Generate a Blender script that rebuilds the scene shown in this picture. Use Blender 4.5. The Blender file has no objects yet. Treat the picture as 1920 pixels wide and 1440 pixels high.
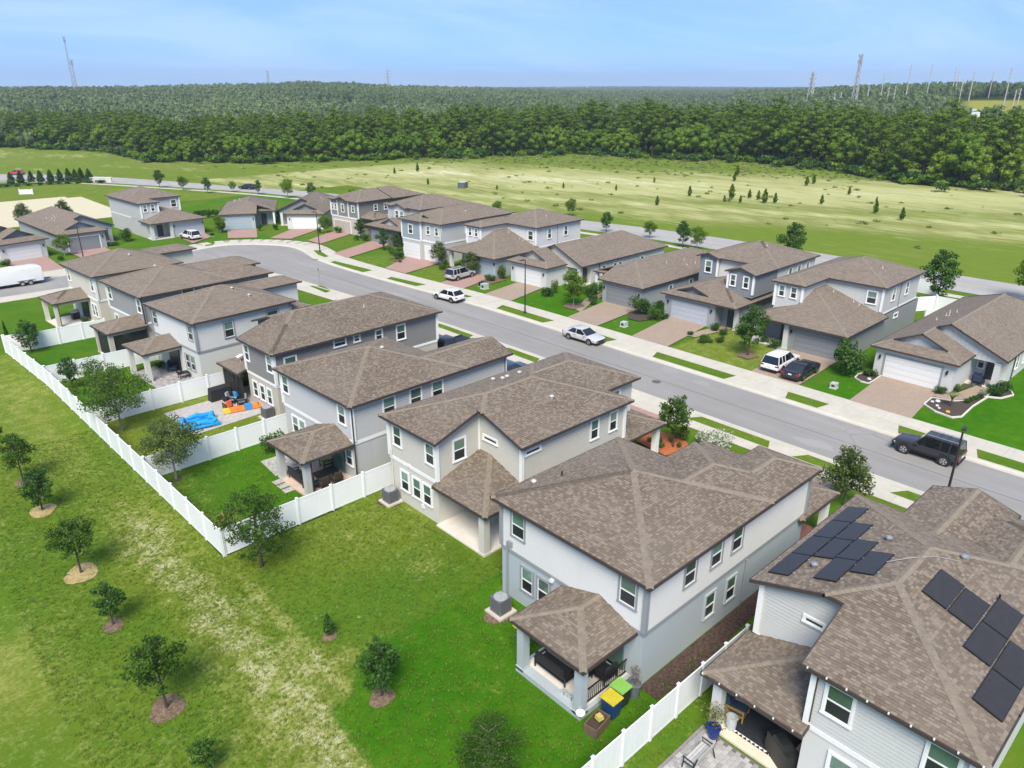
import bpy, math, random
import numpy as np
from mathutils import Vector, Matrix

# ------------------------------------------------------------------ camera, light, exposure
SC = bpy.context.scene
COL = SC.collection
R = math.radians
EYE = (0.0, 0.0, 25.6)
cam_d = bpy.data.cameras.new('camera'); cam = bpy.data.objects.new('camera', cam_d); COL.objects.link(cam)
cam.location = EYE
cam.rotation_euler = (R(90 - 22.095), 0, R(-42.70))
cam_d.sensor_width = 36; cam_d.lens = 1378.0 / 1920 * 36
cam_d.clip_start = 0.5; cam_d.clip_end = 30000
SC.camera = cam

SUN_EL, SUN_AZ = 51.0, -132.0          # degrees; azimuth measured from +Y towards +X
W = bpy.data.worlds.new('World'); SC.world = W; W.use_nodes = True
nt = W.node_tree; nt.nodes.clear()
out = nt.nodes.new('ShaderNodeOutputWorld'); bg = nt.nodes.new('ShaderNodeBackground')
sky = nt.nodes.new('ShaderNodeTexSky'); sky.sky_type = 'NISHITA'; sky.sun_disc = False
sky.sun_elevation = R(SUN_EL); sky.sun_rotation = R(SUN_AZ)
sky.altitude = 0; sky.air_density = 1.0; sky.dust_density = 0.4; sky.ozone_density = 3.0
# high thin cirrus over the whole dome
tc = nt.nodes.new('ShaderNodeTexCoord')
sep = nt.nodes.new('ShaderNodeSeparateXYZ'); nt.links.new(tc.outputs['Generated'], sep.inputs[0])
mz = nt.nodes.new('ShaderNodeMath'); mz.operation = 'MULTIPLY_ADD'; mz.inputs[1].default_value = 1.0; mz.inputs[2].default_value = 0.16
nt.links.new(sep.outputs[2], mz.inputs[0])
cmb = nt.nodes.new('ShaderNodeCombineXYZ')
nt.links.new(sep.outputs[0], cmb.inputs[0]); nt.links.new(sep.outputs[1], cmb.inputs[1]); nt.links.new(mz.outputs[0], cmb.inputs[2])
nt.links.new(cmb.outputs[0], sky.inputs[0])
dv = nt.nodes.new('ShaderNodeVectorMath'); dv.operation = 'DIVIDE'
cz = nt.nodes.new('ShaderNodeCombineXYZ')
for i in range(3): nt.links.new(mz.outputs[0], cz.inputs[i])
nt.links.new(tc.outputs['Generated'], dv.inputs[0]); nt.links.new(cz.outputs[0], dv.inputs[1])
mp = nt.nodes.new('ShaderNodeMapping'); mp.inputs['Scale'].default_value = (0.55, 1.3, 1.0); mp.inputs['Rotation'].default_value = (0, 0, R(70))
nt.links.new(dv.outputs[0], mp.inputs[0])
nz = nt.nodes.new('ShaderNodeTexNoise'); nz.inputs['Scale'].default_value = 0.8; nz.inputs['Detail'].default_value = 7; nz.inputs['Roughness'].default_value = 0.6
nz.inputs['Distortion'].default_value = 0.6
nt.links.new(mp.outputs[0], nz.inputs[0])
cr = nt.nodes.new('ShaderNodeMapRange'); cr.inputs[1].default_value = 0.42; cr.inputs[2].default_value = 0.85; cr.inputs[3].default_value = 0.14; cr.inputs[4].default_value = 0.46
nt.links.new(nz.outputs[0], cr.inputs[0])
tint = nt.nodes.new('ShaderNodeMix'); tint.data_type = 'RGBA'; tint.blend_type = 'MULTIPLY'; tint.inputs[0].default_value = 1.0
tint.inputs[7].default_value = (0.50, 0.78, 1.03, 1)
nt.links.new(sky.outputs[0], tint.inputs[6])
mx = nt.nodes.new('ShaderNodeMix'); mx.data_type = 'RGBA'
nt.links.new(cr.outputs[0], mx.inputs[0]); nt.links.new(tint.outputs[2], mx.inputs[6]); mx.inputs[7].default_value = (5.4, 5.9, 6.6, 1)
nt.links.new(mx.outputs[2], bg.inputs[0]); bg.inputs[1].default_value = 0.050
nt.links.new(bg.outputs[0], out.inputs[0])

sd = bpy.data.lights.new('sun', 'SUN'); sun = bpy.data.objects.new('sun', sd); COL.objects.link(sun)
sd.energy = 1.38; sd.angle = R(28); sd.color = (1.0, 0.925, 0.78)
v = Vector((math.sin(R(SUN_AZ)) * math.cos(R(SUN_EL)), math.cos(R(SUN_AZ)) * math.cos(R(SUN_EL)), math.sin(R(SUN_EL))))
sun.rotation_euler = v.to_track_quat('Z', 'Y').to_euler(); sun.location = (0, 0, 200)

SC.view_settings.view_transform = 'Standard'; SC.view_settings.look = 'None'
SC.view_settings.exposure = 2.13; SC.view_settings.gamma = 1; SC.view_settings.use_curve_mapping = False
SC.render.engine = 'CYCLES'
SC.cycles.max_bounces = 6; SC.cycles.diffuse_bounces = 4; SC.cycles.glossy_bounces = 2; SC.cycles.transmission_bounces = 2
SC.cycles.transparent_max_bounces = 6; SC.cycles.volume_bounces = 0
SC.cycles.use_denoising = True
rnd = random.Random(7)

# ------------------------------------------------------------------ mesh and object helpers
class MB:
    """collects shapes; build() links them as ONE mesh object"""
    def __init__(s): s.v = []; s.f = []; s.c = []; s.uv = []; s.hasuv = False
    def face(s, pts, tint=None, uv=None):
        n = len(s.v); s.v.extend([tuple(p) for p in pts]); s.f.append(tuple(range(n, n + len(pts)))); s.c.append(tint)
        if uv: s.hasuv = True
        s.uv.append(uv)
        return s
    def box(s, x0, x1, y0, y1, z0, z1, tint=None):
        P = [(x0,y0,z0),(x1,y0,z0),(x1,y1,z0),(x0,y1,z0),(x0,y0,z1),(x1,y0,z1),(x1,y1,z1),(x0,y1,z1)]
        for q in ((0,3,2,1),(4,5,6,7),(0,1,5,4),(1,2,6,5),(2,3,7,6),(3,0,4,7)): s.face([P[i] for i in q], tint)
        return s
    def hexa(s, P, tint=None):
        for q in ((0,3,2,1),(4,5,6,7),(0,1,5,4),(1,2,6,5),(2,3,7,6),(3,0,4,7)): s.face([P[i] for i in q], tint)
        return s
    def tube(s, pts, rad, n=8, cap=True, tint=None):
        pts = [Vector(p) for p in pts]; rr = rad if isinstance(rad, (list, tuple)) else [rad] * len(pts)
        rings = []
        for i, p in enumerate(pts):
            d = (pts[min(i+1, len(pts)-1)] - pts[max(i-1, 0)]).normalized()
            a = Vector((0,0,1)) if abs(d.z) < 0.9 else Vector((1,0,0))
            u = d.cross(a).normalized(); w = d.cross(u)
            rings.append([p + (u*math.cos(t) + w*math.sin(t)) * rr[i] for t in [2*math.pi*k/n for k in range(n)]])
        for i in range(len(rings)-1):
            for k in range(n): s.face([rings[i][k], rings[i+1][k], rings[i+1][(k+1)%n], rings[i][(k+1)%n]], tint)
        if cap: s.face(rings[0], tint); s.face(rings[-1][::-1], tint)
        return s
    def lathe(s, prof, c=(0,0,0), n=16, tint=None):
        rings = [[(c[0]+r*math.cos(2*math.pi*k/n), c[1]+r*math.sin(2*math.pi*k/n), c[2]+z) for k in range(n)] for r, z in prof]
        for i in range(len(rings)-1):
            for k in range(n): s.face([rings[i][k], rings[i][(k+1)%n], rings[i+1][(k+1)%n], rings[i+1][k]], tint)
        if prof[0][0] > 1e-4: s.face(rings[0][::-1], tint)
        if prof[-1][0] > 1e-4: s.face(rings[-1], tint)
        return s
    def disc_x(s, x0, x1, cy, cz, r, n=16, tint=None):     # cylinder along y
        a = [(cy + r*math.cos(2*math.pi*k/n), cz + r*math.sin(2*math.pi*k/n)) for k in range(n)]
        for k in range(n):
            p, q = a[k], a[(k+1)%n]; s.face([(p[0],x0,p[1]),(q[0],x0,q[1]),(q[0],x1,q[1]),(p[0],x1,p[1])], tint)
        s.face([(p[0],x0,p[1]) for p in a], tint); s.face([(p[0],x1,p[1]) for p in a[::-1]], tint)
        return s
    def mesh(s, name, mat):
        me = bpy.data.meshes.new(name); me.from_pydata(s.v, [], s.f)
        if mat is not None: me.materials.append(mat)
        if any(c is not None for c in s.c):
            at = me.color_attributes.new('tint', 'FLOAT_COLOR', 'CORNER')
            d = []
            for f, c in zip(s.f, s.c):
                c = (0.5,0.5,0.5) if c is None else ((c,c,c) if isinstance(c,(int,float)) else c)
                d.extend((*c, 1.0) * len(f))
            at.data.foreach_set('color', d)
        if s.hasuv:
            uvl = me.uv_layers.new(name='uv'); d = []
            for f, u in zip(s.f, s.uv):
                for i in range(len(f)): d.extend(u[i] if u else (0, 0))
            uvl.data.foreach_set('uv', d)
        return me
    def build(s, name, mat, parent=None, smooth=False, loc=None, rz=0):
        o = bpy.data.objects.new(name, s.mesh(name, mat)); COL.objects.link(o)
        if parent is not None: o.parent = parent
        if loc is not None: o.location = loc
        if rz: o.rotation_euler = (0, 0, rz)
        if smooth:
            o.data.polygons.foreach_set('use_smooth', [True]*len(o.data.polygons))
        return o

def tag(o, label, cat=None, group=None, kind=None):
    o['label'] = label
    if cat: o['category'] = cat
    if group: o['group'] = group
    if kind: o['kind'] = kind
    return o
def thing(name, label, cat, loc=(0,0,0), rz=0, group=None):
    o = bpy.data.objects.new(name, None); o.empty_display_size = 0.3; COL.objects.link(o)
    o.location = loc; o.rotation_euler = (0, 0, rz)
    return tag(o, label, cat, group)
def inst(name, me, parent=None, loc=(0,0,0), rz=0, sc=None, rot=None):
    o = bpy.data.objects.new(name, me); COL.objects.link(o); o.location = loc
    o.rotation_euler = rot if rot else (0, 0, rz)
    if sc is not None: o.scale = (sc, sc, sc) if isinstance(sc, (int, float)) else sc
    if parent is not None: o.parent = parent
    return o

# ------------------------------------------------------------------ materials
def lin(r, g, b): return tuple(((c/255)/12.92 if c/255 <= 0.04045 else ((c/255+0.055)/1.055)**2.4) for c in (r, g, b))
def N(nt, t, **kw):
    n = nt.nodes.new('ShaderNode' + t)
    for k, v_ in kw.items(): setattr(n, k, v_)
    return n
def newmat(name):
    m = bpy.data.materials.new(name); m.use_nodes = True; nt = m.node_tree; nt.nodes.clear()
    o = N(nt, 'OutputMaterial'); b = N(nt, 'BsdfPrincipled'); nt.links.new(b.outputs[0], o.inputs[0])
    return m, nt, b
def noise(nt, vec, scale, detail=4, rough=0.55):
    n = N(nt, 'TexNoise'); n.inputs['Scale'].default_value = scale; n.inputs['Detail'].default_value = detail; n.inputs['Roughness'].default_value = rough
    if vec is not None: nt.links.new(vec, n.inputs['Vector'])
    return n.outputs['Fac']
def rmap(nt, x, a, b, c=0.0, d=1.0):
    m = N(nt, 'MapRange'); m.inputs[1].default_value = a; m.inputs[2].default_value = b; m.inputs[3].default_value = c; m.inputs[4].default_value = d
    nt.links.new(x, m.inputs[0]); return m.outputs[0]
def mixc(nt, f, a, b, mode='MIX'):
    m = N(nt, 'Mix', data_type='RGBA', blend_type=mode)
    if isinstance(f, (int, float)): m.inputs[0].default_value = f
    else: nt.links.new(f, m.inputs[0])
    for i, c in ((6, a), (7, b)):
        if isinstance(c, tuple): m.inputs[i].default_value = (*c, 1) if len(c) == 3 else c
        else: nt.links.new(c, m.inputs[i])
    return m.outputs[2]
def math_(nt, op, a, b=None):
    m = N(nt, 'Math', operation=op)
    for i, x in enumerate((a, b)):
        if x is None: continue
        if isinstance(x, (int, float)): m.inputs[i].default_value = x
        else: nt.links.new(x, m.inputs[i])
    return m.outputs[0]
def bump(nt, b, h, strength=0.3, dist=0.02):
    n = N(nt, 'Bump'); n.inputs['Strength'].default_value = strength; n.inputs['Distance'].default_value = dist
    nt.links.new(h, n.inputs['Height']); nt.links.new(n.outputs[0], b.inputs['Normal'])
def pos(nt): return N(nt, 'NewGeometry').outputs['Position']
def objc(nt): return N(nt, 'TexCoord').outputs['Object']

MATS = {}
def plain(name, col, rough=0.6, var=0.12, scale=6.0, metal=0.0, bmp=0.0, coat=0.0):
    if name in MATS: return MATS[name]
    m, nt, b = newmat(name)
    p = objc(nt)
    f = noise(nt, p, scale)
    lo = tuple(c*(1-var) for c in col); hi = tuple(min(1, c*(1+var)) for c in col)
    nt.links.new(mixc(nt, rmap(nt, f, 0.3, 0.7), lo, hi), b.inputs['Base Color'])
    b.inputs['Roughness'].default_value = rough; b.inputs['Metallic'].default_value = metal
    b.inputs['Coat Weight'].default_value = coat; b.inputs['Coat Roughness'].default_value = 0.05
    if bmp: bump(nt, b, noise(nt, p, scale*8, 3), bmp, 0.01)
    MATS[name] = m; return m
def siding(name, col, kind='lap'):
    if name in MATS: return MATS[name]
    m, nt, b = newmat(name); p = pos(nt)
    sx = N(nt, 'SeparateXYZ'); nt.links.new(p, sx.inputs[0])
    dirt = noise(nt, p, 0.35, 5); fine = noise(nt, p, 5.0, 3)
    c = mixc(nt, rmap(nt, dirt, 0.35, 0.75), tuple(x*0.97 for x in col), tuple(x*0.90 for x in col))
    c = mixc(nt, rmap(nt, fine, 0.3, 0.7, 0, 0.25), c, tuple(min(1, x*1.05) for x in col))
    stk = N(nt, 'Mapping'); stk.inputs['Scale'].default_value = (1.6, 1.6, 0.12); nt.links.new(p, stk.inputs[0])
    st = noise(nt, stk.outputs[0], 1.0, 6, 0.6)
    c = mixc(nt, rmap(nt, st, 0.55, 0.8, 0, 0.22), c, tuple(x*0.72 for x in col))
    nt.links.new(c, b.inputs['Base Color']); b.inputs['Roughness'].default_value = 0.72
    if kind == 'lap':
        h = math_(nt, 'FRACT', math_(nt, 'MULTIPLY', sx.outputs[2], 1/0.17)); h = math_(nt, 'SUBTRACT', 1.0, h)
        bump(nt, b, h, 0.75, 0.025)
    elif kind == 'board':
        a = math_(nt, 'FRACT', math_(nt, 'MULTIPLY', math_(nt, 'ADD', sx.outputs[0], sx.outputs[1]), 1/0.4))
        bump(nt, b, math_(nt, 'GREATER_THAN', a, 0.86), 0.8, 0.03)
    else:
        bump(nt, b, noise(nt, p, 38, 3), 0.25, 0.012)
    MATS[name] = m; return m

def mk_glass(name, base, rough, spec=0.6):
    m, nt, b = newmat(name)
    f = math_(nt, 'ADD', math_(nt, 'MULTIPLY', noise(nt, pos(nt), 0.7, 2), .5), math_(nt, 'MULTIPLY', N(nt, 'ObjectInfo').outputs['Random'], .5))
    nt.links.new(mixc(nt, rmap(nt, f, 0.3, 0.7), tuple(c*0.55 for c in base), tuple(min(1, c*1.6) for c in base)), b.inputs['Base Color'])
    b.inputs['Roughness'].default_value = rough; b.inputs['Specular IOR Level'].default_value = spec
    MATS[name] = m; return m
GL_UP = mk_glass('window_glass', (0.085, 0.150, 0.115), 0.06, 1.0)
GL_LO = mk_glass('window_screen', (0.022, 0.026, 0.027), 0.35, 0.4)
GL_CAR = mk_glass('car_glass', (0.012, 0.014, 0.016), 0.04, 0.8)

SH_A = lin(114, 101, 88); SH_B = lin(159, 146, 130); SH_C = lin(82, 71, 61)
def mk_shingle():
    m, nt, b = newmat('roof_shingles_laid')
    at = N(nt, 'VertexColor', layer_name='tint'); s = N(nt, 'SeparateColor'); nt.links.new(at.outputs[0], s.inputs[0])
    p = pos(nt)
    cr = N(nt, 'ValToRGB'); e = cr.color_ramp.elements
    e[0].position = 0.0; e[0].color = (*SH_C, 1); e[1].position = 1.0; e[1].color = (*SH_B, 1)
    e2 = cr.color_ramp.elements.new(0.5); e2.color = (*SH_A, 1)
    nt.links.new(s.outputs[0], cr.inputs[0])
    g = noise(nt, p, 90, 2); big = noise(nt, p, 0.28, 4)
    c = mixc(nt, rmap(nt, g, 0.3, 0.7, 0, 0.35), cr.outputs[0], tuple(x*0.6 for x in SH_A))
    c = mixc(nt, rmap(nt, big, 0.4, 0.75, 0, 0.28), c, lin(138, 128, 117))
    nt.links.new(c, b.inputs['Base Color']); b.inputs['Roughness'].default_value = 0.92
    bump(nt, b, g, 0.25, 0.006)
    return m
SHINGLE = mk_shingle()
def mk_roof_far():
    m, nt, b = newmat('roof_shingles_far')
    uv = N(nt, 'UVMap', uv_map='uv'); p = pos(nt)
    br = N(nt, 'TexBrick'); br.offset = 0.5; br.inputs['Scale'].default_value = 1.0
    br.inputs['Brick Width'].default_value = 0.34; br.inputs['Row Height'].default_value = 0.16; br.inputs['Mortar Size'].default_value = 0.012
    br.inputs['Color1'].default_value = (*lin(104, 92, 80), 1); br.inputs['Color2'].default_value = (*lin(135, 123, 109), 1); br.inputs['Mortar'].default_value = (*lin(74, 62, 56), 1)
    br.inputs['Bias'].default_value = 0.0
    nt.links.new(uv.outputs[0], br.inputs[0])
    big = noise(nt, p, 0.25, 4); sp = noise(nt, p, 3.2, 4, 0.7)
    c = mixc(nt, rmap(nt, sp, 0.3, 0.7, 0, 0.55), br.outputs[0], lin(118, 106, 93))
    c = mixc(nt, rmap(nt, big, 0.4, 0.75, 0, 0.25), c, lin(132, 121, 110))
    nt.links.new(c, b.inputs['Base Color']); b.inputs['Roughness'].default_value = 0.93
    bump(nt, b, math_(nt, 'SUBTRACT', 1.0, br.outputs['Fac']), 0.5, 0.015)
    return m
ROOF_FAR = mk_roof_far()
CAP = plain('roof_cap_shingle', lin(124, 113, 99), 0.93, 0.16, 4)
FASCIA = plain('fascia_dark_bronze', lin(66, 56, 52), 0.55, 0.1)
SOFFIT = plain('soffit_paint', lin(190, 188, 184), 0.7, 0.05)
WHITE = plain('white_trim_paint', (0.74, 0.74, 0.73), 0.5, 0.04)
GREYTR = plain('grey_trim_paint', lin(138, 142, 146), 0.55, 0.05)
VINYL = plain('white_vinyl', (0.78, 0.79, 0.80), 0.38, 0.03, 1.2)
CONC = None
BLACK = plain('black_plastic', (0.012, 0.012, 0.013), 0.45, 0.2)
DARKMET = plain('dark_bronze_metal', lin(48, 40, 38), 0.4, 0.1)
STEEL = plain('galvanised_metal', (0.45, 0.46, 0.47), 0.35, 0.15, 12, 0.7)
CREAM = plain('cream_slab', lin(205, 198, 188), 0.75, 0.06, 2)

# ------------------------------------------------------------------ roofs: upper envelope of sloped rectangles
def area(P): return abs(sum(P[i][0]*P[(i+1)%len(P)][1]-P[(i+1)%len(P)][0]*P[i][1] for i in range(len(P))))/2
def clip(P, a, b, c):
    o = []; n = len(P)
    for i in range(n):
        p, q = P[i], P[(i+1)%n]; dp = a*p[0]+b*p[1]+c; dq = a*q[0]+b*q[1]+c
        if dp >= -1e-9: o.append(p)
        if (dp > 1e-9 and dq < -1e-9) or (dp < -1e-9 and dq > 1e-9):
            t = dp/(dp-dq); o.append((p[0]+(q[0]-p[0])*t, p[1]+(q[1]-p[1])*t))
    return o if len(o) >= 3 and area(o) > 1e-3 else []
def subtract(polys, hps):
    res = []
    for P in polys:
        rest = P
        for a, b, c in hps:
            o = clip(rest, -a, -b, -c)
            if o: res.append(o)
            rest = clip(rest, a, b, c)
            if not rest: break
    return res
class Roof:
    """parts: (x0,x1,y0,y1,sides,eave z,slope); sides 'x','X','y','Y' are the edges that slope up inwards"""
    def __init__(s, parts, cuts=(), ze=5.9, sl=1/3):
        s.parts = [(p[0],p[1],p[2],p[3],p[4], p[5] if len(p) > 5 else ze, p[6] if len(p) > 6 else sl) for p in parts]; s.cuts = cuts
        s.pl = []
        for x0,x1,y0,y1,sd,z,k in s.parts:
            d = {'x': (k,0,z-k*x0), 'X': (-k,0,z+k*x1), 'y': (0,k,z-k*y0), 'Y': (0,-k,z+k*y1)}
            s.pl.append([d[c] for c in sd])
        s.polys = []
        for i, (x0,x1,y0,y1,sd,z,k) in enumerate(s.parts):
            for a in s.pl[i]:
                P = [(x0,y0),(x1,y0),(x1,y1),(x0,y1)]
                for m in s.pl[i]:
                    if m is not a and P: P = clip(P, m[0]-a[0], m[1]-a[1], m[2]-a[2])
                if not P: continue
                L = [P]
                for c in cuts: L = subtract(L, [(1,0,-c[0]),(-1,0,c[1]),(0,1,-c[2]),(0,-1,c[3])])
                for j, q in enumerate(s.parts):
                    if j == i: continue
                    e = 1e-4 if j < i else -1e-4
                    hp = [(1,0,-q[0]),(-1,0,q[1]),(0,1,-q[2]),(0,-1,q[3])] + [(m[0]-a[0], m[1]-a[1], m[2]-a[2]+e) for m in s.pl[j]]
                    for c in cuts: pass
                    L = subtract(L, hp)
                for Q in L: s.polys.append((Q, a))
    def z(s, x, y):
        b = None
        for c in s.cuts:
            if c[0] < x < c[1] and c[2] < y < c[3]: return None
        for (x0,x1,y0,y1,sd,ze,k), pl in zip(s.parts, s.pl):
            if x0-1e-6 <= x <= x1+1e-6 and y0-1e-6 <= y <= y1+1e-6:
                h = min(m[0]*x+m[1]*y+m[2] for m in pl)
                if b is None or h > b: b = h
        return b
    def edges(s):
        """(p, q, plane, outward normal, kind) with kind 'out', 'step' or 'hip'"""
        res = []; seen = set()
        for P, a in s.polys:
            n = len(P); cx = sum(p[0] for p in P)/n; cy = sum(p[1] for p in P)/n
            for i in range(n):
                p, q = P[i], P[(i+1)%n]; dx, dy = q[0]-p[0], q[1]-p[1]; L = math.hypot(dx, dy)
                if L < 0.02: continue
                nx, ny = dy/L, -dx/L
                if (cx-p[0])*nx+(cy-p[1])*ny > 0: nx, ny = -nx, -ny
                k = max(1, int(math.ceil(L/0.2))); runs = []
                for j in range(k):
                    t = (j+.5)/k; mx_, my = p[0]+dx*t, p[1]+dy*t; ze = a[0]*mx_+a[1]*my+a[2]
                    zo = s.z(mx_+nx*0.03, my+ny*0.03)
                    if zo is None: kind = 'out'
                    elif zo < ze-0.06: kind = 'step'
                    else:
                        ex = a[0]*(mx_+nx*0.03)+a[1]*(my+ny*0.03)+a[2]; kind = 'hip' if zo < ex-0.002 else None
                    if runs and runs[-1][0] == kind: runs[-1][2] = j+1
                    else: runs.append([kind, j, j+1])
                for kind, j0, j1 in runs:
                    if kind is None: continue
                    A = (p[0]+dx*j0/k, p[1]+dy*j0/k); B = (p[0]+dx*j1/k, p[1]+dy*j1/k)
                    if kind == 'hip':
                        key = (round((A[0]+B[0])/2, 1), round((A[1]+B[1])/2, 1))
                        if key in seen: continue
                        seen.add(key)
                    res.append((A, B, a, (nx, ny), kind))
        return res
def hsh(*a):
    x = math.sin(sum(v*k for v, k in zip(a, (12.9898, 78.233, 37.719, 9.131))))*43758.5453
    return x-math.floor(x)
def roof_build(h, roof, detail, thick=0.15, fmat=None):
    """deck > shingles, caps; plus fascia and soffit as parts of the house"""
    deck = MB(); und = MB()
    for P, a in roof.polys:
        g = math.hypot(a[0], a[1])
        ux, uy = (-a[1]/g, a[0]/g); kk = math.sqrt(1+g*g)
        uv = [(p[0]*ux+p[1]*uy, (p[0]*a[0]+p[1]*a[1])/g*kk) for p in P]
        A3 = [(p[0], p[1], a[0]*p[0]+a[1]*p[1]+a[2]) for p in P]
        sgn = sum(P[i][0]*P[(i+1)%len(P)][1]-P[(i+1)%len(P)][0]*P[i][1] for i in range(len(P)))
        if sgn < 0: A3 = A3[::-1]; uv = uv[::-1]
        deck.face(A3, 0.4, uv); und.face([(x, y, z-thick*0.8) for x, y, z in A3[::-1]])
    o = deck.build('roof', SHINGLE if detail else ROOF_FAR, h)
    und.build('soffit', SOFFIT, h)
    fa = MB(); caps = []
    for p, q, a, n, kind in roof.edges():
        za = a[0]*p[0]+a[1]*p[1]+a[2]; zb = a[0]*q[0]+a[1]*q[1]+a[2]
        if kind in ('out', 'step'):
            L = math.hypot(q[0]-p[0], q[1]-p[1]); ex, ey = (q[0]-p[0])/L*0.04, (q[1]-p[1])/L*0.04
            p2 = (p[0]-ex, p[1]-ey); q2 = (q[0]+ex, q[1]+ey)
            o1 = 0.055
            fa.hexa([(p2[0],p2[1],za-thick),(q2[0],q2[1],zb-thick),(q2[0]+n[0]*o1,q2[1]+n[1]*o1,zb-thick),(p2[0]+n[0]*o1,p2[1]+n[1]*o1,za-thick),
                     (p2[0],p2[1],za+0.012),(q2[0],q2[1],zb+0.012),(q2[0]+n[0]*o1,q2[1]+n[1]*o1,zb+0.012),(p2[0]+n[0]*o1,p2[1]+n[1]*o1,za+0.012)])
        else: caps.append((p, q, za, zb, n, a))
    if fa.f: fa.build('fascia', fmat or FASCIA, h)
    # ridge and hip caps: folded pieces laid along the line
    capmb = MB(); nc = 0
    for p, q, za, zb, n, a in caps:
        if za > zb: p, q, za, zb = q, p, zb, za
        L = math.hypot(q[0]-p[0], q[1]-p[1]); tx, ty = (q[0]-p[0])/L, (q[1]-p[1])/L
        L3 = math.sqrt(L*L+(zb-za)**2); step = 0.24 if detail else 1.0; k = max(1, int(L3/step))
        w = 0.17
        def sidez(x, y, base):
            zz = roof.z(x, y); return zz if zz is not None else base
        for i in range(k):
            t0, t1 = i/k, min(1, (i+1.12)/k); e_ = 0.006*hsh(p[0], q[1], za+i); lift0, lift1 = 0.034+e_, 0.016+e_
            row = []
            for t, lf in ((t0, lift0), (t1, lift1)):
                x, y, z0 = p[0]+(q[0]-p[0])*t, p[1]+(q[1]-p[1])*t, za+(zb-za)*t
                lx, ly = x+n[0]*w, y+n[1]*w; rx, ry = x-n[0]*w, y-n[1]*w
                row.append([(lx, ly, sidez(lx, ly, z0-0.05)+lf), (x, y, z0+lf+0.012), (rx, ry, sidez(rx, ry, z0-0.05)+lf)])
            A, B = row; tt = 0.55+0.45*hsh(p[0]+i, p[1], q[0])
            mb = MB() if detail == 2 else capmb
            mb.face([A[0], A[1], B[1], B[0]], tt); mb.face([A[1], A[2], B[2], B[1]], tt)
            d = [(v_[0], v_[1], v_[2]-0.03) for v_ in A]
            mb.face([d[0], d[1], A[1], A[0]], tt*0.7); mb.face([d[1], d[2], A[2], A[1]], tt*0.7)
            if detail == 2 and nc < 290: mb.build('ridge_cap', CAP, o); nc += 1
    if capmb.f:
        c = capmb.build('ridge_cap_line', CAP, o); c['kind'] = 'stuff'
    if detail: shingles(h, o, roof, detail)
    return o
def shingles(h, o, roof, detail):
    hx, hy, hr = h.location.x, h.location.y, h.rotation_euler.z
    ROW, TAB = 0.128, 0.185
    tabs = []
    for P, a in roof.polys:
        g = math.hypot(a[0], a[1]); kk = math.sqrt(1+g*g)
        ux, uy = (-a[1]/g, a[0]/g); vx, vy = a[0]/g, a[1]/g
        W2 = [(p[0]*ux+p[1]*uy, p[0]*vx+p[1]*vy) for p in P]
        v0, v1 = min(w[1] for w in W2), max(w[1] for w in W2); rp = ROW/kk
        r = math.floor(v0/rp)
        while r*rp < v1:
            vm = max(v0+1e-4, min(v1-1e-4, (r+0.5)*rp)); us = []
            for i in range(len(W2)):
                A, B = W2[i], W2[(i+1)%len(W2)]
                if (A[1]-vm)*(B[1]-vm) < 0: us.append(A[0]+(B[0]-A[0])*(vm-A[1])/(B[1]-A[1]))
            if len(us) >= 2:
                ua, ub = min(us), max(us); off = hsh(r, 3.3)*TAB; c = math.floor((ua-off)/TAB)
                while c*TAB+off < ub:
                    j0 = (hsh(r, c, 1.7)-0.5)*0.07; j1 = (hsh(r, c+1, 1.7)-0.5)*0.07
                    a0, a1 = max(ua, c*TAB+off+j0), min(ub, (c+1)*TAB+off+j1)
                    if a1-a0 > 0.03:
                        va, vb = max(v0, r*rp), min(v1, (r+1)*rp+0.01)
                        tabs.append((a, ux, uy, vx, vy, a0, a1, va, vb, r, c))
                    c += 1
            r += 1
    def quad(t):
        a, ux, uy, vx, vy, a0, a1, va, vb, r, c = t
        lift = 0.014+0.014*(hsh(r, c, 5.1) > 0.5)
        f = lambda u, v_, l: (u*ux+v_*vx, u*uy+v_*vy, a[0]*(u*ux+v_*vx)+a[1]*(u*uy+v_*vy)+a[2]+l)
        return f(a0+0.004, va, lift), f(a1-0.004, va, lift), f(a1-0.004, vb, 0.004), f(a0+0.004, vb, 0.004), f(a0+0.004, va, 0.0), f(a1-0.004, va, 0.0)
    def tone(r, c):
        t = hsh(r, c, 2.2, 1.0); b = hsh(math.floor(c/5), r, 7.0)
        t = t*t*(3-2*t); return 0.27+0.46*(0.93*t+0.07*b)
    single = set()
    if detail == 2:
        cs, sn = math.cos(hr), math.sin(hr); dist = []
        for i, t in enumerate(tabs):
            if t[6]-t[5] < 0.2 or t[8]-t[7] < 0.13: continue
            a = t[0]; u, v_ = t[5], t[7]; x, y = u*t[1]+v_*t[3], u*t[2]+v_*t[4]; z = a[0]*x+a[1]*y+a[2]
            wx, wy = hx+x*cs-y*sn, hy+x*sn+y*cs
            nx, ny = -a[0]*cs+a[1]*sn, -a[0]*sn-a[1]*cs
            if nx*(0-wx)+ny*(0-wy)+(25.6-z) <= 0: continue
            if not in_frame(wx, wy, z): continue
            dist.append((wx*wx+wy*wy+(z-25.6)**2, i))
        dist.sort(); single = set(i for _, i in dist[:300])
    mb = MB()
    for i, t in enumerate(tabs):
        A, B, C, D, E, F = quad(t); tn = tone(t[9], t[10])
        m = MB() if i in single else mb
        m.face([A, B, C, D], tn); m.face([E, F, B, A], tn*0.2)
        if i in single:
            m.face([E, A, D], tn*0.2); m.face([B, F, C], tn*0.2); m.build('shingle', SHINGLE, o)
    s = mb.build('shingle_courses', SHINGLE, o); s['kind'] = 'stuff'
_ci = None
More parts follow.
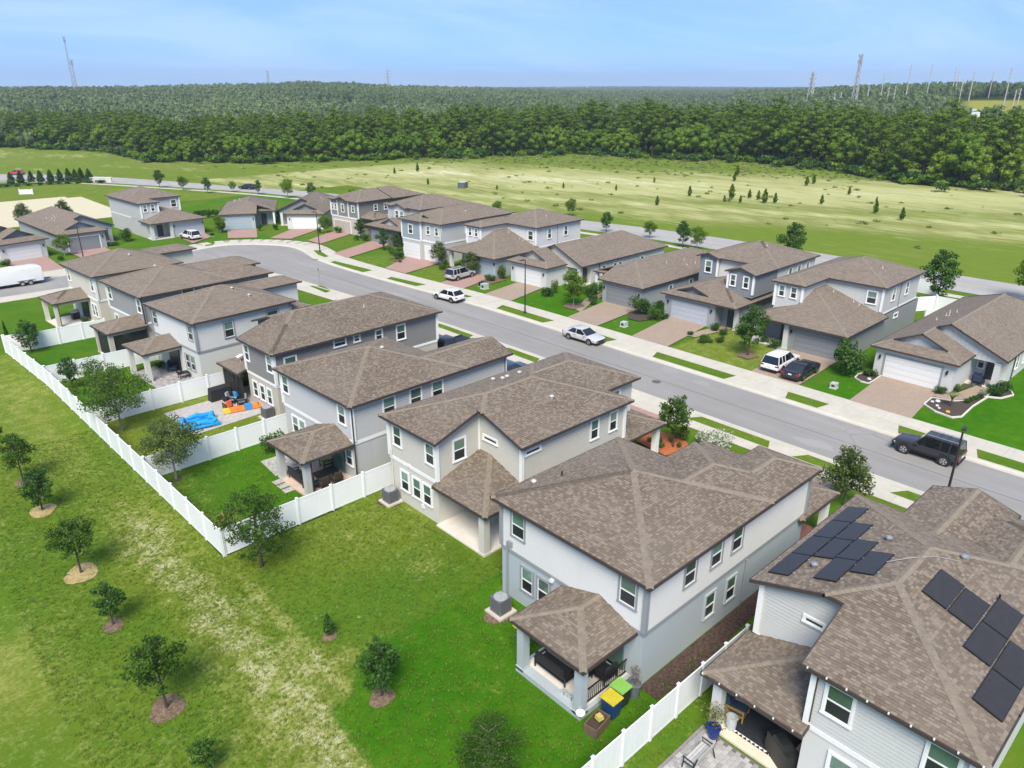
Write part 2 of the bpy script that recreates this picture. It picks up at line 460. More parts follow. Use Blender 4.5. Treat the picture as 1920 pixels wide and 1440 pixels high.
def in_frame(x, y, z):
    global _ci
    if _ci is None: _ci = (Matrix.Translation(EYE) @ cam.rotation_euler.to_matrix().to_4x4()).inverted()
    p = _ci @ Vector((x, y, z))
    if p.z > -1: return False
    u = p.x/-p.z*1378; w = p.y/-p.z*1378
    return abs(u) < 960 and abs(w) < 720

# ------------------------------------------------------------------ house components
FACE = {'x-': (-90, (-1,0)), 'x+': (90, (1,0)), 'y-': (0, (0,-1)), 'y+': (180, (0,1))}
_wc = {}
def win_mesh(w, h, tm, split=True):
    k = (round(w,2), round(h,2), tm.name, split)
    if k in _wc: return _wc[k]
    f = MB(); t = 0.10
    f.box(-w/2-t, w/2+t, -0.075, 0, h/2, h/2+t); f.box(-w/2-t-0.02, w/2+t+0.02, -0.1, 0, -h/2-t*0.8, -h/2)
    f.box(-w/2-t, -w/2, -0.075, 0, -h/2, h/2); f.box(w/2, w/2+t, -0.075, 0, -h/2, h/2)
    fr = MB(); s = 0.045
    fr.box(-w/2, w/2, -0.052, 0, h/2-s, h/2); fr.box(-w/2, w/2, -0.052, 0, -h/2, -h/2+s)
    fr.box(-w/2, -w/2+s, -0.052, 0, -h/2+s, h/2-s); fr.box(w/2-s, w/2, -0.052, 0, -h/2+s, h/2-s)
    if split: fr.box(-w/2+s, w/2-s, -0.058, 0, -0.03, 0.03)
    g1 = MB(); g2 = MB()
    if split:
        g1.face([(-w/2+s,-0.034,0.03),(w/2-s,-0.034,0.03),(w/2-s,-0.034,h/2-s),(-w/2+s,-0.034,h/2-s)])
        g2.face([(-w/2+s,-0.028,-h/2+s),(w/2-s,-0.028,-h/2+s),(w/2-s,-0.028,-0.03),(-w/2+s,-0.028,-0.03)])
    else: g2.face([(-w/2+s,-0.028,-h/2+s),(w/2-s,-0.028,-h/2+s),(w/2-s,-0.028,h/2-s),(-w/2+s,-0.028,h/2-s)])
    _wc[k] = (f.mesh('window', tm), fr.mesh('sash', WHITE), g1.mesh('pane', GL_UP) if split else None, g2.mesh('pane', GL_LO))
    return _wc[k]
def window(h, face, plane, a, z, w=0.85, hh=1.35, tm=None, split=True):
    """a: position along the wall, z: sill height"""
    rz, n = FACE[face]; f, fr, g1, g2 = win_mesh(w, hh, tm or WHITE, split)
    loc = (plane, a, z+hh/2) if face[0] == 'x' else (a, plane, z+hh/2)
    o = inst('window', f, h, loc, R(rz))
    inst('sash', fr, o)
    if g1: inst('pane', g1, o)
    inst('pane', g2, o)
    return o
def walls(h, name, poly, z0, z1, mat, roof=None):
    mb = MB(); n = len(poly)
    for i in range(n):
        p, q = poly[i], poly[(i+1)%n]; L = math.hypot(q[0]-p[0], q[1]-p[1])
        k = max(1, int(math.ceil(L/0.3))) if roof else 1
        for j in range(k):
            a = (p[0]+(q[0]-p[0])*j/k, p[1]+(q[1]-p[1])*j/k); b = (p[0]+(q[0]-p[0])*(j+1)/k, p[1]+(q[1]-p[1])*(j+1)/k)
            ta = tb = z1
            if roof:
                za, zb = roof.z(*a), roof.z(*b)
                ta = (za-0.1) if za is not None else z1; tb = (zb-0.1) if zb is not None else z1
            mb.face([(a[0],a[1],z0),(b[0],b[1],z0),(b[0],b[1],tb),(a[0],a[1],ta)])
    return mb.build(name, mat, h)
def lap_walls(h, name, poly, z0, mat, roof, ztop=5.84, course=0.178):
    """horizontal boards, each leaning out over the one below; plain wall above ztop follows the roof"""
    o = walls(h, name, poly, z0, ztop, mat, roof)
    mb = MB(); n = len(poly)
    ccw = sum(poly[i][0]*poly[(i+1)%n][1]-poly[(i+1)%n][0]*poly[i][1] for i in range(n)) > 0
    for i in range(n):
        p, q = poly[i], poly[(i+1)%n]; L = math.hypot(q[0]-p[0], q[1]-p[1]); dx, dy = (q[0]-p[0])/L, (q[1]-p[1])/L
        nx, ny = (dy, -dx) if ccw else (-dy, dx); z = z0; a, b = 0.004, 0.026
        rz_ = [roof.z(p[0]+dx*L*k/20, p[1]+dy*L*k/20) for k in range(21)] if roof else []
        top = max([q_ for q_ in rz_ if q_ is not None] or [ztop])-0.12
        while z < max(ztop, top)-0.01:
            z1 = min(ztop, z+course) if z < ztop-0.01 else z+course
            if z >= ztop-0.01:
                nseg = max(1, int(L/.25))
                for k in range(nseg):
                    u0, u1 = L*k/nseg, L*(k+1)/nseg; za, zb = roof.z(p[0]+dx*u0, p[1]+dy*u0), roof.z(p[0]+dx*u1, p[1]+dy*u1)
                    if za is None or zb is None or min(za, zb)-.1 < z1: continue
                    A, B = (p[0]+dx*u0, p[1]+dy*u0), (p[0]+dx*u1, p[1]+dy*u1)
                    mb.face([(A[0]+nx*b,A[1]+ny*b,z),(B[0]+nx*b,B[1]+ny*b,z),(B[0]+nx*a,B[1]+ny*a,z1),(A[0]+nx*a,A[1]+ny*a,z1)])
                z = z1; continue
            mb.face([(p[0]+nx*b,p[1]+ny*b,z),(q[0]+nx*b,q[1]+ny*b,z),(q[0]+nx*a,q[1]+ny*a,z1),(p[0]+nx*a,p[1]+ny*a,z1)])
            mb.face([(p[0],p[1],z),(q[0],q[1],z),(q[0]+nx*b,q[1]+ny*b,z),(p[0]+nx*b,p[1]+ny*b,z)]); z = z1
    s = mb.build('siding_boards', mat, o); s['kind'] = 'stuff'
    return o
def belt(h, poly, z, mat, hgt=0.22, skip=()):
    mb = MB(); n = len(poly); t = 0.05
    ccw = sum(poly[i][0]*poly[(i+1)%n][1]-poly[(i+1)%n][0]*poly[i][1] for i in range(n)) > 0
    for i in range(n):
        if i in skip: continue
        p, q = poly[i], poly[(i+1)%n]; L = math.hypot(q[0]-p[0], q[1]-p[1]); dx, dy = (q[0]-p[0])/L, (q[1]-p[1])/L
        nx, ny = (dy, -dx) if ccw else (-dy, dx)
        P = [(p[0]-dx*0.03, p[1]-dy*0.03), (q[0]+dx*0.03, q[1]+dy*0.03)]
        P += [(P[1][0]+nx*t, P[1][1]+ny*t), (P[0][0]+nx*t, P[0][1]+ny*t)]
        mb.hexa([(x, y, z) for x, y in P]+[(x, y, z+hgt) for x, y in P])
    return mb.build('belt_trim', mat, h)
def corner(h, x, y, z0, z1, mat, w=0.15):
    s = 0.036
    return MB().box(x-w/2-s, x+w/2+s, y-w/2-s, y+w/2+s, z0, z1).build('corner_trim', mat, h)
def garage(h, plane, a0, a1, mat, tm, face='x-', hgt=2.2):
    """sectional door: four panels in a frame"""
    rz, n = FACE[face]; w = a1-a0; c = (a0+a1)/2
    loc = (plane, c, 0.02) if face[0] == 'x' else (c, plane, 0.02)
    t = 0.16
    f = MB(); f.box(-w/2-t, -w/2, -0.06, 0, 0, hgt+t); f.box(w/2, w/2+t, -0.06, 0, 0, hgt+t); f.box(-w/2, w/2, -0.06, 0, hgt, hgt+t)
    o = inst('garage_door', f.mesh('garage_door', tm), h, loc, R(rz))
    k = 4; hh = hgt/k
    pm = MB(); pm.box(-w/2+0.01, w/2-0.01, -0.03, 0, 0.014, hh-0.008)
    m = 4; pw = (w-0.2)/m
    for i in range(m): pm.box(-w/2+0.1+i*pw+0.08, -w/2+0.1+(i+1)*pw-0.08, -0.036, -0.03, 0.1, hh-0.1)
    me = pm.mesh('door_panel', mat)
    for i in range(k): inst('door_panel', me, o, (0, 0, i*hh))
    return o
_lampme = None
def wall_lamp(h, face, plane, a, z=1.9):
    global _lampme
    if _lampme is None:
        m = MB(); m.box(-0.06, 0.06, -0.04, 0, -0.05, 0.2); m.box(-0.08, 0.08, -0.2, -0.04, 0.12, 0.17); m.box(-0.07, 0.07, -0.19, -0.05, -0.14, 0.12)
        _lampme = m.mesh('wall_lamp', BLACK)
    rz, n = FACE[face]
    inst('wall_lamp', _lampme, h, (plane, a, z) if face[0] == 'x' else (a, plane, z), R(rz))
def vent(o, roof, x, y, mat=None, big=False):
    z = roof.z(x, y)
    if z is None: return
    m = MB()
    if big: m.lathe([(0.09, -0.05), (0.09, 0.12), (0.16, 0.14), (0.15, 0.2), (0.05, 0.25), (0.0, 0.25)], (x, y, z), 12)
    else: m.tube([(x, y, z-0.05), (x, y, z+0.28)], 0.04, 8).lathe([(0.1, 0.0), (0.05, 0.07)], (x, y, z), 10)
    m.build('vent_pipe', (plain('vent_paint', (.46, .45, .43), .6) if mat in (None, WHITE) else mat), o)
def post(h, x, y, z0, z1, w, mat):
    return MB().box(x-w/2, x+w/2, y-w/2, y+w/2, z0, z1).box(x-w/2-0.04, x+w/2+0.04, y-w/2-0.04, y+w/2+0.04, z0, z0+0.16).box(x-w/2-0.04, x+w/2+0.04, y-w/2-0.04, y+w/2+0.04, z1-0.1, z1).build('post', mat, h)
def spout(h, pts, mat=None):
    return MB().tube(pts, 0.05, 6).build('downspout', mat or FASCIA, h)
def slab(h, x0, x1, y0, y1, z, mat=None, name='slab'):
    return MB().box(x0, x1, y0, y1, -0.3, z).build(name, mat or CREAM, h)
def beam(h, segs, z0, z1, mat, w=0.3):
    mb = MB()
    for (x0, y0, x1, y1) in segs:
        mb.box(min(x0,x1)-w/2, max(x0,x1)+w/2, min(y0,y1)-w/2, max(y0,y1)+w/2, z0, z1)
    return mb.build('beam', mat, h)
# ------------------------------------------------------------------ wall colours
S_WHITE = siding('siding_white', (0.56, 0.56, 0.55)); ST_WHITE = siding('stucco_white', (0.57, 0.565, 0.55), 'stucco'); BD_WHITE = siding('boards_white', (0.54, 0.54, 0.53), 'board')
S_LGREY = siding('siding_light_grey', lin(181, 182, 180)); ST_BLUE = siding('stucco_pale_blue_grey', lin(164, 173, 177), 'stucco')
S_BEIGE = siding('siding_greige', lin(182, 179, 170)); ST_BEIGE = siding('stucco_pale_greige', lin(196, 192, 183), 'stucco')
S_BLGR = siding('siding_blue_grey', lin(175, 176, 176)); ST_LGREY = siding('stucco_light_grey', lin(180, 181, 180), 'stucco')
S_TAUPE = siding('siding_taupe_grey', lin(122, 120, 117)); ST_SAND = siding('stucco_sand', lin(181, 174, 163), 'stucco')
S_GREY = siding('siding_grey', lin(138, 138, 138)); ST_GREY = siding('stucco_grey', lin(134, 138, 141), 'stucco'); BD_GREY = siding('boards_grey', lin(122, 128, 133), 'board')
ST_CREAM = siding('stucco_cream', lin(199, 194, 181), 'stucco'); ST_DGREY = siding('stucco_dark_grey', lin(92, 94, 95), 'stucco')
ST_SILV = siding('stucco_silver_grey', lin(152, 155, 159), 'stucco'); BD_BLUE = siding('boards_blue_grey', lin(140, 152, 160), 'board')
D_WHITE = plain('door_white', (0.68, 0.68, 0.68), 0.5, 0.03); D_GREY = plain('door_grey', lin(124, 127, 132), 0.5, 0.04); D_BLUE = plain('door_blue_grey', lin(148, 164, 174), 0.5, 0.04)
D_SAND = plain('door_sand', lin(178, 168, 156), 0.5, 0.04); D_LGREY = plain('door_light_grey', lin(170, 176, 186), 0.5, 0.04); D_DARK = plain('door_dark', lin(60, 62, 64), 0.5, 0.05)
def mk_screen():
    m, nt, b = newmat('insect_screen'); b.inputs['Base Color'].default_value = (0.02, 0.02, 0.021, 1); b.inputs['Roughness'].default_value = 0.7; b.inputs['Alpha'].default_value = 0.78
    return m
SCREEN = mk_screen()

def lanai(h, rect, sides, detail, mat, floor_z=0.16, posts=(), beams=(), screen=None, zf=2.9, pw=0.42):
    rf = Roof([(*rect, sides)], ze=zf)
    roof_build(h, rf, detail)
    x0, x1, y0, y1 = rect
    for px, py in posts: post(h, px, py, floor_z-0.1, zf-0.15, pw, mat)
    if beams: beam(h, beams, zf-0.42, zf-0.13, mat, 0.28)
    return rf

# ------------------------------------------------------------------ near row, backs towards the camera
def near_houses():
    # --- solar house, lower right corner
    h = thing('house', 'light grey two-storey house with black solar panels on its shingle roof', 'house', (22.2, 2.2, 0))
    rf = Roof([(0,13.5,0,10.05,'xyXY'), (5,17.4,3.7,7.7,'yY'), (5,17.0,0,5.2,'yXY')], [(-.1,3.1,6.13,10.2)])
    o = roof_build(h, rf, 2)
    poly = [(.4,.4),(16.6,.4),(16.6,4.1),(17,4.1),(17,7.3),(13.1,7.3),(13.1,9.65),(3.5,9.65),(3.5,5.73),(.4,5.73)]
    walls(h, 'lower_wall', poly, -.3, 2.95, ST_WHITE); lap_walls(h, 'upper_wall', poly, 2.95, S_LGREY, rf)
    belt(h, poly, 2.88, WHITE)
    for x, y in ((.4,.4),(.4,5.73),(3.5,9.65)): corner(h, x, y, 3.1, 5.78 if x < 1 else 5.9, WHITE)
    for y in (4.72, 1.25): window(h, 'x-', .4, y, 4.05, .95, 1.35)
    for y in (4.2, 3.0, 1.8): window(h, 'x-', .4, y, 1.0, .85, 1.4)
    window(h, 'x-', 3.5, 7.25, 4.98, .8, .22, split=False)
    window(h, 'y-', .4, 5.0, 4.05); window(h, 'y-', .4, 8.0, 4.05); window(h, 'y+', 9.65, 6.0, 4.05)
    vent(o, rf, 5.1, 8.3, STEEL, True); vent(o, rf, 8.6, 6.7, STEEL, True); vent(o, rf, 9.2, 3.9, STEEL, True); vent(o, rf, 8.2, 2.2, BLACK)
    lf = lanai(h, (-.15,3.6,5.6,10.0), 'xY', 1, ST_WHITE, .12, [(.35,9.35)], [(.25,5.9,.25,9.4),(.25,9.4,3.4,9.4)])
    slab(h, .1, 3.5, 5.7, 9.6, .12, plain('lanai_sand_floor', lin(214, 200, 180), .7, .05, 2))
    spout(h, [(.28,5.62,5.75),(.34,5.62,5.5),(.34,5.62,3.25)])
    MB().box(3.35,3.49,6.1,8.7,.12,2.3).build('sliding_door', GL_UP, h)
    # white light strip clips along the gutters
    m = MB()
    for k in range(9): y = .1+k*.72; m.box(-.1,-.05,y,y+.05,5.9,5.97)
    for k in range(6): y = 5.9+k*.8; m.box(-.25,-.2,y,y+.05,2.9,2.97)
    m.build('gutter_bulbs', WHITE, h)

    # --- white and blue-grey house, centre
    h = thing('house', 'white and pale blue two-storey house with grey trim beside the solar panel house', 'house', (21.6, 14.8, 0))
    rf = Roof([(0,10.25,0,10.2,'xyXY'), (6,13.05,0,6.7,'yXY'), (6,15.46,0,3.82,'yXY')])
    o = roof_build(h, rf, 2)
    poly = [(.4,.4),(15.06,.4),(15.06,3.42),(12.65,3.42),(12.65,6.3),(9.85,6.3),(9.85,9.8),(.4,9.8)]
    walls(h, 'lower_wall', poly, -.3, 2.95, ST_BLUE); lap_walls(h, 'upper_wall', poly, 2.95, S_WHITE, rf)
    belt(h, poly, 2.86, GREYTR, .2)
    for x, y in ((.4,.4),(.4,9.8),(15.06,.4)): corner(h, x, y, 3.06, 5.86, GREYTR)
    for y in (8.55, 1.4): window(h, 'x-', .4, y, 4.05, .9, 1.4, GREYTR)
    for y in (7.85, 6.65): window(h, 'x-', .4, y, 1.05, .8, 1.4, GREYTR)
    for x in (3.65, 5.85, 7.7): window(h, 'y-', .4, x, 4.05, .85, 1.35, GREYTR)
    for x in (5.75, 7.65): window(h, 'y-', .4, x, 1.05, .8, 1.35, ST_BLUE)
    window(h, 'y+', 9.8, 5, 4.05, tm=GREYTR)
    vent(o, rf, 2.2, 9.3, WHITE, True); vent(o, rf, 3.6, 8.6, BLACK)
    lanai(h, (-3.2,.42,.75,5.3), 'xyY', 1, ST_BLUE, .28, [(-2.85,4.75),(-2.85,1.15)], [(-2.85,1.15,-2.85,4.75),(-2.85,4.75,.3,4.75),(-2.85,1.15,.3,1.15)])
    slab(h, -3.1, .4, .9, 5.0, .28, ST_BLUE); MB().box(-2.6,.38,1.1,4.8,.2,.3).build('lanai_floor', CREAM, h)
    MB().box(.3,.39,1.4,3.6,.3,2.4).build('sliding_door', GL_UP, h)
    m = MB()                                                            # black metal railing, right side
    m.box(-2.6,.3,1.12,1.17,1.12,1.17); m.box(-2.6,.3,1.12,1.17,.42,.46)
    for k in range(22): x = -2.55+k*.13; m.box(x,x+.02,1.13,1.16,.46,1.12)
    m.build('railing', BLACK, h)
    spout(h, [(.28,9.3,3.5),(.28,9.3,.2)], GREYTR); MB().tube([(8.9,.33,2.9),(8.9,.33,.3)], .05, 6).build('conduit', GREYTR, h)
    MB().box(.24,.36,8.95,9.25,3.3,3.6).build('meter_box', GREYTR, h); MB().box(.2,.36,5.9,6.1,2.75,2.9).build('flood_light', WHITE, h)
    lr = Roof([(14.4,18.9,0.1,9.6,'xyXY')], ze=2.95); roof_build(h, lr, 1)
    walls(h, 'garage_wall', [(12.7,3.6),(18.3,3.6),(18.3,9.2),(9.9,9.2),(9.9,6.4),(12.7,6.4)], -.3, 2.9, ST_BLUE)
    for y in (.6, 3.3): post(h, 18.4, y, 0, 2.85, .4, WHITE)
    beam(h, [(15.1,.55,18.4,.55),(18.4,.55,18.4,3.4)], 2.5, 2.82, ST_BLUE); slab(h, 15.1, 18.7, .3, 3.6, .1, plain('porch_pavers', lin(150, 96, 82), .8, .15))

    # --- greige house with the notch
    h = thing('house', 'greige two-storey house with a covered patio set in its rear corner', 'house', (23.1, 27.85, 0), R(.5))
    rf = Roof([(0,13.9,0,9.75,'xyXY'), (5,17.6,2.3,9.75,'yXY')], [(-.1,3.4,-.1,3.9)])
    o = roof_build(h, rf, 1)
    poly = [(.4,4.3),(3.8,4.3),(3.8,.4),(13.5,.4),(13.5,2.7),(17.2,2.7),(17.2,9.35),(.4,9.35)]
    walls(h, 'lower_wall', poly, -.3, 2.95, ST_BEIGE); lap_walls(h, 'upper_wall', poly, 2.95, S_BEIGE, rf)
    belt(h, poly, 2.86, WHITE, .24, (1,))
    for x, y, z in ((.4,4.3,5.9),(.4,9.35,5.86),(3.8,.4,5.9),(13.5,.4,5.86)): corner(h, x, y, 3.1, z, WHITE)
    MB().box(3.72,3.8,4.2,4.3,3.1,6.75).build('corner_trim', WHITE, h)
    for y in (8.4, 4.95): window(h, 'x-', .4, y, 4.05, .8, 1.35)
    for y in (7.8, 6.5, 5.4): window(h, 'x-', .4, y, 1.0, .78, 1.35)
    window(h, 'y-', 4.3, 2.15, 4.0, .9, 1.4); window(h, 'x-', 3.8, 3.2, 5.05, 1.2, .25, split=False); window(h, 'y-', .4, 4.7, 5.05, 1.2, .25, split=False)
    window(h, 'y-', .4, 10.4, 4.05, .7, 1.35); window(h, 'y-', .4, 12.3, 4.05, .7, 1.35); window(h, 'y-', 2.7, 15.4, 4.05, .7, 1.3)
    vent(o, rf, 8.6, 2.6, WHITE, True)
    for x, y in ((8.4,8.1),(9.0,7.3),(8.5,7.2),(10.1,7.2)): vent(o, rf, x, y, WHITE, True)
    lanai(h, (0,3.82,-.55,4.32), 'xy', 1, ST_BEIGE, .1, [(.4,.0)], [(.4,0,.4,4.2),(.4,0,3.8,0)], pw=.46)
    slab(h, .15, 3.8, -.25, 4.3, .1, CREAM); MB().box(3.72,3.79,.6,2.8,.12,2.3).build('sliding_door', GL_UP, h)
    MB().box(.28,.4,7.1,7.3,3.0,3.15).build('flood_light', WHITE, h); MB().tube([(.33,9.1,3.6),(.33,9.1,.1)], .05, 6).build('conduit', ST_BEIGE, h)
    MB().box(.3,.4,5.8,6.0,.5,.8).build('outlet_box', WHITE, h)
    lr = Roof([(13.2,17.9,-.1,3.2,'xyX')], ze=2.95); roof_build(h, lr, 1)
    post(h, 17.4, .4, 0, 2.85, .4, WHITE); slab(h, 13.5, 17.7, .1, 2.7, .1)

    # --- blue-grey house with the long front wing
    h = thing('house', 'blue-grey two-storey house with white trim and black corner downspout', 'house', (22.2, 39.9, 0), R(2))
    rf = Roof([(0,10.4,0,10.4,'xyXY'), (4,15.15,0,5.0,'yY')])
    o = roof_build(h, rf, 1)
    poly = [(.4,.4),(14.7,.4),(14.7,4.6),(10,4.6),(10,10),(.4,10)]
    walls(h, 'lower_wall', poly, -.3, 2.95, ST_LGREY); lap_walls(h, 'upper_wall', poly, 2.95, S_BLGR, rf)
    belt(h, poly, 2.86, WHITE, .24)
    for x, y in ((.4,.4),(.4,10),(14.7,.4)): corner(h, x, y, 3.1, 5.86, WHITE)
    for y in (9.4, 1.7): window(h, 'x-', .4, y, 4.05, .8, 1.35)
    for y in (8.5, 7.5): window(h, 'x-', .4, y, 1.05, .8, 1.3)
    window(h, 'x-', .4, 1.2, 1.05, .7, 1.2)
    for x in (3.4, 5.75, 7.75): window(h, 'y-', .4, x, 4.1, .95, 1.4)
    vent(o, rf, 6.0, 4.6, WHITE, True)
    lanai(h, (-3.6,.42,.45,5.1), 'xyY', 1, ST_LGREY, .12, [(-3.05,4.55),(-3.05,1.0)], [(-3.05,1,-3.05,4.55),(-3.05,4.55,.3,4.55),(-3.05,1,.3,1)])
    slab(h, -3.3, .4, .8, 4.8, .12, plain('lanai_tan_floor', lin(196, 174, 158), .7, .05, 2)); MB().box(.3,.39,1.8,3.9,.14,2.4).build('sliding_door', GL_UP, h)
    spout(h, [(-.02,.02,5.8),(.3,.28,5.55),(.3,.28,.1)]); spout(h, [(-2.82,.74,2.7),(-2.82,.74,.1)]); spout(h, [(15.0,.2,5.8),(14.6,.28,5.5),(14.6,.28,.1)])
    lr = Roof([(9,17.5,5.2,10.3,'yXY')], ze=2.95); roof_build(h, lr, 0)
    walls(h, 'garage_wall', [(10,5.6),(17,5.6),(17,9.9),(10,9.9)], -.3, 2.9, ST_LGREY)

    # --- taupe house with the screened patio
    h = thing('house', 'taupe grey two-storey house with a dark screened patio and sand lower wall', 'house', (23.0, 53.0, 0), R(2))
    rf = Roof([(0,17.5,0,9.8,'xyXY')], [(-.1,3.3,5.95,9.9)])
    o = roof_build(h, rf, 1)
    poly = [(.4,.4),(17.1,.4),(17.1,9.4),(3.7,9.4),(3.7,5.55),(.4,5.55)]
    walls(h, 'lower_wall', poly, -.3, 2.95, ST_SAND); lap_walls(h, 'upper_wall', poly, 2.95, S_TAUPE, rf)
    belt(h, poly, 2.86, WHITE, .22)
    for x, y in ((.4,.4),(.4,5.55),(17.1,.4)): corner(h, x, y, 3.1, 5.86, WHITE)
    for y in (5.2, 1.2): window(h, 'x-', .4, y, 4.05, .8, 1.35)
    for y in (4.35, 3.1, 1.9): window(h, 'x-', .4, y, 1.0, .72, 1.3)
    window(h, 'y-', .4, 1.8, 4.2, 1.0, 1.0); window(h, 'y-', .4, 6.5, 5.0, 1.1, .7); window(h, 'y-', .4, 8.2, 5.0, .55, .6); window(h, 'y-', .4, 10.5, 4.6, .65, .9); window(h, 'y-', .4, 12.9, 4.1, .9, 1.35)
    vent(o, rf, 9.4, 5.4, WHITE, True); vent(o, rf, 11, 3.2, WHITE)
    lanai(h, (-.5,3.72,5.56,9.6), 'xY', 0, DARKMET, .1, [(-.1,9.25)], [(-.1,5.8,-.1,9.2)], pw=.16)
    MB().box(-.14,-.1,5.7,9.2,.1,2.5).build('screen', SCREEN, h); MB().box(-.1,3.7,9.2,9.24,.1,2.5).build('screen', SCREEN, h); slab(h, -.2, 3.7, 5.6, 9.3, .08)
    m = MB(); m.box(-.2,-.14,7.4,7.46,.1,2.5); m.box(-.2,-.14,6.5,6.56,.1,2.5); m.box(-.2,-.14,6.5,7.46,1.2,1.26); m.build('screen_door', DARKMET, h)
    d = MB(); d.hexa([(.35,7.0,3.75),(.85,7.0,3.9),(.85,7.45,3.9),(.35,7.45,3.75),(.35,7.0,3.79),(.85,7.0,3.94),(.85,7.45,3.94),(.35,7.45,3.79)]); d.tube([(.6,7.2,3.8),(.6,7.2,3.2)], .03, 6); d.build('dish_antenna', WHITE, h)

    # --- white house with grey trim
    h = thing('house', 'white two-storey house with grey corner trim and open patio with gravel floor', 'house', (21.5, 65.5, 0), R(5))
    rf = Roof([(0,10.6,0,9.9,'xyXY'), (5,15.4,6.3,9.9,'yXY')])
    o = roof_build(h, rf, 0)
    poly = [(.4,.4),(10.2,.4),(10.2,6.7),(15,6.7),(15,9.5),(.4,9.5)]
    walls(h, 'lower_wall', poly, -.3, 2.95, ST_WHITE); lap_walls(h, 'upper_wall', poly, 2.95, S_WHITE, rf)
    belt(h, poly, 2.86, GREYTR, .2)
    for x, y in ((.4,.4),(.4,9.5),(10.2,.4)): corner(h, x, y, 3.06, 5.86, GREYTR)
    for y in (8.8, 1.4): window(h, 'x-', .4, y, 4.0, .8, 1.35, GREYTR)
    for y in (2.9, 1.9): window(h, 'x-', .4, y, .9, .7, 1.35, GREYTR)
    window(h, 'y-', .4, 3.6, 3.75, .9, 1.5, GREYTR); window(h, 'y-', .4, 8.2, 4.4, 1.2, .9, GREYTR)
    vent(o, rf, 6.2, 3.9, WHITE, True); vent(o, rf, 7.0, 2.2, WHITE, True)
    lanai(h, (-3.25,.42,3.8,8.2), 'xyY', 0, ST_WHITE, .08, [(-2.85,7.8),(-2.85,4.2)], [(-2.85,4.2,-2.85,7.8),(-2.85,4.2,.3,4.2),(-2.85,7.8,.3,7.8)])
    slab(h, -3.1, .4, 1.0, 8.0, .06, plain('gravel_grey', lin(150, 146, 145), .9, .5, 3)); MB().box(.3,.39,4.6,6.8,.1,2.4).build('sliding_door', GL_LO, h)
    lr = Roof([(9.6,12.6,.4,4.2,'yXY')], ze=4.9); roof_build(h, lr, 0); walls(h, 'porch_wall', [(10.2,.8),(12.2,.8),(12.2,3.8),(10.2,3.8)], -.3, 4.85, ST_WHITE)

    # --- grey house with black screens
    h = thing('house', 'grey two-storey house with black screened patio and black downspout', 'house', (20.97, 78.0, 0), R(4.5))
    rf = Roof([(0,10.4,0,10.2,'xyXY'), (5,15,0,5,'yXY'), (5,16.5,5.5,10.2,'yXY')])
    o = roof_build(h, rf, 0)
    poly = [(.4,.4),(14.6,.4),(14.6,4.6),(10,4.6),(10,5.9),(16.1,5.9),(16.1,9.8),(.4,9.8)]
    walls(h, 'lower_wall', poly, -.3, 2.95, ST_SAND); walls(h, 'upper_wall', poly, 2.95, 5.9, S_GREY, rf)
    belt(h, poly, 2.86, WHITE, .22)
    for x, y in ((.4,.4),(.4,9.8)): corner(h, x, y, 3.1, 5.86, WHITE if y > 1 else S_GREY)
    for y in (9.0, 1.3): window(h, 'x-', .4, y, 4.0, .85, 1.4)
    window(h, 'x-', .4, 8.3, 1.0); window(h, 'y-', .4, 5.2, 4.9, 1.2, .8); window(h, 'y-', .4, 7.4, 4.9, 1.2, .8)
    vent(o, rf, 4.4, 5.8, WHITE, True)
    lanai(h, (-3.6,.42,0,4.4), 'xyY', 0, ST_SAND, .08, [(-3.2,4.0),(-3.2,.4)], [(-3.2,.4,-3.2,4),(-3.2,.4,.3,.4),(-3.2,4,.3,4)])
    MB().box(-3.24,-3.2,.6,3.8,.1,2.5).build('screen', SCREEN, h); MB().box(-3,.3,.38,.42,.1,2.5).build('screen', SCREEN, h); slab(h, -3.4, .4, .2, 4.2, .08)
    spout(h, [(.05,.05,5.8),(.3,.26,5.5),(.3,.26,.1)])

    # --- cream corner house
    h = thing('house', 'cream two-storey corner house with open white-posted patio beside the far lawn', 'house', (19.9, 90.5, 0), R(4.5))
    rf = Roof([(0,10.4,0,10.2,'xyXY'), (5,15.3,6.8,10.2,'yXY')])
    o = roof_build(h, rf, 0)
    poly = [(.4,.4),(10,.4),(10,7.2),(14.9,7.2),(14.9,9.8),(.4,9.8)]
    walls(h, 'lower_wall', poly, -.3, 2.95, ST_CREAM); walls(h, 'upper_wall', poly, 2.95, 5.9, ST_CREAM, rf)
    belt(h, poly, 2.86, WHITE, .2); corner(h, .4, .4, 3.06, 5.86, WHITE)
    for y in (8.8, 1.4): window(h, 'x-', .4, y, 4.0, .75, 1.4)
    for y in (2.6, 1.7): window(h, 'x-', .4, y, .9, .6, 1.4)
    vent(o, rf, 5.6, 3.2, WHITE, True)
    lanai(h, (-3.55,.42,3.2,8.0), 'xyY', 0, ST_CREAM, .08, [(-3.15,7.6),(-3.15,3.6)], [(-3.15,3.6,-3.15,7.6),(-3.15,3.6,.3,3.6),(-3.15,7.6,.3,7.6)])
    slab(h, -3.4, .4, 3.3, 7.9, .08); MB().box(.3,.39,4.2,6.4,.1,2.4).build('sliding_door', GL_LO, h); spout(h, [(-3.0,3.35,2.7),(-3.0,3.35,.1)])
near_houses()

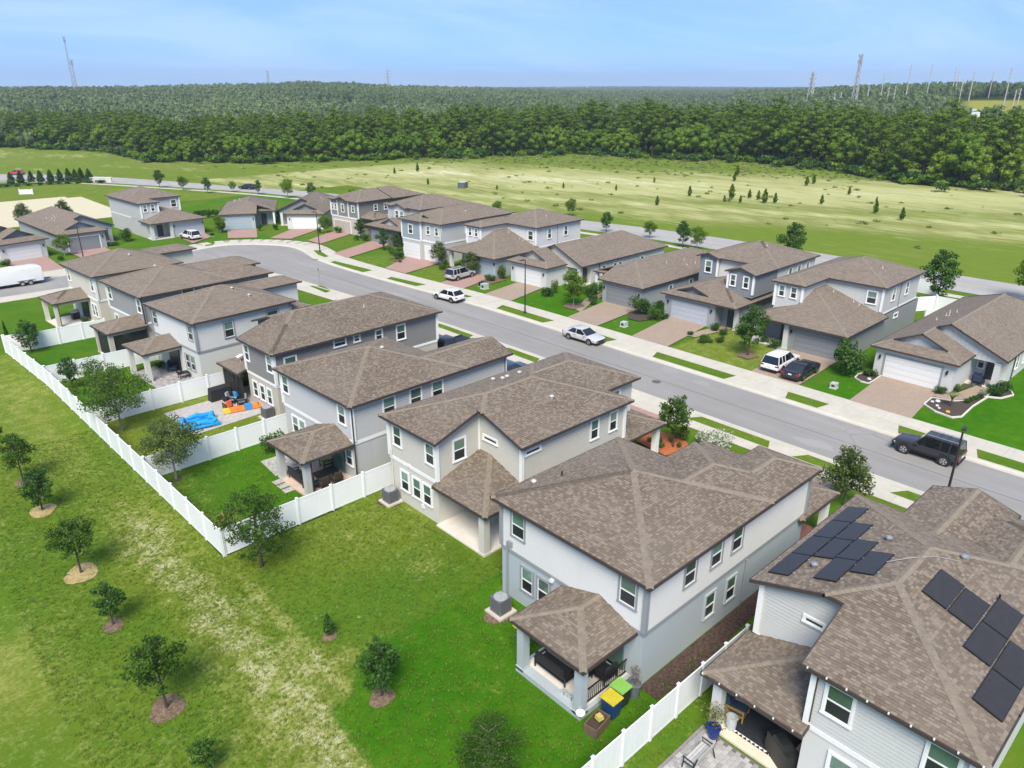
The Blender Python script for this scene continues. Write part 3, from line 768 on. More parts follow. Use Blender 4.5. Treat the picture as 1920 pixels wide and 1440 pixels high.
# ------------------------------------------------------------------ far row, fronts towards the camera
class Flip:
    """mirrors a front elevation left to right when asked"""
    def __init__(s, on, w): s.on = on; s.w = w
    def y(s, v_): return s.w-v_ if s.on else v_
    def rect(s, r):
        if not s.on: return r
        sd = r[4].replace('y', '#').replace('Y', 'y').replace('#', 'Y')
        return (r[0], r[1], s.w-r[3], s.w-r[2], sd, *r[5:])
    def poly(s, P): return [(x, s.w-y) for x, y in P][::-1] if s.on else P
    def face(s, f): return {'y-': 'y+', 'y+': 'y-'}.get(f, f) if s.on else f
    def span(s, a, b): return (s.w-b, s.w-a) if s.on else (a, b)

def model_hip_garage(label, p, rz, lower, upper, trim, door, mir=False):
    """two-storey house behind a hipped garage, bay with two windows over the porch"""
    F = Flip(mir, 10.4); h = thing('house', label, 'house', (*p, 0), R(rz))
    lo = Roof([F.rect(r) for r in ((0,9.9,0,7,'xy'), (0,5,5.2,10.4,'xY'))], ze=2.95); roof_build(h, lo, 0)
    up = Roof([F.rect(r) for r in ((9.25,20.3,.4,10.4,'xyXY'), (3.75,15,6.6,10.4,'xyY'))], ze=6.1); o = roof_build(h, up, 0)
    P = F.poly([(.75,.5),(20,.5),(20,10),(3,10),(3,6.2),(.75,6.2)]); walls(h, 'lower_wall', P, -.3, 3.0, lower, lo)
    U = F.poly([(4.05,6.95),(9.6,6.95),(9.6,.8),(20,.8),(20,10),(4.05,10)]); walls(h, 'upper_wall', U, 2.9, 6.1, upper, up)
    MB().box(9.58,20.03,F.span(.77,10.03)[0],F.span(.77,10.03)[1],2.9,3.1).build('belt_trim', trim, h)
    for x, y in ((9.6,.8),(4.05,6.95),(4.05,10)): corner(h, x, F.y(y), 3.4, 6.0, WHITE)
    for y in (9.25, 7.9): window(h, 'x-', 4.05, F.y(y), 4.55, .6, 1.15, WHITE)
    window(h, 'x-', 9.6, F.y(1.9), 4.1, .95, 1.3)
    for x in (12.6, 16.4): window(h, F.face('y-'), F.y(.8), x, 4.1, .75, 1.4)
    window(h, F.face('y-'), F.y(.5), 13.5, 2.1, 1.0, .4, split=False)
    a, b = F.span(.95, 5.65); garage(h, .75, a, b, door, trim if trim is not WHITE else lower)
    for y in (.7, 6.0): wall_lamp(h, 'x-', .75, F.y(y), 2.0)
    for y in (6.5, 9.9): post(h, .75, F.y(y), 0, 2.8, .5, ST_WHITE)
    a, b = F.span(6.2, 10.1); slab(h, .5, 3, a, b, .08); MB().box(2.9,3.0,*sorted((F.y(7.2),F.y(8.2))),.08,2.15).build('front_door', D_DARK, h)
    spout(h, [(9.5,F.y(.7),6.0),(14.4,F.y(.72),5.9),(14.4,F.y(.72),.2)], GREYTR)
    for x, y in ((8.6,5.6),(8.8,3.4),(8.9,2.8)): vent(o, lo, x, F.y(y), WHITE)
    vent(o, up, 14.2, F.y(3.0), WHITE)
    return h
model_hip_garage('grey two-storey house with hipped garage roof behind the white and black cars', (69.9, 27.7), 1, ST_GREY, S_LGREY, WHITE, D_GREY)
model_hip_garage('white two-storey house with pale blue garage behind the silver sport utility vehicle', (67.6, 77.0), 3, ST_BLUE, S_WHITE, WHITE, D_BLUE)

def model_gable(label, p, rz, wall, gable, door, trim, mir=False, s=.46, depth=21, detail=0, tall=0):
    """one-storey house: garage with a small gable over a shingle skirt, main gable behind"""
    F = Flip(mir, 10.2); h = thing('house', label, 'house', (*p, 0), R(rz))
    rf = Roof([F.rect(r) for r in ((4.2,depth,0,10.2,'yXY',2.95,s), (0,9,2.6,10.2,'xyY',2.95,s), (1.25,10,2.6,10.2,'yY',2.95,s))]); o = roof_build(h, rf, detail)
    P = F.poly([(.45,3.0),(6.8,3.0),(6.8,.4),(depth-.4,.4),(depth-.4,9.8),(.45,9.8)]); walls(h, 'wall', P, -.3, 2.9, wall)
    m = MB()
    def gw(x, y0, y1, z0, mb):
        k = 24
        for j in range(k):
            a, b = y0+(y1-y0)*j/k, y0+(y1-y0)*(j+1)/k; za, zb = rf.z(x, F.y(a)), rf.z(x, F.y(b))
            za = max(z0, (za or z0)-.08); zb = max(z0, (zb or z0)-.08)
            mb.face([(x,F.y(a),z0),(x,F.y(b),z0),(x,F.y(b),zb),(x,F.y(a),za)])
    gw(1.65, 3.4, 9.4, 3.0, m); m.build('gable_wall', gable, h); m = MB(); gw(4.6, .3, 9.6, 2.45, m); m.build('gable_wall', gable, h)
    a, b = F.span(4.0, 8.85); garage(h, .45, a, b, door, trim)
    for y in (3.5, 9.35): wall_lamp(h, 'x-', .45, F.y(y), 1.9)
    post(h, 4.75, F.y(.75), 0, 2.5, .5, wall)
    a, b = F.span(.4, 3.0); slab(h, 4.4, 6.8, a, b, .08)
    MB().box(6.7,6.8,*sorted((F.y(1.2),F.y(2.1))),.08,2.15).build('front_door', D_DARK, h)
    window(h, 'x-', 6.8, F.y(2.6), 1.0, .5, 1.2)
    for x in (9.5, 12.0, 13.2, 18.5): window(h, F.face('y-'), F.y(.4), x, .9, .7, 1.3)
    for x, y in ((9,7.8),(11,7.6),(13,7.9),(10.5,7.2),(12,7.0)): vent(o, rf, x, F.y(y), WHITE)
    spout(h, [(8.4,F.y(.2),2.9),(8.4,F.y(.33),2.7),(8.4,F.y(.33),.1)])
    return h, rf
model_gable('white one-storey house with white garage door and front garden bed', (69.4, 15.04), 0, ST_WHITE, BD_WHITE, D_WHITE, GREYTR, depth=25)
model_gable('white one-storey house with cream gable behind the streetlight and round tree', (69.0, 65.3), 2, ST_WHITE, ST_CREAM, D_WHITE, ST_WHITE, depth=24.5)
model_gable('pale one-storey house at the left picture edge behind the white trailer', (25.4, 137.2), 103, ST_WHITE, BD_GREY, D_WHITE, ST_WHITE, True, .46, 20)
model_gable('sage grey one-storey house with grey garage door near the sand lot', (37.2, 138.9), 94, ST_SILV, BD_BLUE, D_GREY, WHITE, False, .44, 24)
model_gable('white one-storey house with plain garage set at an angle on the street bend', (69.8, 128.6), 47, ST_WHITE, BD_GREY, D_WHITE, ST_WHITE, True, .46, 20)
model_hip_garage('pale blue two-storey house with white sport utility vehicle in front of its garage', (52.0, 139.8), 93, ST_LGREY, S_BLGR, WHITE, D_LGREY)

def model_hip(label, p, rz, wall, door, trim, mir=False, depth=23):
    """one-storey hip house with set-back entry"""
    F = Flip(mir, 10.2); h = thing('house', label, 'house', (*p, 0), R(rz))
    c = F.rect((-.1,3.4,6.95,10.3,'x'))[:4]
    rf = Roof([F.rect((0,depth,0,10.2,'xyXY'))], [c], ze=2.95, sl=.34); o = roof_build(h, rf, 0)
    P = F.poly([(.45,.4),(depth-.4,.4),(depth-.4,9.8),(4.9,9.8),(4.9,6.5),(.45,6.5)]); walls(h, 'wall', P, -.3, 2.9, wall, rf)
    lo = Roof([F.rect((3.0,7,6.6,10.3,'xY'))], ze=2.95); roof_build(h, lo, 0)
    a, b = F.span(1.0, 5.9); garage(h, .45, a, b, door, trim)
    for y in (.75, 6.2): wall_lamp(h, 'x-', .45, F.y(y), 1.9)
    post(h, 3.4, F.y(9.9), 0, 2.8, .35, WHITE)
    MB().box(4.8,4.9,*sorted((F.y(7.4),F.y(8.4))),.08,2.15).build('front_door', D_DARK, h)
    for x in (6.5, 11, 15): window(h, F.face('y-'), F.y(.4), x, 1.0, .7, 1.2)
    for x, y in ((9.5,3.4),(13,3.0),(12.2,2.0),(14.0,1.9)): vent(o, rf, x, F.y(y), WHITE)
    return h
model_hip('silver grey one-storey hip-roofed house between the white house and the dormered house', (70.0, 52.7), 1, ST_SILV, D_GREY, ST_SILV)
model_hip('one-storey house with blue garage door at the head of the street bend', (63.6, 136.4), 61.6, ST_BLUE, D_BLUE, ST_LGREY, True, 17)

def far_specials():
    # dormered house
    h = thing('house', 'grey and white two-storey house with two gabled dormers over its garage', 'house', (70.6, 40.4, 0), R(1))
    lo = Roof([(0,9,0,9.9,'xyY',2.95), (1.0,6,3.3,9.2,'yY',3.06,.36)]); roof_build(h, lo, 0)
    up = Roof([(8.4,19,-.1,10.5,'xyXY'), (3.3,14,-.1,3.7,'yY'), (8.0,14,7.4,10.5,'yY')], ze=6.1); o = roof_build(h, up, 0)
    walls(h, 'lower_wall', [(.5,2.8),(2.2,2.8),(2.2,.5),(18.6,.5),(18.6,9.6),(.5,9.6)], -.3, 2.95, ST_SILV, lo)
    walls(h, 'upper_wall', [(8.8,3.4),(8.8,.24),(18.6,.24),(18.6,10.1),(8.8,10.1)], 2.9, 6.1, ST_WHITE, up)
    walls(h, 'dormer_wall', [(3.6,.2),(9,.2),(9,3.4),(3.6,3.4)], 3.4, 6.1, BD_GREY, up); walls(h, 'dormer_wall', [(8.35,7.7),(9.2,7.7),(9.2,10.2),(8.35,10.2)], 2.9, 6.1, BD_GREY, up)
    m = MB()
    for j in range(20):
        a, b = 3.6+5.3*j/20, 3.6+5.3*(j+1)/20; m.face([(1.3,a,3.1),(1.3,b,3.1),(1.3,b,max(3.1,(lo.z(1.3,b) or 3.1)-.06)),(1.3,a,max(3.1,(lo.z(1.3,a) or 3.1)-.06))])
    m.build('gable_wall', BD_GREY, h)
    for y in (2.75, 1.1): window(h, 'x-', 3.6, y, 4.45, .6, 1.25)
    window(h, 'x-', 8.35, 8.95, 4.15, .8, 1.4)
    for x, y in ((3.6,.2),(3.6,3.4),(8.35,7.7)): corner(h, x, y, 3.8, 6.0, WHITE)
    for x in (12.2, 14.4, 16.6): window(h, 'y-', .24, x, 4.1, .75, 1.4)
    garage(h, .5, 3.7, 8.6, D_LGREY, ST_SILV); wall_lamp(h, 'x-', .5, 3.25); wall_lamp(h, 'x-', .5, 9.1)
    MB().box(2.1,2.2,1.2,2.1,.05,2.15).build('front_door', D_DARK, h); post(h, 1.6, .7, 0, 2.85, .4, ST_WHITE); vent(o, up, 13, 4.0, WHITE)
    MB().box(8.77,18.63,.2,.24,2.9,3.1).build('belt_trim', WHITE, h)

    # blue-grey flush-front house
    h = thing('house', 'pale blue-grey two-storey house with white garage and black downspout behind round flower bed', 'house', (67.5, 89.6, 0), R(4))
    up = Roof([(.5,17,0,9.6,'xyXY'), (0,6,4.2,9.6,'xyY'), (1.6,5.0,3.6,6.6,'yY',6.42,.3)], ze=6.1); o = roof_build(h, up, 0)
    P = [(.9,.4),(16.6,.4),(16.6,9.2),(.4,9.2),(.4,4.6),(.9,4.6)]
    walls(h, 'lower_wall', P, -.3, 3.0, ST_LGREY); walls(h, 'upper_wall', P, 3.0, 6.1, ST_LGREY, up)
    MB().box(.36,.4,4.6,9.2,3.2,5.95).build('front_panel', BD_BLUE, h)
    m = MB()
    for j in range(12):
        a, b = 3.9+2.4*j/12, 3.9+2.4*(j+1)/12; m.face([(1.75,a,6.35),(1.75,b,6.35),(1.75,b,max(6.35,up.z(1.75,b)-.05)),(1.75,a,max(6.35,up.z(1.75,a)-.05))])
    m.build('gable_wall', BD_GREY, h)
    belt(h, P, 2.95, WHITE)
    for x, y in ((.9,.4),(.4,9.2),(.4,4.6)): corner(h, x, y, 3.2, 6.0, WHITE)
    window(h, 'x-', .36, 7.0, 3.95, .95, 1.4); window(h, 'x-', .9, 3.4, 4.2, .7, 1.2); window(h, 'x-', .9, 1.4, 4.2, .7, 1.2)
    window(h, 'y-', .4, 6.5, 4.1, .95, 1.4); window(h, 'y-', .4, 12, 4.1)
    garage(h, .9, .9, 4.2, D_WHITE, WHITE); garage(h, .4, 5.2, 8.8, D_WHITE, WHITE); wall_lamp(h, 'x-', .4, 9.0); spout(h, [(.7,.3,6.0),(.8,.3,5.8),(.8,.3,.1)]); vent(o, up, 8, 2.4, WHITE, True)

    # dark grey garage house
    h = thing('house', 'two-storey house with dark charcoal garage half hidden by two round trees', 'house', (70.2, 102.2, 0), R(4))
    lo = Roof([(0,8,0,11.4,'xyY',2.95), (1.2,5,2.6,9.0,'yY',3.1,.42)]); roof_build(h, lo, 0)
    up = Roof([(4,16,.8,10.6,'xyXY'), (3.2,9,4.0,8.0,'yY')], ze=6.1); o = roof_build(h, up, 0)
    walls(h, 'lower_wall', [(.6,3),(2.4,3),(2.4,.4),(16,.4),(16,11),(.6,11)], -.3, 2.95, ST_DGREY, lo); walls(h, 'upper_wall', [(4.4,1.2),(15.6,1.2),(15.6,10.2),(4.4,10.2),(4.4,7.7),(3.6,7.7),(3.6,4.3),(4.4,4.3)], 2.9, 6.1, S_BLGR, up)
    m = MB()
    for j in range(20):
        a, b = 2.9+5.8*j/20, 2.9+5.8*(j+1)/20; m.face([(1.5,a,3.1),(1.5,b,3.1),(1.5,b,max(3.1,(lo.z(1.5,b) or 3.1)-.06)),(1.5,a,max(3.1,(lo.z(1.5,a) or 3.1)-.06))])
    m.build('gable_wall', S_BLGR, h)
    window(h, 'x-', 3.6, 6.6, 4.1); window(h, 'x-', 3.6, 5.3, 4.1); garage(h, .6, 5.6, 10.4, D_GREY, ST_DGREY)
    for y in (.6, 2.6): post(h, .6, y, 0, 2.8, .35, ST_DGREY)
    MB().box(2.3,2.4,1.2,2.1,.05,2.15).build('front_door', D_DARK, h)

    # taupe two-storey at the bend
    h = thing('house', 'taupe grey two-storey house with sand garage door near the bend streetlight', 'house', (71.0, 117.6, 0), R(6))
    up = Roof([(0,12,0.4,9.4,'xyXY'), (-.2,7,3.4,7.2,'yY'), (8,16,0,9.4,'yXY')], ze=6.1); o = roof_build(h, up, 0)
    P = [(.4,.8),(15.6,.8),(15.6,9.0),(.4,9.0)]
    walls(h, 'lower_wall', P, -.3, 3.0, ST_SAND); walls(h, 'upper_wall', P, 3.0, 6.1, S_TAUPE, up); belt(h, P, 2.9, WHITE)
    MB().box(.34,.4,3.7,6.9,3.12,6.0).build('front_panel', S_TAUPE, h)
    for x, y in ((.4,.8),(.4,9.0),(.38,3.7),(.38,6.9)): corner(h, x, y, 3.1, 5.95, WHITE, .13)
    for y in (8.5, 7.5): window(h, 'x-', .4, y, 4.1, .5, 1.1)
    window(h, 'x-', .34, 5.3, 3.9, .75, 1.4); window(h, 'x-', .4, 2.3, 4.15, .7, 1.1)
    for x in (4.4, 6.8, 9.2): window(h, 'y-', .8, x, 4.15, .7, 1.1)
    garage(h, .4, 3.4, 8.3, D_SAND, WHITE); lo = Roof([(.6,5.6,-3.2,.9,'xyX')], ze=3.3); roof_build(h, lo, 0)
    for x in (1.0, 5.2): post(h, x, -2.8, 0, 3.2, .3, WHITE)
far_specials()
# ------------------------------------------------------------------ ground, roads, lawns
from mathutils import noise as mnoise
def sstep(a, b, x):
    t = min(1, max(0, (x-a)/(b-a))); return t*t*(3-2*t)
def interp(T, x):
    if x <= T[0][0]: return T[0][1]
    for (a, va), (b, vb) in zip(T, T[1:]):
        if x <= b: return va+(vb-va)*(x-a)/(b-a)
    return T[-1][1]
LEFT = [(-1500,168),(-300,166),(0,162),(150,161),(300,159),(450,156),(560,152),(640,153),(720,157),(900,163.5),(1050,170),(1200,176),(1500,177),(1700,177)]
RIGHT = [(1380,176),(1480,171),(1560,164),(1640,159),(1750,156.5),(1900,156),(2400,158),(3200,166)]
def ucol(x, y):
    a = math.atan2(x, y)-R(42.7)
    a = max(-1.3, min(1.3, (a+math.pi) % (2*math.pi)-math.pi)); return 960+1487*math.tan(a)
def hill(x, y):
    D = math.hypot(x, y)
    if D < 380: return 0.0
    u = ucol(x, y)
    gl = max(0, 25.6+(160.6-interp(LEFT, u))*1100/1487-14.5)
    z = gl*sstep(430, 1080, D)*(1-0.55*sstep(1250, 2300, D))
    if u > 1380:
        gr = max(0, 25.6+(160.6-interp(RIGHT, u))*760/1487-12.5); z = max(z, gr*sstep(390, 740, D)*(1-0.5*sstep(1000, 2000, D)))
    z = max(z, 7*sstep(2200, 4800, D)*(0.75+0.35*math.sin(u*0.011+1)))
    return z+1.2*sstep(420, 700, D)*mnoise.noise((x*0.006, y*0.006, 3))

def mk_grass(name, olive, lush, dry, bare, grain=26.0, big=0.16, mid=1.1, fine=5.0, streak=None):
    m, nt, b = newmat(name); p0 = p = pos(nt)
    at = N(nt, 'VertexColor', layer_name='tint'); s = N(nt, 'SeparateColor'); nt.links.new(at.outputs[0], s.inputs[0])
    n1 = noise(nt, p, big, 6, 0.6)
    if streak is not None:
        mp_ = N(nt, 'Mapping'); mp_.inputs['Rotation'].default_value = (0, 0, R(streak)); mp_.inputs['Scale'].default_value = (1.0, .16, 1.0); nt.links.new(p0, mp_.inputs[0]); p = mp_.outputs[0]
    n2 = noise(nt, p, mid, 6, 0.65); n3 = noise(nt, p, grain, 3, 0.6); n4 = noise(nt, p, fine, 5, 0.7)
    g = math_(nt, 'ADD', s.outputs[1], math_(nt, 'MULTIPLY', math_(nt, 'SUBTRACT', math_(nt, 'ADD', n1, n2), 1.0), 1.5))
    c = mixc(nt, rmap(nt, g, 0.15, 0.85), olive, lush)
    c = mixc(nt, rmap(nt, math_(nt, 'ADD', s.outputs[1], math_(nt, 'MULTIPLY', math_(nt, 'SUBTRACT', n2, .5), .5)), 1.25, 1.75), c, mixc(nt, rmap(nt, math_(nt, 'ADD', math_(nt, 'MULTIPLY', n1, 1.0), n2), .7, 1.3), VIVID, (.080, .195, .010)))
    r = math_(nt, 'ADD', s.outputs[0], math_(nt, 'MULTIPLY', math_(nt, 'SUBTRACT', math_(nt, 'ADD', n2, n4), 1.0), 1.7))
    c = mixc(nt, rmap(nt, r, 0.35, 1.0), c, dry)
    q = math_(nt, 'ADD', s.outputs[2], math_(nt, 'ADD', math_(nt, 'MULTIPLY', math_(nt, 'SUBTRACT', math_(nt, 'ADD', n4, n3), 1.0), 1.5), math_(nt, 'MULTIPLY', math_(nt, 'SUBTRACT', n2, .5), 1.1)))
    c = mixc(nt, rmap(nt, q, 0.5, 0.8), c, bare)
    c = mixc(nt, rmap(nt, n3, 0.25, 0.75, 0, 0.55), c, mixc(nt, 0.45, c, (0, 0, 0)))
    c2 = N(nt, 'Gamma'); c2.inputs[1].default_value = 1.0; nt.links.new(c, c2.inputs[0])
    nt.links.new(c2.outputs[0], b.inputs['Base Color']); b.inputs['Roughness'].default_value = 0.95; b.inputs['Specular IOR Level'].default_value = 0.02
    h = math_(nt, 'ADD', math_(nt, 'MULTIPLY', n3, 0.6), n4)
    bump(nt, b, h, 0.7, 0.06)
    return m
OLIVE, LUSH, DRY, BARE = (0.135, 0.190, 0.020), (0.064, 0.162, 0.012), (0.29, 0.30, 0.075), (0.52, 0.49, 0.33)
VIVID = (0.032, 0.138, 0.005)
GRASS = mk_grass('lawn_grass', OLIVE, LUSH, DRY, BARE)
GRASS_V = mk_grass('watered_lawn_grass', (0.100, 0.180, 0.016), (0.045, 0.145, 0.010), (0.19, 0.225, 0.025), BARE)
FIELD = mk_grass('field_grass', (0.225, 0.245, 0.070), (0.145, 0.205, 0.028), (0.43, 0.43, 0.19), (0.68, 0.66, 0.45), 2.2, 0.03, .22, .8, -24.6)
WOODF = mk_grass('woodland_floor', (0.05, 0.075, 0.014), (0.035, 0.065, 0.010), (0.30, 0.30, 0.05), (0.3, 0.27, 0.18), 1.0, 0.02)

def sheet(name, label, x0, x1, y0, y1, z, mat, mask, res, test=None, kind='structure'):
    nx, ny = max(1, int(round((x1-x0)/res))), max(1, int(round((y1-y0)/res)))
    vs = [(x0+(x1-x0)*i/nx, y0+(y1-y0)*j/ny, z) for j in range(ny+1) for i in range(nx+1)]
    fs = []
    for j in range(ny):
        for i in range(nx):
            a = j*(nx+1)+i
            if test and not test((vs[a][0]+vs[a+1][0])/2, (vs[a][1]+vs[a+nx+1][1])/2): continue
            fs.append((a, a+1, a+nx+2, a+nx+1))
    me = bpy.data.meshes.new(name); me.from_pydata(vs, [], fs); me.materials.append(mat)
    at = me.color_attributes.new('tint', 'FLOAT_COLOR', 'POINT'); d = []
    for v_ in vs: d.extend((*mask(v_[0], v_[1]), 1.0))
    at.data.foreach_set('color', d)
    o = bpy.data.objects.new(name, me); COL.objects.link(o)
    return tag(o, label, kind=kind)
def flat(name, label, pts, z, mat, kind='structure', parent=None):
    o = MB().face([(x, y, z) for x, y in pts]).build(name, mat, parent)
    return tag(o, label, kind=kind) if parent is None else o
def fn(x, y, s, k=0): return mnoise.noise((x*s, y*s, k))

# the big ground sheet, polar so that it is fine close by and reaches the horizon
def big_ground():
    ds = [0.5, 25, 60, 100, 150, 200, 260, 320, 380]+[380+i*35 for i in range(1, 34)]+[1650, 1850, 2100, 2400, 2800, 3300, 3900, 4600, 5400, 6200, 6800]
    az = []; a = -180.0
    while a < 180:
        az.append(a); u = abs((a-42.7+180) % 360-180); a += 1.0 if u < 46 else 5.0
    vs = []; fs = []; n = len(az); d = []
    for D in ds:
        for a in az:
            x, y = D*math.sin(R(a)), D*math.cos(R(a)); vs.append((x, y, hill(x, y)-0.05))
            yf = 0.0
            u = ucol(x, y)
            if 520 < D < 720 and u > 1800: yf = 0.9          # the yellow pasture on the right
            d.extend((0.1+0.2*fn(x,y,.01)+yf, 0.6-yf, 0.15 if D < 1500 else 0.0, 1))
    for i in range(len(ds)-1):
        for k in range(n): fs.append((i*n+k, i*n+(k+1) % n, (i+1)*n+(k+1) % n, (i+1)*n+k))
    me = bpy.data.meshes.new('ground'); me.from_pydata(vs, [], fs); me.materials.append(WOODF)
    at = me.color_attributes.new('tint', 'FLOAT_COLOR', 'POINT'); at.data.foreach_set('color', d)
    o = bpy.data.objects.new('ground', me); COL.objects.link(o); tag(o, 'rolling ground reaching out to the wooded horizon', kind='structure')
big_ground()
FRONT = [(-40,520),(20,470),(66,414),(94,355),(93,290),(121,263),(155,245),(205,223),(230,206),(240,168),(252,146),(245,111),(228,81),(228,57),(236,20),(252,-60),(270,-160)]
def wcoord(x, y): return .909*x+.417*y
def field_mask(x, y):
    w = wcoord(x, y); n = fn(x, y, .03)*6+fn(x, y, .09, 2)*3
    n2 = fn(x, y, .018, 11)*14+fn(x, y, .06, 12)*8
    dry = 0.46+.22*fn(x, y, .04, 13)
    dry += .75*math.exp(-((w-212+n2*.8)/20)**2)*(.6+.4*sstep(230, 120, abs(y-110)*2))
    dry += .55*math.exp(-((w-172+n*.3)/2.2)**2)+.4*math.exp(-((w-160-n*.3)/1.6)**2)+.35*math.exp(-((w-190+n*.5)/3)**2)
    bare = (.42+.3*fn(x, y, .03, 15))*math.exp(-((w-211+n2)/17)**2)*sstep(10, 60, y)*(1-sstep(190, 260, y))+.45*math.exp(-((w-172+n*.3)/1.3)**2)
    lush = .35+.8*sstep(158, 146, w)+.8*sstep(238, 262, w)
    if y > 225: lush += .5; dry -= .35; bare *= .3
    return (max(0, min(1, dry-.45*(lush-.35))), min(1, lush), min(.8, bare))
sheet('meadow', 'open mown field of pale and green grass before the forest', 20, 330, -160, 520, -0.02, FIELD, field_mask, 4.0)

def mk_asphalt(name, col, var=.12):
    m, nt, b = newmat(name); p = pos(nt)
    n1 = noise(nt, p, .12, 5); n2 = noise(nt, p, 9, 4, .7); st = N(nt, 'Mapping'); st.inputs['Scale'].default_value = (.9, .05, 1); nt.links.new(p, st.inputs[0]); n3 = noise(nt, st.outputs[0], 1.0, 5)
    c = mixc(nt, rmap(nt, n1, .3, .7), tuple(x*(1-var) for x in col), tuple(x*(1+var) for x in col))
    c = mixc(nt, rmap(nt, n3, .4, .7, 0, .6), c, tuple(x*.78 for x in col)); c = mixc(nt, rmap(nt, n2, .3, .7, 0, .25), c, tuple(x*.6 for x in col))
    vo = N(nt, 'TexVoronoi', feature='DISTANCE_TO_EDGE'); vo.inputs['Scale'].default_value = .22; nt.links.new(p, vo.inputs['Vector'])
    wv = noise(nt, p, .8, 3)
    ck = math_(nt, 'MULTIPLY', math_(nt, 'LESS_THAN', vo.outputs['Distance'], .006), rmap(nt, n1, .5, .6)); c = mixc(nt, math_(nt, 'MULTIPLY', ck, .45), c, tuple(x*.45 for x in col))
    nt.links.new(c, b.inputs['Base Color']); b.inputs['Roughness'].default_value = .9; bump(nt, b, n2, .3, .01)
    return m
ASPH = mk_asphalt('asphalt_pale', (.272, .258, .244)); ASPH2 = mk_asphalt('asphalt_bleached', (.36, .345, .33), .08)
def mk_concrete(name, col):
    m, nt, b = newmat(name); p = pos(nt); n1 = noise(nt, p, .5, 6, .65); n2 = noise(nt, p, 14, 3); n3 = noise(nt, p, 2.3, 5, .7)
    c = mixc(nt, rmap(nt, n1, .3, .7), tuple(x*.9 for x in col), tuple(min(1, x*1.07) for x in col)); c = mixc(nt, rmap(nt, n2, .3, .7, 0, .15), c, tuple(x*.7 for x in col))
    c = mixc(nt, rmap(nt, n3, .5, .8, 0, .5), c, tuple(x*.62 for x in col))
    nt.links.new(c, b.inputs['Base Color']); b.inputs['Roughness'].default_value = .85; bump(nt, b, n2, .2, .008); return m
CONC = mk_concrete('concrete_pale', (.50, .465, .39))
def mk_pavers(name, c1, c2, mortar, bw=.22, rh=.11):
    m, nt, b = newmat(name); p = pos(nt)
    br = N(nt, 'TexBrick'); br.inputs['Scale'].default_value = 1; br.inputs['Brick Width'].default_value = bw; br.inputs['Row Height'].default_value = rh; br.inputs['Mortar Size'].default_value = .006
    br.inputs['Color1'].default_value = (*c1, 1); br.inputs['Color2'].default_value = (*c2, 1); br.inputs['Mortar'].default_value = (*mortar, 1); nt.links.new(p, br.inputs[0])
    n1 = noise(nt, p, .6, 5, .65); n2 = noise(nt, p, 4.5, 4, .7)
    c = mixc(nt, rmap(nt, n1, .35, .75, 0, .4), br.outputs[0], tuple(x*.72 for x in c1)); c = mixc(nt, rmap(nt, n2, .3, .7, 0, .3), c, tuple(min(1, x*1.15) for x in c2))
    nt.links.new(c, b.inputs['Base Color']); b.inputs['Roughness'].default_value = .88; bump(nt, b, math_(nt, 'SUBTRACT', 1.0, br.outputs['Fac']), .4, .01); return m
PAV_TAN = mk_pavers('pavers_tan', (.30, .225, .165), (.36, .275, .21), (.2, .15, .12)); PAV_PINK = mk_pavers('pavers_pink', (.33, .20, .165), (.40, .25, .205), (.24, .15, .13))
PAV_GREY = mk_pavers('pavers_grey', (.37, .345, .325), (.48, .45, .43), (.22, .2, .19), .3, .2)

NEAR = [(50.1,-70),(50.1,60),(49.4,72),(48.2,84),(47.3,95),(46.8,101),(45,107),(41,111.5),(35,113.4),(14,113.6),(-160,113.6)]
FAR = [(57.2,-70),(57.3,50),(57.1,71),(55.9,84),(55.1,98),(55.3,106),(56.1,109.5),(57.2,114.5),(56.9,119),(53.7,123.6),(50.2,126.4),(47,126.8),(43,125.6),(39,122.6),(34,121.2),(14,121),(-160,121)]
def smooth_line(P, n=2):
    for _ in range(n):
        Q = [P[0]]
        for a, b in zip(P, P[1:]): Q += [(a[0]*.75+b[0]*.25, a[1]*.75+b[1]*.25), (a[0]*.25+b[0]*.75, a[1]*.25+b[1]*.75)]
        P = Q+[P[-1]]
    return P
NEARS, FARS = smooth_line(NEAR), smooth_line(FAR)
def offset(P, d):
    o = []
    for i in range(len(P)):
        a, b = P[max(0, i-1)], P[min(len(P)-1, i+1)]; dx, dy = b[0]-a[0], b[1]-a[1]; L = math.hypot(dx, dy); o.append((P[i][0]+dy/L*d, P[i][1]-dx/L*d))
    return o
flat('road', 'grey asphalt residential street bending left at the far end', NEARS+FARS[::-1], 0.02, ASPH)
def band(name, label, line, prof, mat):
    """sweeps a profile of (offset, z) along a line"""
    rows = [[(x, y, z) for x, y in offset(line, d)] for d, z in prof]
    m = MB()
    for A, B in zip(rows, rows[1:]):
        for i in range(len(A)-1): m.face([A[i], A[i+1], B[i+1], B[i]])
    return tag(m.build(name, mat), label, kind='structure')
band('kerb', 'pale concrete kerb and gutter along the far side of the street', FARS, [(-.03,.024),(.35,.03),(.5,.11),(.75,.115),(.78,0)], CONC)
band('kerb', 'pale concrete kerb and gutter along the near side of the street', NEARS, [(.03,.024),(-.35,.03),(-.5,.11),(-.7,.115),(-.74,0)], CONC)
band('pavement', 'pale concrete band of driveway aprons between kerb and sidewalk, far side', FARS, [(.77,.07),(2.55,.07)], CONC)
band('pavement', 'pale concrete band of driveway aprons between kerb and sidewalk, near side', NEARS, [(-.73,.07),(-1.95,.07)], CONC)
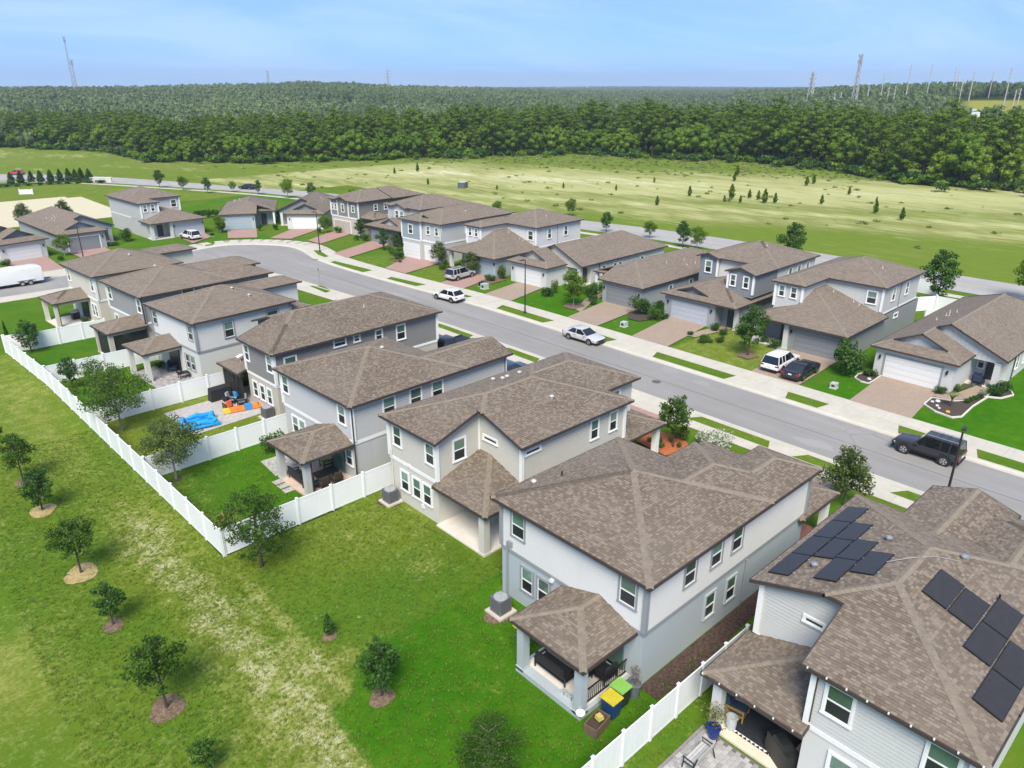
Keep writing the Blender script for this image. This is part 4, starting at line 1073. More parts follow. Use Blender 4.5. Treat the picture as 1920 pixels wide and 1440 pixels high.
def walk(name, label, line, d0, d1, step, smin, smax):
    """sidewalk of separate slabs with open joints"""
    A, B = offset(line, d0), offset(line, d1)
    base = MB()
    for i in range(len(A)-1): base.face([(*A[i], .05), (*A[i+1], .05), (*B[i+1], .05), (*B[i], .05)])
    o = base.build(name, plain('joint_sand', (.30, .28, .24), .95, .2)); tag(o, label, kind='structure')
    def at(P, s):
        for i in range(len(P)-1):
            L = math.hypot(P[i+1][0]-P[i][0], P[i+1][1]-P[i][1])
            if s <= L or i == len(P)-2: t = s/L; return (P[i][0]+(P[i+1][0]-P[i][0])*t, P[i][1]+(P[i+1][1]-P[i][1])*t)
            s -= L
    L = sum(math.hypot(q[0]-p[0], q[1]-p[1]) for p, q in zip(line, line[1:]))
    s = smin
    while s < smax:
        p, q = at(line, s), at(line, s+step); dx, dy = (q[0]-p[0]), (q[1]-p[1]); l = math.hypot(dx, dy); dx, dy = dx/l, dy/l; nx, ny = dy, -dx
        e = .008; P = [(p[0]+dx*e+nx*d0, p[1]+dy*e+ny*d0), (q[0]-dx*e+nx*d0, q[1]-dy*e+ny*d0), (q[0]-dx*e+nx*d1, q[1]-dy*e+ny*d1), (p[0]+dx*e+nx*d1, p[1]+dy*e+ny*d1)]
        t = .092+.006*hsh(s, 2)
        MB().hexa([(x, y, .03) for x, y in P]+[(x, y, t) for x, y in P]).build('slab', CONC, o); s += step
walk('sidewalk', 'pale concrete sidewalk of separate slabs in front of the far houses', FARS, 2.55, 4.55, 1.5, 66, 250)
walk('sidewalk', 'pale concrete sidewalk of separate slabs in front of the near houses', NEARS, -1.95, -3.15, 1.5, 66, 215)

# grass verges between kerb and sidewalk
def gmask(dry=.2, lush=.5, bare=.05): return lambda x, y: (dry+.15*fn(x, y, .3), lush+.2*fn(x, y, .2, 4), bare)
for i, (ya, yb, lab) in enumerate([(-6,1.5,'at the lower right behind the dark grey vehicle'),(4.0,12.7,'right of the dark grey vehicle'),(14.0,18.4,'beside the dark grey vehicle'),(24.2,28,'in front of the utility box lawn'),(33.3,42.5,'below the tall shade tree'),(47.9,52.2,'beside the silver sedan'),(57.4,66.4,'at the foot of the middle streetlight'),(72,75.6,'beside the white crossover')]):
    x0 = 58.12; o = MB().face([(x0,ya+.35,.085),(x0+1.55,ya,.085),(x0+1.55,yb,.085),(x0,yb-.55,.085)], (.25,.55,.06)).build('verge', GRASS); tag(o, 'narrow grass verge at the far kerb '+lab, kind='structure')
for P, lab in (([(57.2,81.5),(58.7,81.2),(57.7,88.2),(56.6,87.7)],'below the flower bed'), ([(56.2,93.4),(58.0,93.5),(57.0,102.9),(55.9,102.5)],'below the round trees'), ([(57.3,106.3),(58.6,106.8),(59.5,111.0),(58.6,112.6),(57.4,108.8)],'at the bend streetlight'), ([(58.2,121),(59.4,122.4),(58.5,124.2),(57.8,122.8)],'small triangle at the bend'), ([(46.6,128.2),(48.2,131.2),(49.5,131.0),(48,128.2)],'small triangle near the pale blue house')):
    o = MB().face([(x, y, .085) for x, y in P], (.25,.55,.06)).build('verge', GRASS); tag(o, 'grass verge patch '+lab, kind='structure')
for ya, yb, lab in ((5.5,14.5,'beside the solar house'),(16.3,21.6,'by the drooping street tree'),(23.5,30.9,'before the flowering bush'),(38,43.5,'before the long front wing'),(48.8,54.5,'beside the blue car'),(59.2,66.2,'beyond the dark pickup'),(71,76,'before the white house')):
    dx = -max(0, (ya-62))*.07
    o = MB().face([(48.2+dx,ya,.085),(49.33+dx,ya+.5,.085),(49.33+dx,yb-.7,.085),(48.2+dx,yb,.085)], (.3,.5,.1)).build('verge', GRASS); tag(o, 'narrow grass verge at the near kerb '+lab, kind='structure')
o = MB().face([(46.3,86.7,.085),(47.5,87.2,.085),(47.8,90.4,.085),(46.5,91.5,.085)], (.2,.6,.0)).build('verge', GRASS); tag(o, 'grass verge patch around the thin sign post', kind='structure')

# lawns: common land behind the fence, then yard by yard
def yard_mask(x, y):
    n = fn(x, y, .35)*.6+fn(x, y, .12, 5)*.6; n5 = fn(x, y, .9, 3)*.5
    # worn track along the fence line
    tr = math.exp(-((x-9.6-.02*(30-y)+n*.9)/1.55)**2)*sstep(52, 43, y); tr2 = .22*math.exp(-((x-8.7+n)/2.0)**2)*sstep(44, 60, y)
    line = math.exp(-((x-12.0-.02*(y-30)+n5*.5)/.38)**2)*sstep(37, 34.5, y)*sstep(22.5, 25, y)
    turn = math.exp(-((y-26.2+.1*(x-12)+n5*.6)/.5)**2)*sstep(15, 12.5, x)*sstep(11, 12.2, x); spot = math.exp(-(((x-20.4)/1.2)**2+((y-29.4)/1.0)**2))
    ye = 25.7+n5*.5-2.2*sstep(14.5, 11.5, x); xe = 10.75-.06*(22-y)+n5*.4
    viv = sstep(.45, -.45, y-ye)*sstep(-.4, .4, x-xe)
    yard = sstep(-.5, .5, x-11.9)*(1-viv)*sstep(39, 37, y)
    dry = .36+.30*fn(x, y, .1, 2)+.32*sstep(5.5, -1, x)*(.6+fn(x, y, .15))+.42*tr+tr2-.04*yard+.5*line+.4*turn+.4*spot
    bare = .10+.44*tr+.2*tr2+.22*line+.2*turn+.2*spot+.06*yard
    lush = .5+.42*fn(x, y, .09, 7)-.45*tr-.22*yard
    dry = dry*(1-viv)+.12*viv+.12*viv*fn(x, y, .2, 9); bare = bare*(1-viv)+.02*viv; lush = lush*(1-viv)+(2.0+.2*fn(x, y, .3, 6))*viv
    return (max(0, min(1, dry)), lush, min(.66, bare))
sheet('lawn', 'open grass left of the fence with a worn pale track, running into two unfenced back yards', -60, 27.5, 8, 200, 0.0, GRASS, yard_mask, .5, lambda x, y: (x < 12.1 and ((x > -25 and y < 113) or x > 4)) or (x >= 12.1 and 10.8 < y < 38.1))
sheet('lawn', 'green strip of grass by the solar house and its fence', 12.0, 40, -10, 13.0, 0.022, GRASS, gmask(.2, .55, .05), .8)
sheet('lawn', 'fenced green back lawn behind the blue-grey house', 12.1, 23.5, 38.3, 50.5, 0.014, GRASS, lambda x, y: (.1+.3*sstep(17, 12.5, x)+.25*sstep(42, 38.5, y)+.2*fn(x, y, .3), 1.75-.9*sstep(17.5, 12.5, x)-.8*sstep(43, 39, y)+.5*fn(x, y, .3, 2), .03), .5)
sheet('lawn', 'fenced olive back lawn with tan patio behind the taupe house', 11.9, 24, 50.5, 62.7, 0.013, GRASS, gmask(.42, .15, .1), .5)
sheet('lawn', 'fenced back lawn behind the white house with grey trim', 11.5, 22.5, 62.7, 75.2, 0.014, GRASS, gmask(.15, .75, .03), .6)
sheet('lawn', 'small fenced green lawn behind the grey house with black screens', 10.9, 21.5, 75.2, 87.6, 0.014, GRASS_V, gmask(.1, .6, .0), .6)
sheet('lawn', 'bright lawn beside the cream corner house', -40, 20.5, 87.6, 110.4, 0.016, GRASS_V, gmask(.1, .4, .0), 1.0, lambda x, y: x > 10 or y > 88)
sheet('lawn', 'side and front lawns of the near houses', 24, 46.95, 13, 112, -0.004, GRASS, gmask(.15, .55, .05), 1.0)
def far_mask(x, y):
    n = fn(x, y, .25)*.5; lot = ((9,26,1.9,.05),(26,33,1.0,.1),(33,42.5,.35,.55),(42.5,53,1.2,.2),(53,67,1.7,.1),(67,76,.8,.25),(76,103,.6,.4),(103,140,.6,.3))
    yy = y+fn(x, y, .4, 8)*1.2
    for a, b, l, d in lot:
        if a <= yy < b: return (max(0, d+.3*n), l+n*.6, .05+(.1 if d > .5 else 0))
    return (.2, .6, .05)
sheet('lawn', 'front lawns and side yards of the far houses', 59.0, 103, -30, 140, -0.004, GRASS, far_mask, .8)
sheet('lawn', 'lawns around the houses at the street bend', 5, 100, 122, 185, -0.009, GRASS, gmask(.15, .7, .02), 1.5)
sheet('lawn', 'mown olive slope below the row of cone-shaped evergreens', 5, 84, 185, 262, -0.009, GRASS, gmask(.45, .35, .05), 2.0)
sheet('verge', 'grass strip beyond the houses along the outer road', 84, 109, -60, 185, 0.001, GRASS, gmask(.3, .5, .05), 2.0)
SAND = mk_grass('sand_lot', (.60, .54, .38), (.58, .52, .37), (.64, .58, .43), (.66, .60, .46), 6, .1)
sheet('ground', 'bare pale sand lot behind the leftmost houses', -60, 48, 172, 216, 0.0, SAND, lambda x, y: (.5, .5, .3), 3.0, lambda x, y: y < 220-.05*max(0, x)**1.35+fn(x, y, .08)*3 and y > 176-.1*x and x < 47)
# outer road behind the houses
OR_F = [(122,-160),(119.5,-20),(119,30),(118.7,70),(116,93),(110,118),(100,158),(94.5,182),(86.8,197),(75.2,230),(63.4,257),(43.9,285),(-60,360)]
OR_N = [(112,-160),(109.4,-20),(109.1,30),(109,70),(106.9,93),(101.5,118),(92,158),(86,180),(80.0,196),(71.5,214),(59,241),(40.3,265),(-70,338)]
flat('road', 'wide bleached asphalt road passing behind the houses', smooth_line(OR_F)+smooth_line(OR_N)[::-1], 0.03, ASPH2)
band('sidewalk', 'thin pale path along the outer road', smooth_line(OR_N), [(-2.2,.04),(-3.8,.04)], CONC)
band('road_marking', 'thin yellow edge line of the outer road', [( (a[0]+b[0])/2, (a[1]+b[1])/2) for a, b in zip(OR_F, OR_N)], [(-.08,.036),(.08,.036)], plain('yellow_paint', (.55, .42, .12), .7))

# driveways of the far row and a few near ones
for (P, mat, lab) in (
    ([(61.75,18.2),(61.75,23.4),(69.9,23.9),(69.9,19.0)], PAV_TAN, 'at the white one-storey garden house'),
    ([(61.8,28.1),(61.8,33.0),(70.7,33.4),(70.7,28.6)], PAV_TAN, 'under the white and black cars'),
    ([(61.85,42.8),(61.85,47.6),(71.1,49.1),(71.1,44.1)], PAV_TAN, 'at the dormered house'),
    ([(61.85,52.6),(61.85,57.3),(70.5,58.8),(70.5,53.6)], PAV_TAN, 'at the silver grey house'),
    ([(61.6,67.0),(61.4,71.9),(69.3,73.6),(69.4,69.0)], PAV_TAN, 'at the white house with cream gable'),
    ([(61.2,76.0),(60.9,80.7),(68.3,82.9),(68.3,78.0)], PAV_PINK, 'under the silver sport utility vehicle'),
    ([(60.4,88.5),(60.1,93.4),(68.1,98.2),(68.5,90.6)], PAV_PINK, 'at the pale blue-grey house'),
    ([(59.5,103.4),(59.8,108.0),(70.1,112.6),(70.4,107.6)], PAV_PINK, 'at the charcoal garage house'),
    ([(62.1,116.5),(62.0,120.9),(70.4,126.0),(71.0,121.0)], PAV_PINK, 'at the taupe house'),
    ([(60.4,124.1),(57.9,127.3),(65.4,133.0),(69.2,129.6)], PAV_PINK, 'at the angled white house'),
    ([(56.6,129.4),(52.4,132.4),(55.6,140.3),(60.3,137.8)], PAV_PINK, 'at the blue garage house'),
    ([(50.6,135.7),(46.0,132.2),(46.3,140.4),(51.4,140.6)], PAV_PINK, 'under the white vehicle at the pale blue house'),
    ([(34.0,125.8),(28.8,125.8),(28.0,138.6),(33.6,138.8)], PAV_PINK, 'at the sage grey house'),
    ([(24.4,125.8),(18.9,125.8),(18.4,135.8),(24.6,137.4)], PAV_PINK, 'behind the white trailer'),
    ([(46.95,31.2),(46.95,36.2),(40.3,36.2),(40.3,31.2)], PAV_PINK, 'at the front of the greige house'),
    ([(46.95,54.5),(46.95,59.2),(39.5,59.2),(39.5,54.5)], PAV_GREY, 'under the dark pickup'),
    ([(46.95,44.5),(46.95,49.6),(38.9,50.4),(38.9,45.6)], PAV_GREY, 'under the blue car'),
    ([(46.95,16.5),(46.95,23.2),(39.9,23.2),(39.9,18.5)], PAV_TAN, 'at the front of the white and pale blue house')):
    flat('driveway', 'brick paver driveway '+lab, P, .098, mat)
for P, lab in (([(13,121.4),(34,121.6),(34.5,126),(13,126)],'below the leftmost garages'),):
    flat('pavement', 'pale concrete apron '+lab, P, .09, CONC)
flat('path', 'paver path from the driveway to the porch of the garden house', [(68.1,19.1),(68.3,17.3),(70.0,16.4),(73.6,15.9),(74.0,16.9),(70.4,17.6),(69.7,19.1)], .095, PAV_TAN)
flat('path', 'paver path to the entry of the silver grey house', [(64.5,57.6),(66.2,58.4),(70.0,60.2),(73.6,60.6),(73.6,61.8),(69.5,61.3),(65.0,58.9)], .095, PAV_TAN)
flat('path', 'paver path to the entry of the dormered house', [(66.5,42.6),(66.5,43.9),(72.4,43.0),(72.4,41.5)], .095, PAV_TAN)
flat('patio', 'tan paver patio behind the taupe house', [(16.7,61.3),(17.0,55.4),(23.4,55.8),(23.2,61.6)], .04, PAV_GREY)
flat('patio', 'small grey stone patio beside the covered patio of the blue-grey house', [(18.7,44.9),(22.4,44.8),(22.3,47.7),(18.9,47.7)], .04, PAV_GREY)

TAR = plain('tar_seam', (.10, .095, .092), .8, .3, 3)
band('road_seam', 'dark tar seam running down the middle of the street', [(53.55+.04*math.sin(k*.9)-max(0, (k*2.5-62))*.065, k*2.5) for k in range(-4, 40)], [(-.035,.0245),(.035,.0245)], TAR)
PATCH = mk_asphalt('asphalt_patch', (.305, .292, .278), .1)
for k, (x, y, w_, l_, lab) in enumerate(((56.4,38.6,.5,1.1,'near the verge below the shade tree'),(55.9,34.6,.45,.9,'before the white and black cars'),(51.6,21.4,.6,1.6,'opposite the dark grey vehicle'),(52.4,44.5,.4,.8,'opposite the silver sedan'))):
    P = [(x+w_*(1+.3*math.sin(a*2.3+k))*math.cos(a), y+l_*(1+.25*math.sin(a*3.1+k))*math.sin(a)) for a in [2*math.pi*i/14 for i in range(14)]]
    flat('road_patch', 'pale worn patch of asphalt '+lab, P, .0245, PATCH)
mh = thing('manhole_cover', 'round iron manhole cover in the street', 'manhole cover', (53.0, 37.6, .022)); MB().lathe([(.0,.006),(.30,.006),(.32,.0)], (0,0,0), 20).build('lid', plain('iron_cover', (.10,.09,.085), .7, .2, 20), mh); MB().lathe([(.33,.0),(.33,.007),(.42,.007),(.43,0)], (0,0,0), 20).build('frame', TAR, mh)
dr = thing('storm_drain', 'dark storm drain inlet in the kerb at the bend', 'drain', (55.55, 106.6, 0), R(80)); MB().box(-.7,.7,-.12,.1,.03,.09).build('opening', BLACK, dr); MB().box(-.85,.85,-.35,.35,.115,.14).build('cover_slab', CONC, dr)
# ------------------------------------------------------------------ fences
def fence(label, pts, nsplit=None, hgt=1.83, step=2.4):
    h = thing('fence', label, 'fence', (pts[0][0], pts[0][1], 0), group='white vinyl fences of the near yards')
    ox, oy = pts[0]
    pm = MB().box(-.065,.065,-.065,.065,0,hgt+.06).mesh('post', VINYL); cm = MB().box(-.085,.085,-.085,.085,0,.03).hexa([(-.08,-.08,.03),(.08,-.08,.03),(.08,.08,.03),(-.08,.08,.03),(-.01,-.01,.09),(.01,-.01,.09),(.01,.01,.09),(-.01,.01,.09)]).mesh('post_cap', VINYL)
    def addpost(x, y, rz):
        p = inst('post', pm, h, (x-ox, y-oy, 0), rz); inst('post_cap', cm, p, (0, 0, hgt+.06))
    for a, b in zip(pts, pts[1:]):
        L = math.hypot(b[0]-a[0], b[1]-a[1]); k = max(1, round(L/step)); rz = math.atan2(b[1]-a[1], b[0]-a[0]); w = L/k-.13
        m = MB(); nb = max(2, int(w/.29)); bw = w/nb
        for i in range(nb): m.box(.065+i*bw+.004,.065+(i+1)*bw-.004,-.014,.014,.12,hgt-.1)
        m.box(.065,.065+w,-.02,.02,.05,.16); m.box(.065,.065+w,-.026,.026,hgt-.13,hgt+.0)
        m.box(.065,.065+w,-.01,.01,.14,hgt-.12)
        me = m.mesh('panel', VINYL)
        for i in range(k):
            x, y = a[0]+(b[0]-a[0])*i/k, a[1]+(b[1]-a[1])*i/k
            inst('panel', me, h, (x-ox, y-oy, 0), rz); addpost(x, y, rz)
    addpost(pts[-1][0], pts[-1][1], rz)
    return h
fence('long white vinyl fence along the backs of the fenced yards', [(12.1,38.0),(11.75,50.2),(11.4,62.6),(11.05,75.1),(10.15,88.1)])
fence('white vinyl fence between the greige house and the blue-grey house', [(12.2,38.05),(24.2,38.25)])
fence('white vinyl fence between the paved patio yard and the blue-grey house', [(11.85,50.4),(22.9,50.6)])
fence('white vinyl fence between the white house and the paved patio yard', [(11.5,62.6),(23.6,62.8)])
fence('white vinyl fence between the grey house and the white house', [(11.15,75.15),(21.0,75.2)])
fence('far end white vinyl fence beside the cream corner house', [(10.3,88.1),(12.7,87.3),(19.6,87.4)])
fence('white vinyl fence in the lower right between the solar house and its neighbour', [(12.6,13.05),(27.2,12.98)], step=1.85)
fence('white vinyl fence behind the tall tree at the right', [(94.2,38.5),(94.6,30.4),(97.3,28.9),(104.5,31.5),(104.5,40)])
fence('white vinyl fence behind the white one-storey garden house', [(97.2,28.8),(97.4,16.0)])
fence('white vinyl fence in the side yard left of the garden house', [(89.6,27.4),(92.6,25.6)])

# ------------------------------------------------------------------ trees and plants
def mk_leaf(name, dark, light, trans=.25, band=0.):
    m = bpy.data.materials.new(name); m.use_nodes = True; nt = m.node_tree; nt.nodes.clear()
    o = N(nt, 'OutputMaterial'); d = N(nt, 'BsdfPrincipled'); t = N(nt, 'BsdfTranslucent'); mx = N(nt, 'MixShader')
    at = N(nt, 'VertexColor', layer_name='tint'); s = N(nt, 'SeparateColor'); nt.links.new(at.outputs[0], s.inputs[0])
    oi = N(nt, 'ObjectInfo')
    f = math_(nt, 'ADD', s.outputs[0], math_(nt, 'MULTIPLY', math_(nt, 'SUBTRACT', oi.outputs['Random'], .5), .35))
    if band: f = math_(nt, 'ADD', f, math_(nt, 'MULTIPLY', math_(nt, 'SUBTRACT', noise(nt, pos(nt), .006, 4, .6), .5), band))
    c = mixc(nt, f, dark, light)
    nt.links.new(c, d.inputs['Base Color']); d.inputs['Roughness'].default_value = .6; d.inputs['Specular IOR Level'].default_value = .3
    nt.links.new(c, t.inputs[0]); mx.inputs[0].default_value = trans
    nt.links.new(d.outputs[0], mx.inputs[1]); nt.links.new(t.outputs[0], mx.inputs[2]); nt.links.new(mx.outputs[0], o.inputs[0])
    return m
LF_OAK = mk_leaf('leaf_oak', (.028, .080, .006), (.110, .195, .022), .35); LF_DARK = mk_leaf('leaf_magnolia', (.020, .066, .008), (.070, .160, .022), .25)
LF_SAGE = mk_leaf('leaf_live_oak', (.042, .076, .014), (.130, .180, .045), .35); LF_LIGHT = mk_leaf('leaf_light', (.055, .10, .015), (.15, .21, .045))
LF_PINE = mk_leaf('needle_pine', (.062, .125, .004), (.165, .245, .014), .35, .9); LF_WOOD = mk_leaf('leaf_wood', (.058, .130, .004), (.20, .31, .016), .35, .9)
LF_FAR = mk_leaf('leaf_far_wood_hazed', (.075, .125, .045), (.185, .245, .095), .3, 2.2); LF_YEL = mk_leaf('leaf_yellowing', (.09, .11, .02), (.28, .27, .06)); LF_SHRUB = mk_leaf('leaf_shrub', (.022, .065, .010), (.085, .17, .025))  # far wood: haze and lit tops put into a paler, bluer leaf colour
LF_RED = mk_leaf('leaf_bronze', (.06, .022, .015), (.14, .06, .03)); LF_FLOW = mk_leaf('leaf_flowering', (.06, .11, .03), (.62, .64, .50), .2)
BARK = plain('bark', (.065, .05, .04), .9, .3, 8, bmp=.4); BARKG = plain('bark_grey', (.19, .17, .15), .9, .25, 8, bmp=.4)
def leafmesh(name, C, S, mat, seed, updir=.3, tones=None, shape=.6, cores=(), jit=.22):
    """one small folded leaf clump face per centre"""
    rs = np.random.RandomState(seed); n = len(C)
    d = rs.normal(size=(n, 3)); d[:, 2] = np.abs(d[:, 2])*.8+updir; d /= np.linalg.norm(d, axis=1)[:, None]
    a = np.cross(d, rs.normal(size=(n, 3))); a /= np.linalg.norm(a, axis=1)[:, None]; b = np.cross(d, a)
    S = np.asarray(S)[:, None]; C = np.asarray(C); fold = d*S*.18
    V = np.stack([C-a*S*.5, C-b*S*.5*shape+fold, C+a*S*.5, C+b*S*.5*shape-fold*.5], 1).reshape(-1, 3)
    if cores:
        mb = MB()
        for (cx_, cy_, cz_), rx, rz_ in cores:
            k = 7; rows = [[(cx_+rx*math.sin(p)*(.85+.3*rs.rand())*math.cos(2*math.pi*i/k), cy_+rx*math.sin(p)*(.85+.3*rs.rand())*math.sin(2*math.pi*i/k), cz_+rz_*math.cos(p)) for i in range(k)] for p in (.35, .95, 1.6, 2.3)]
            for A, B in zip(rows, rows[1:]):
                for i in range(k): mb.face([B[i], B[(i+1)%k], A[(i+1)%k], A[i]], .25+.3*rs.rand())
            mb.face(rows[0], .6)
        t = rs.rand(n) if tones is None else np.clip(np.asarray(tones)+rs.uniform(-jit, jit, n), 0, 1)
        V4 = V.reshape(-1, 4, 3)
        for q, tt in zip(V4.tolist(), t.tolist()): mb.face(q, tt)
        return mb.mesh(name, mat)
    me = bpy.data.meshes.new(name); me.vertices.add(len(V)); me.vertices.foreach_set('co', V.ravel())
    me.loops.add(n*4); me.loops.foreach_set('vertex_index', np.arange(n*4)); me.polygons.add(n); me.polygons.foreach_set('loop_start', np.arange(n)*4); me.polygons.foreach_set('loop_total', np.full(n, 4))
    me.update(); me.materials.append(mat)
    t = rs.rand(n) if tones is None else np.clip(np.asarray(tones)+rs.uniform(-jit, jit, n), 0, 1)
    at = me.color_attributes.new('tint', 'FLOAT_COLOR', 'CORNER'); col = np.ones((n*4, 4)); col[:, :3] = np.repeat(t, 4)[:, None]; at.data.foreach_set('color', col.ravel().astype(np.float32))
    return me
def limb_tree(h, trunk_h, r, rs, nl, reach, rise, droop=0.):
    m = MB(); k = 5
    pts = [(rs.uniform(-.03,.03)*i*h/8, rs.uniform(-.03,.03)*i*h/8, h*.92*i/k) for i in range(k+1)]
    m.tube(pts, [r*(1.35 if i == 0 else 1-.85*i/k) for i in range(k+1)], 7); tips = []
    for i in range(nl):
        z0 = trunk_h+(h*.9-trunk_h)*(i+.3)/nl; a = i*2.4+rs.uniform(-.5, .5); f = 1-abs((z0-trunk_h)/(h-trunk_h)-.35)*1.1; L = reach*max(.3, f)*rs.uniform(.75, 1.1)
        t = z0/(h*.92)*k; i0 = min(k-1, int(t)); ft = t-i0; bx = pts[i0][0]+(pts[i0+1][0]-pts[i0][0])*ft; by = pts[i0][1]+(pts[i0+1][1]-pts[i0][1])*ft
        e = (bx+math.cos(a)*L, by+math.sin(a)*L, z0+rise*L-droop*L); mid = (bx+math.cos(a)*L*.5, by+math.sin(a)*L*.5, z0+rise*L*.65)
        m.tube([(bx,by,z0), mid, e], [r*.38, r*.24, r*.08], 5); tips.append((mid, e, L))
    return m, tips, pts
def crown_round(seed, h, trunk_h, reach, n, leaf, mat, rise=.5, droop=0., nl=16, spread=.5, bark=BARK, name='crown', tr=None, core=0):
    rs = np.random.RandomState(seed); m, tips, pts = limb_tree(h, trunk_h, tr or h*.016, rs, nl, reach, rise, droop); C = []; T = []
    clumps = []
    for mid, e, L in tips:
        clumps.append((e, L*spread*.55)); clumps.append((tuple((a*.35+b*.65)+rs.uniform(-.12,.12)*L for a, b in zip(mid, e)), L*spread*.6)); clumps.append((mid, L*spread*.42))
    clumps.append(((0,0,h*.93), reach*.35)); clumps.append(((0,0,h*.8), reach*.42)); clumps.append(((0,0,trunk_h+(h-trunk_h)*.45), reach*.5))
    w = np.array([c[1]**2.2 for c in clumps]); w /= w.sum()
    tone = rs.rand(len(clumps))
    for ci in rs.choice(len(clumps), n, p=w):
        c, r = clumps[ci]; v_ = rs.normal(size=3); v_ /= np.linalg.norm(v_); v_ *= r*(rs.rand()**.42); v_[2] *= .92
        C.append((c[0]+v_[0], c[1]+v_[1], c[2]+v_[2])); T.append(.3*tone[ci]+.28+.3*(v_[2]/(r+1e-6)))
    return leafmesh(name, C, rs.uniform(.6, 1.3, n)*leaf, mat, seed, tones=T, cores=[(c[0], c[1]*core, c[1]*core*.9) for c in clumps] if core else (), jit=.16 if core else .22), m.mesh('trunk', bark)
def crown_cone(seed, h, r0, n, leaf, mat, base=.12, power=.8, bark=BARK, bulge=.25):
    rs = np.random.RandomState(seed); C = []; T = []
    for i in range(n):
        t = rs.rand()**1.25; a = rs.uniform(0, 6.28); lump = 1+.22*math.sin(a*3+t*9+seed)+.14*math.sin(a*7-t*17)
        prof = (1-t)**power if t > bulge else (1-bulge)**power*(.55+.45*t/bulge)
        rr = r0*prof*lump*(rs.rand()**.33)
        C.append((rr*math.cos(a), rr*math.sin(a), h*(base+(1-base)*t))); T.append(.45+.25*math.sin(a*3+t*9+seed))
    m = MB().tube([(0,0,0),(0,0,h*.5),(0,0,h*.9)], [h*.022, h*.016, h*.004], 6)
    return leafmesh('crown', C, rs.uniform(.6, 1.3, n)*leaf, mat, seed, tones=T), m.mesh('trunk', bark)
def crown_pine(seed, h, n, leaf, mat, crown0=.5, reach=.17, bark=BARK):
    rs = np.random.RandomState(seed); m = MB(); k = 6
    pts = [(rs.uniform(-.02,.02)*h*i/k, rs.uniform(-.02,.02)*h*i/k, h*.97*i/k) for i in range(k+1)]
    m.tube(pts, [h*.013*(1.2-.95*i/k) for i in range(k+1)], 6); cl = []
    nb = 22
    for i in range(nb):
        t = crown0+(1-crown0)*(i+.5)/nb; f = math.sqrt(max(.05, 1-(((t-crown0)/(1-crown0)-.42)/.62)**2)); L = h*reach*f*rs.uniform(.6, 1.15); a = i*2.4+rs.uniform(-.4, .4); z = h*t
        e = (math.cos(a)*L, math.sin(a)*L, z+L*.25); m.tube([(0,0,z), e], [h*.003, h*.001], 4, False); cl.append((e, L*.45+h*.022)); cl.append(((e[0]*.55, e[1]*.55, z+L*.16), L*.36+h*.015))
    cl.append(((0,0,h*.95), h*.06)); w = np.array([c[1]**2 for c in cl]); w /= w.sum(); C = []; T = []; tn = rs.rand(len(cl))
    for ci in rs.choice(len(cl), n, p=w):
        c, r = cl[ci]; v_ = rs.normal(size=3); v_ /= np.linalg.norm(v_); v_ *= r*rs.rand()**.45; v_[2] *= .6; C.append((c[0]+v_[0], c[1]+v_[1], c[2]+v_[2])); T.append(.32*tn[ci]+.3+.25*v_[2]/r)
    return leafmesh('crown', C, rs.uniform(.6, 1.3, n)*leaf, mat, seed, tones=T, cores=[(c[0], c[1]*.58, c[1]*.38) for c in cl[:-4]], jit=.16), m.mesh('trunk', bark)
def shrub_mesh(seed, w, h, n, leaf, mat, flat_=.0):
    rs = np.random.RandomState(seed); C = []; T = []; cl = []
    for i in range(9): a = rs.uniform(0, 6.28); d = rs.rand()**.6*w*.34; cl.append((math.cos(a)*d, math.sin(a)*d, h*rs.uniform(.3, .68), w*rs.uniform(.16, .27), rs.rand()))
    for i in range(n):
        c = cl[rs.randint(9)]; v_ = rs.normal(size=3); v_ /= np.linalg.norm(v_); v_ *= c[3]*(rs.rand()**.35); v_[2] *= min(1.4, h/w*1.25)
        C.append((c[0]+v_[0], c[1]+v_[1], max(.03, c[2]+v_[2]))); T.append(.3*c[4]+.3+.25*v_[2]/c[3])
    return leafmesh('foliage', C, rs.uniform(.6, 1.3, n)*leaf, mat, seed, tones=T)
def tree(name, label, proto, x, y, s=1., rz=0., group=None, cat='tree', z=0.):
    o = thing(name, label, cat, (x, y, z), rz, group); o.scale = (s, s, s) if isinstance(s, (int, float)) else s
    inst('crown', proto[0], o); inst('trunk', proto[1], o); return o
def mulch(label, x, y, r, mat, parent=None):
    m = MB(); n = 48; P = []
    for k in range(n): a = 2*math.pi*k/n; q = .68*r*(1+.10*math.sin(2*a+x)+.07*math.sin(3*a+y)+.08*(hsh(k, x, y)-.5)); P.append((x+q*math.cos(a), y+q*math.sin(a)))
    for k in range(n): p, q = P[k], P[(k+1) % n]; m.face([(x,y,.09),(p[0],p[1],.028),(q[0],q[1],.028)])
    return tag(m.build('mulch', mat), label, kind='structure')
MULCH = plain('mulch_brown', (.16, .105, .07), .95, .55, 9, bmp=.8); STRAW = plain('mulch_straw', (.36, .27, .12), .95, .35, 9, bmp=.6); MULCHR = plain('mulch_orange', (.40, .11, .035), .95, .35, 7, bmp=.8); MULCHD = plain('mulch_dark', (.06, .045, .035), .95, .4, 9, bmp=.8)

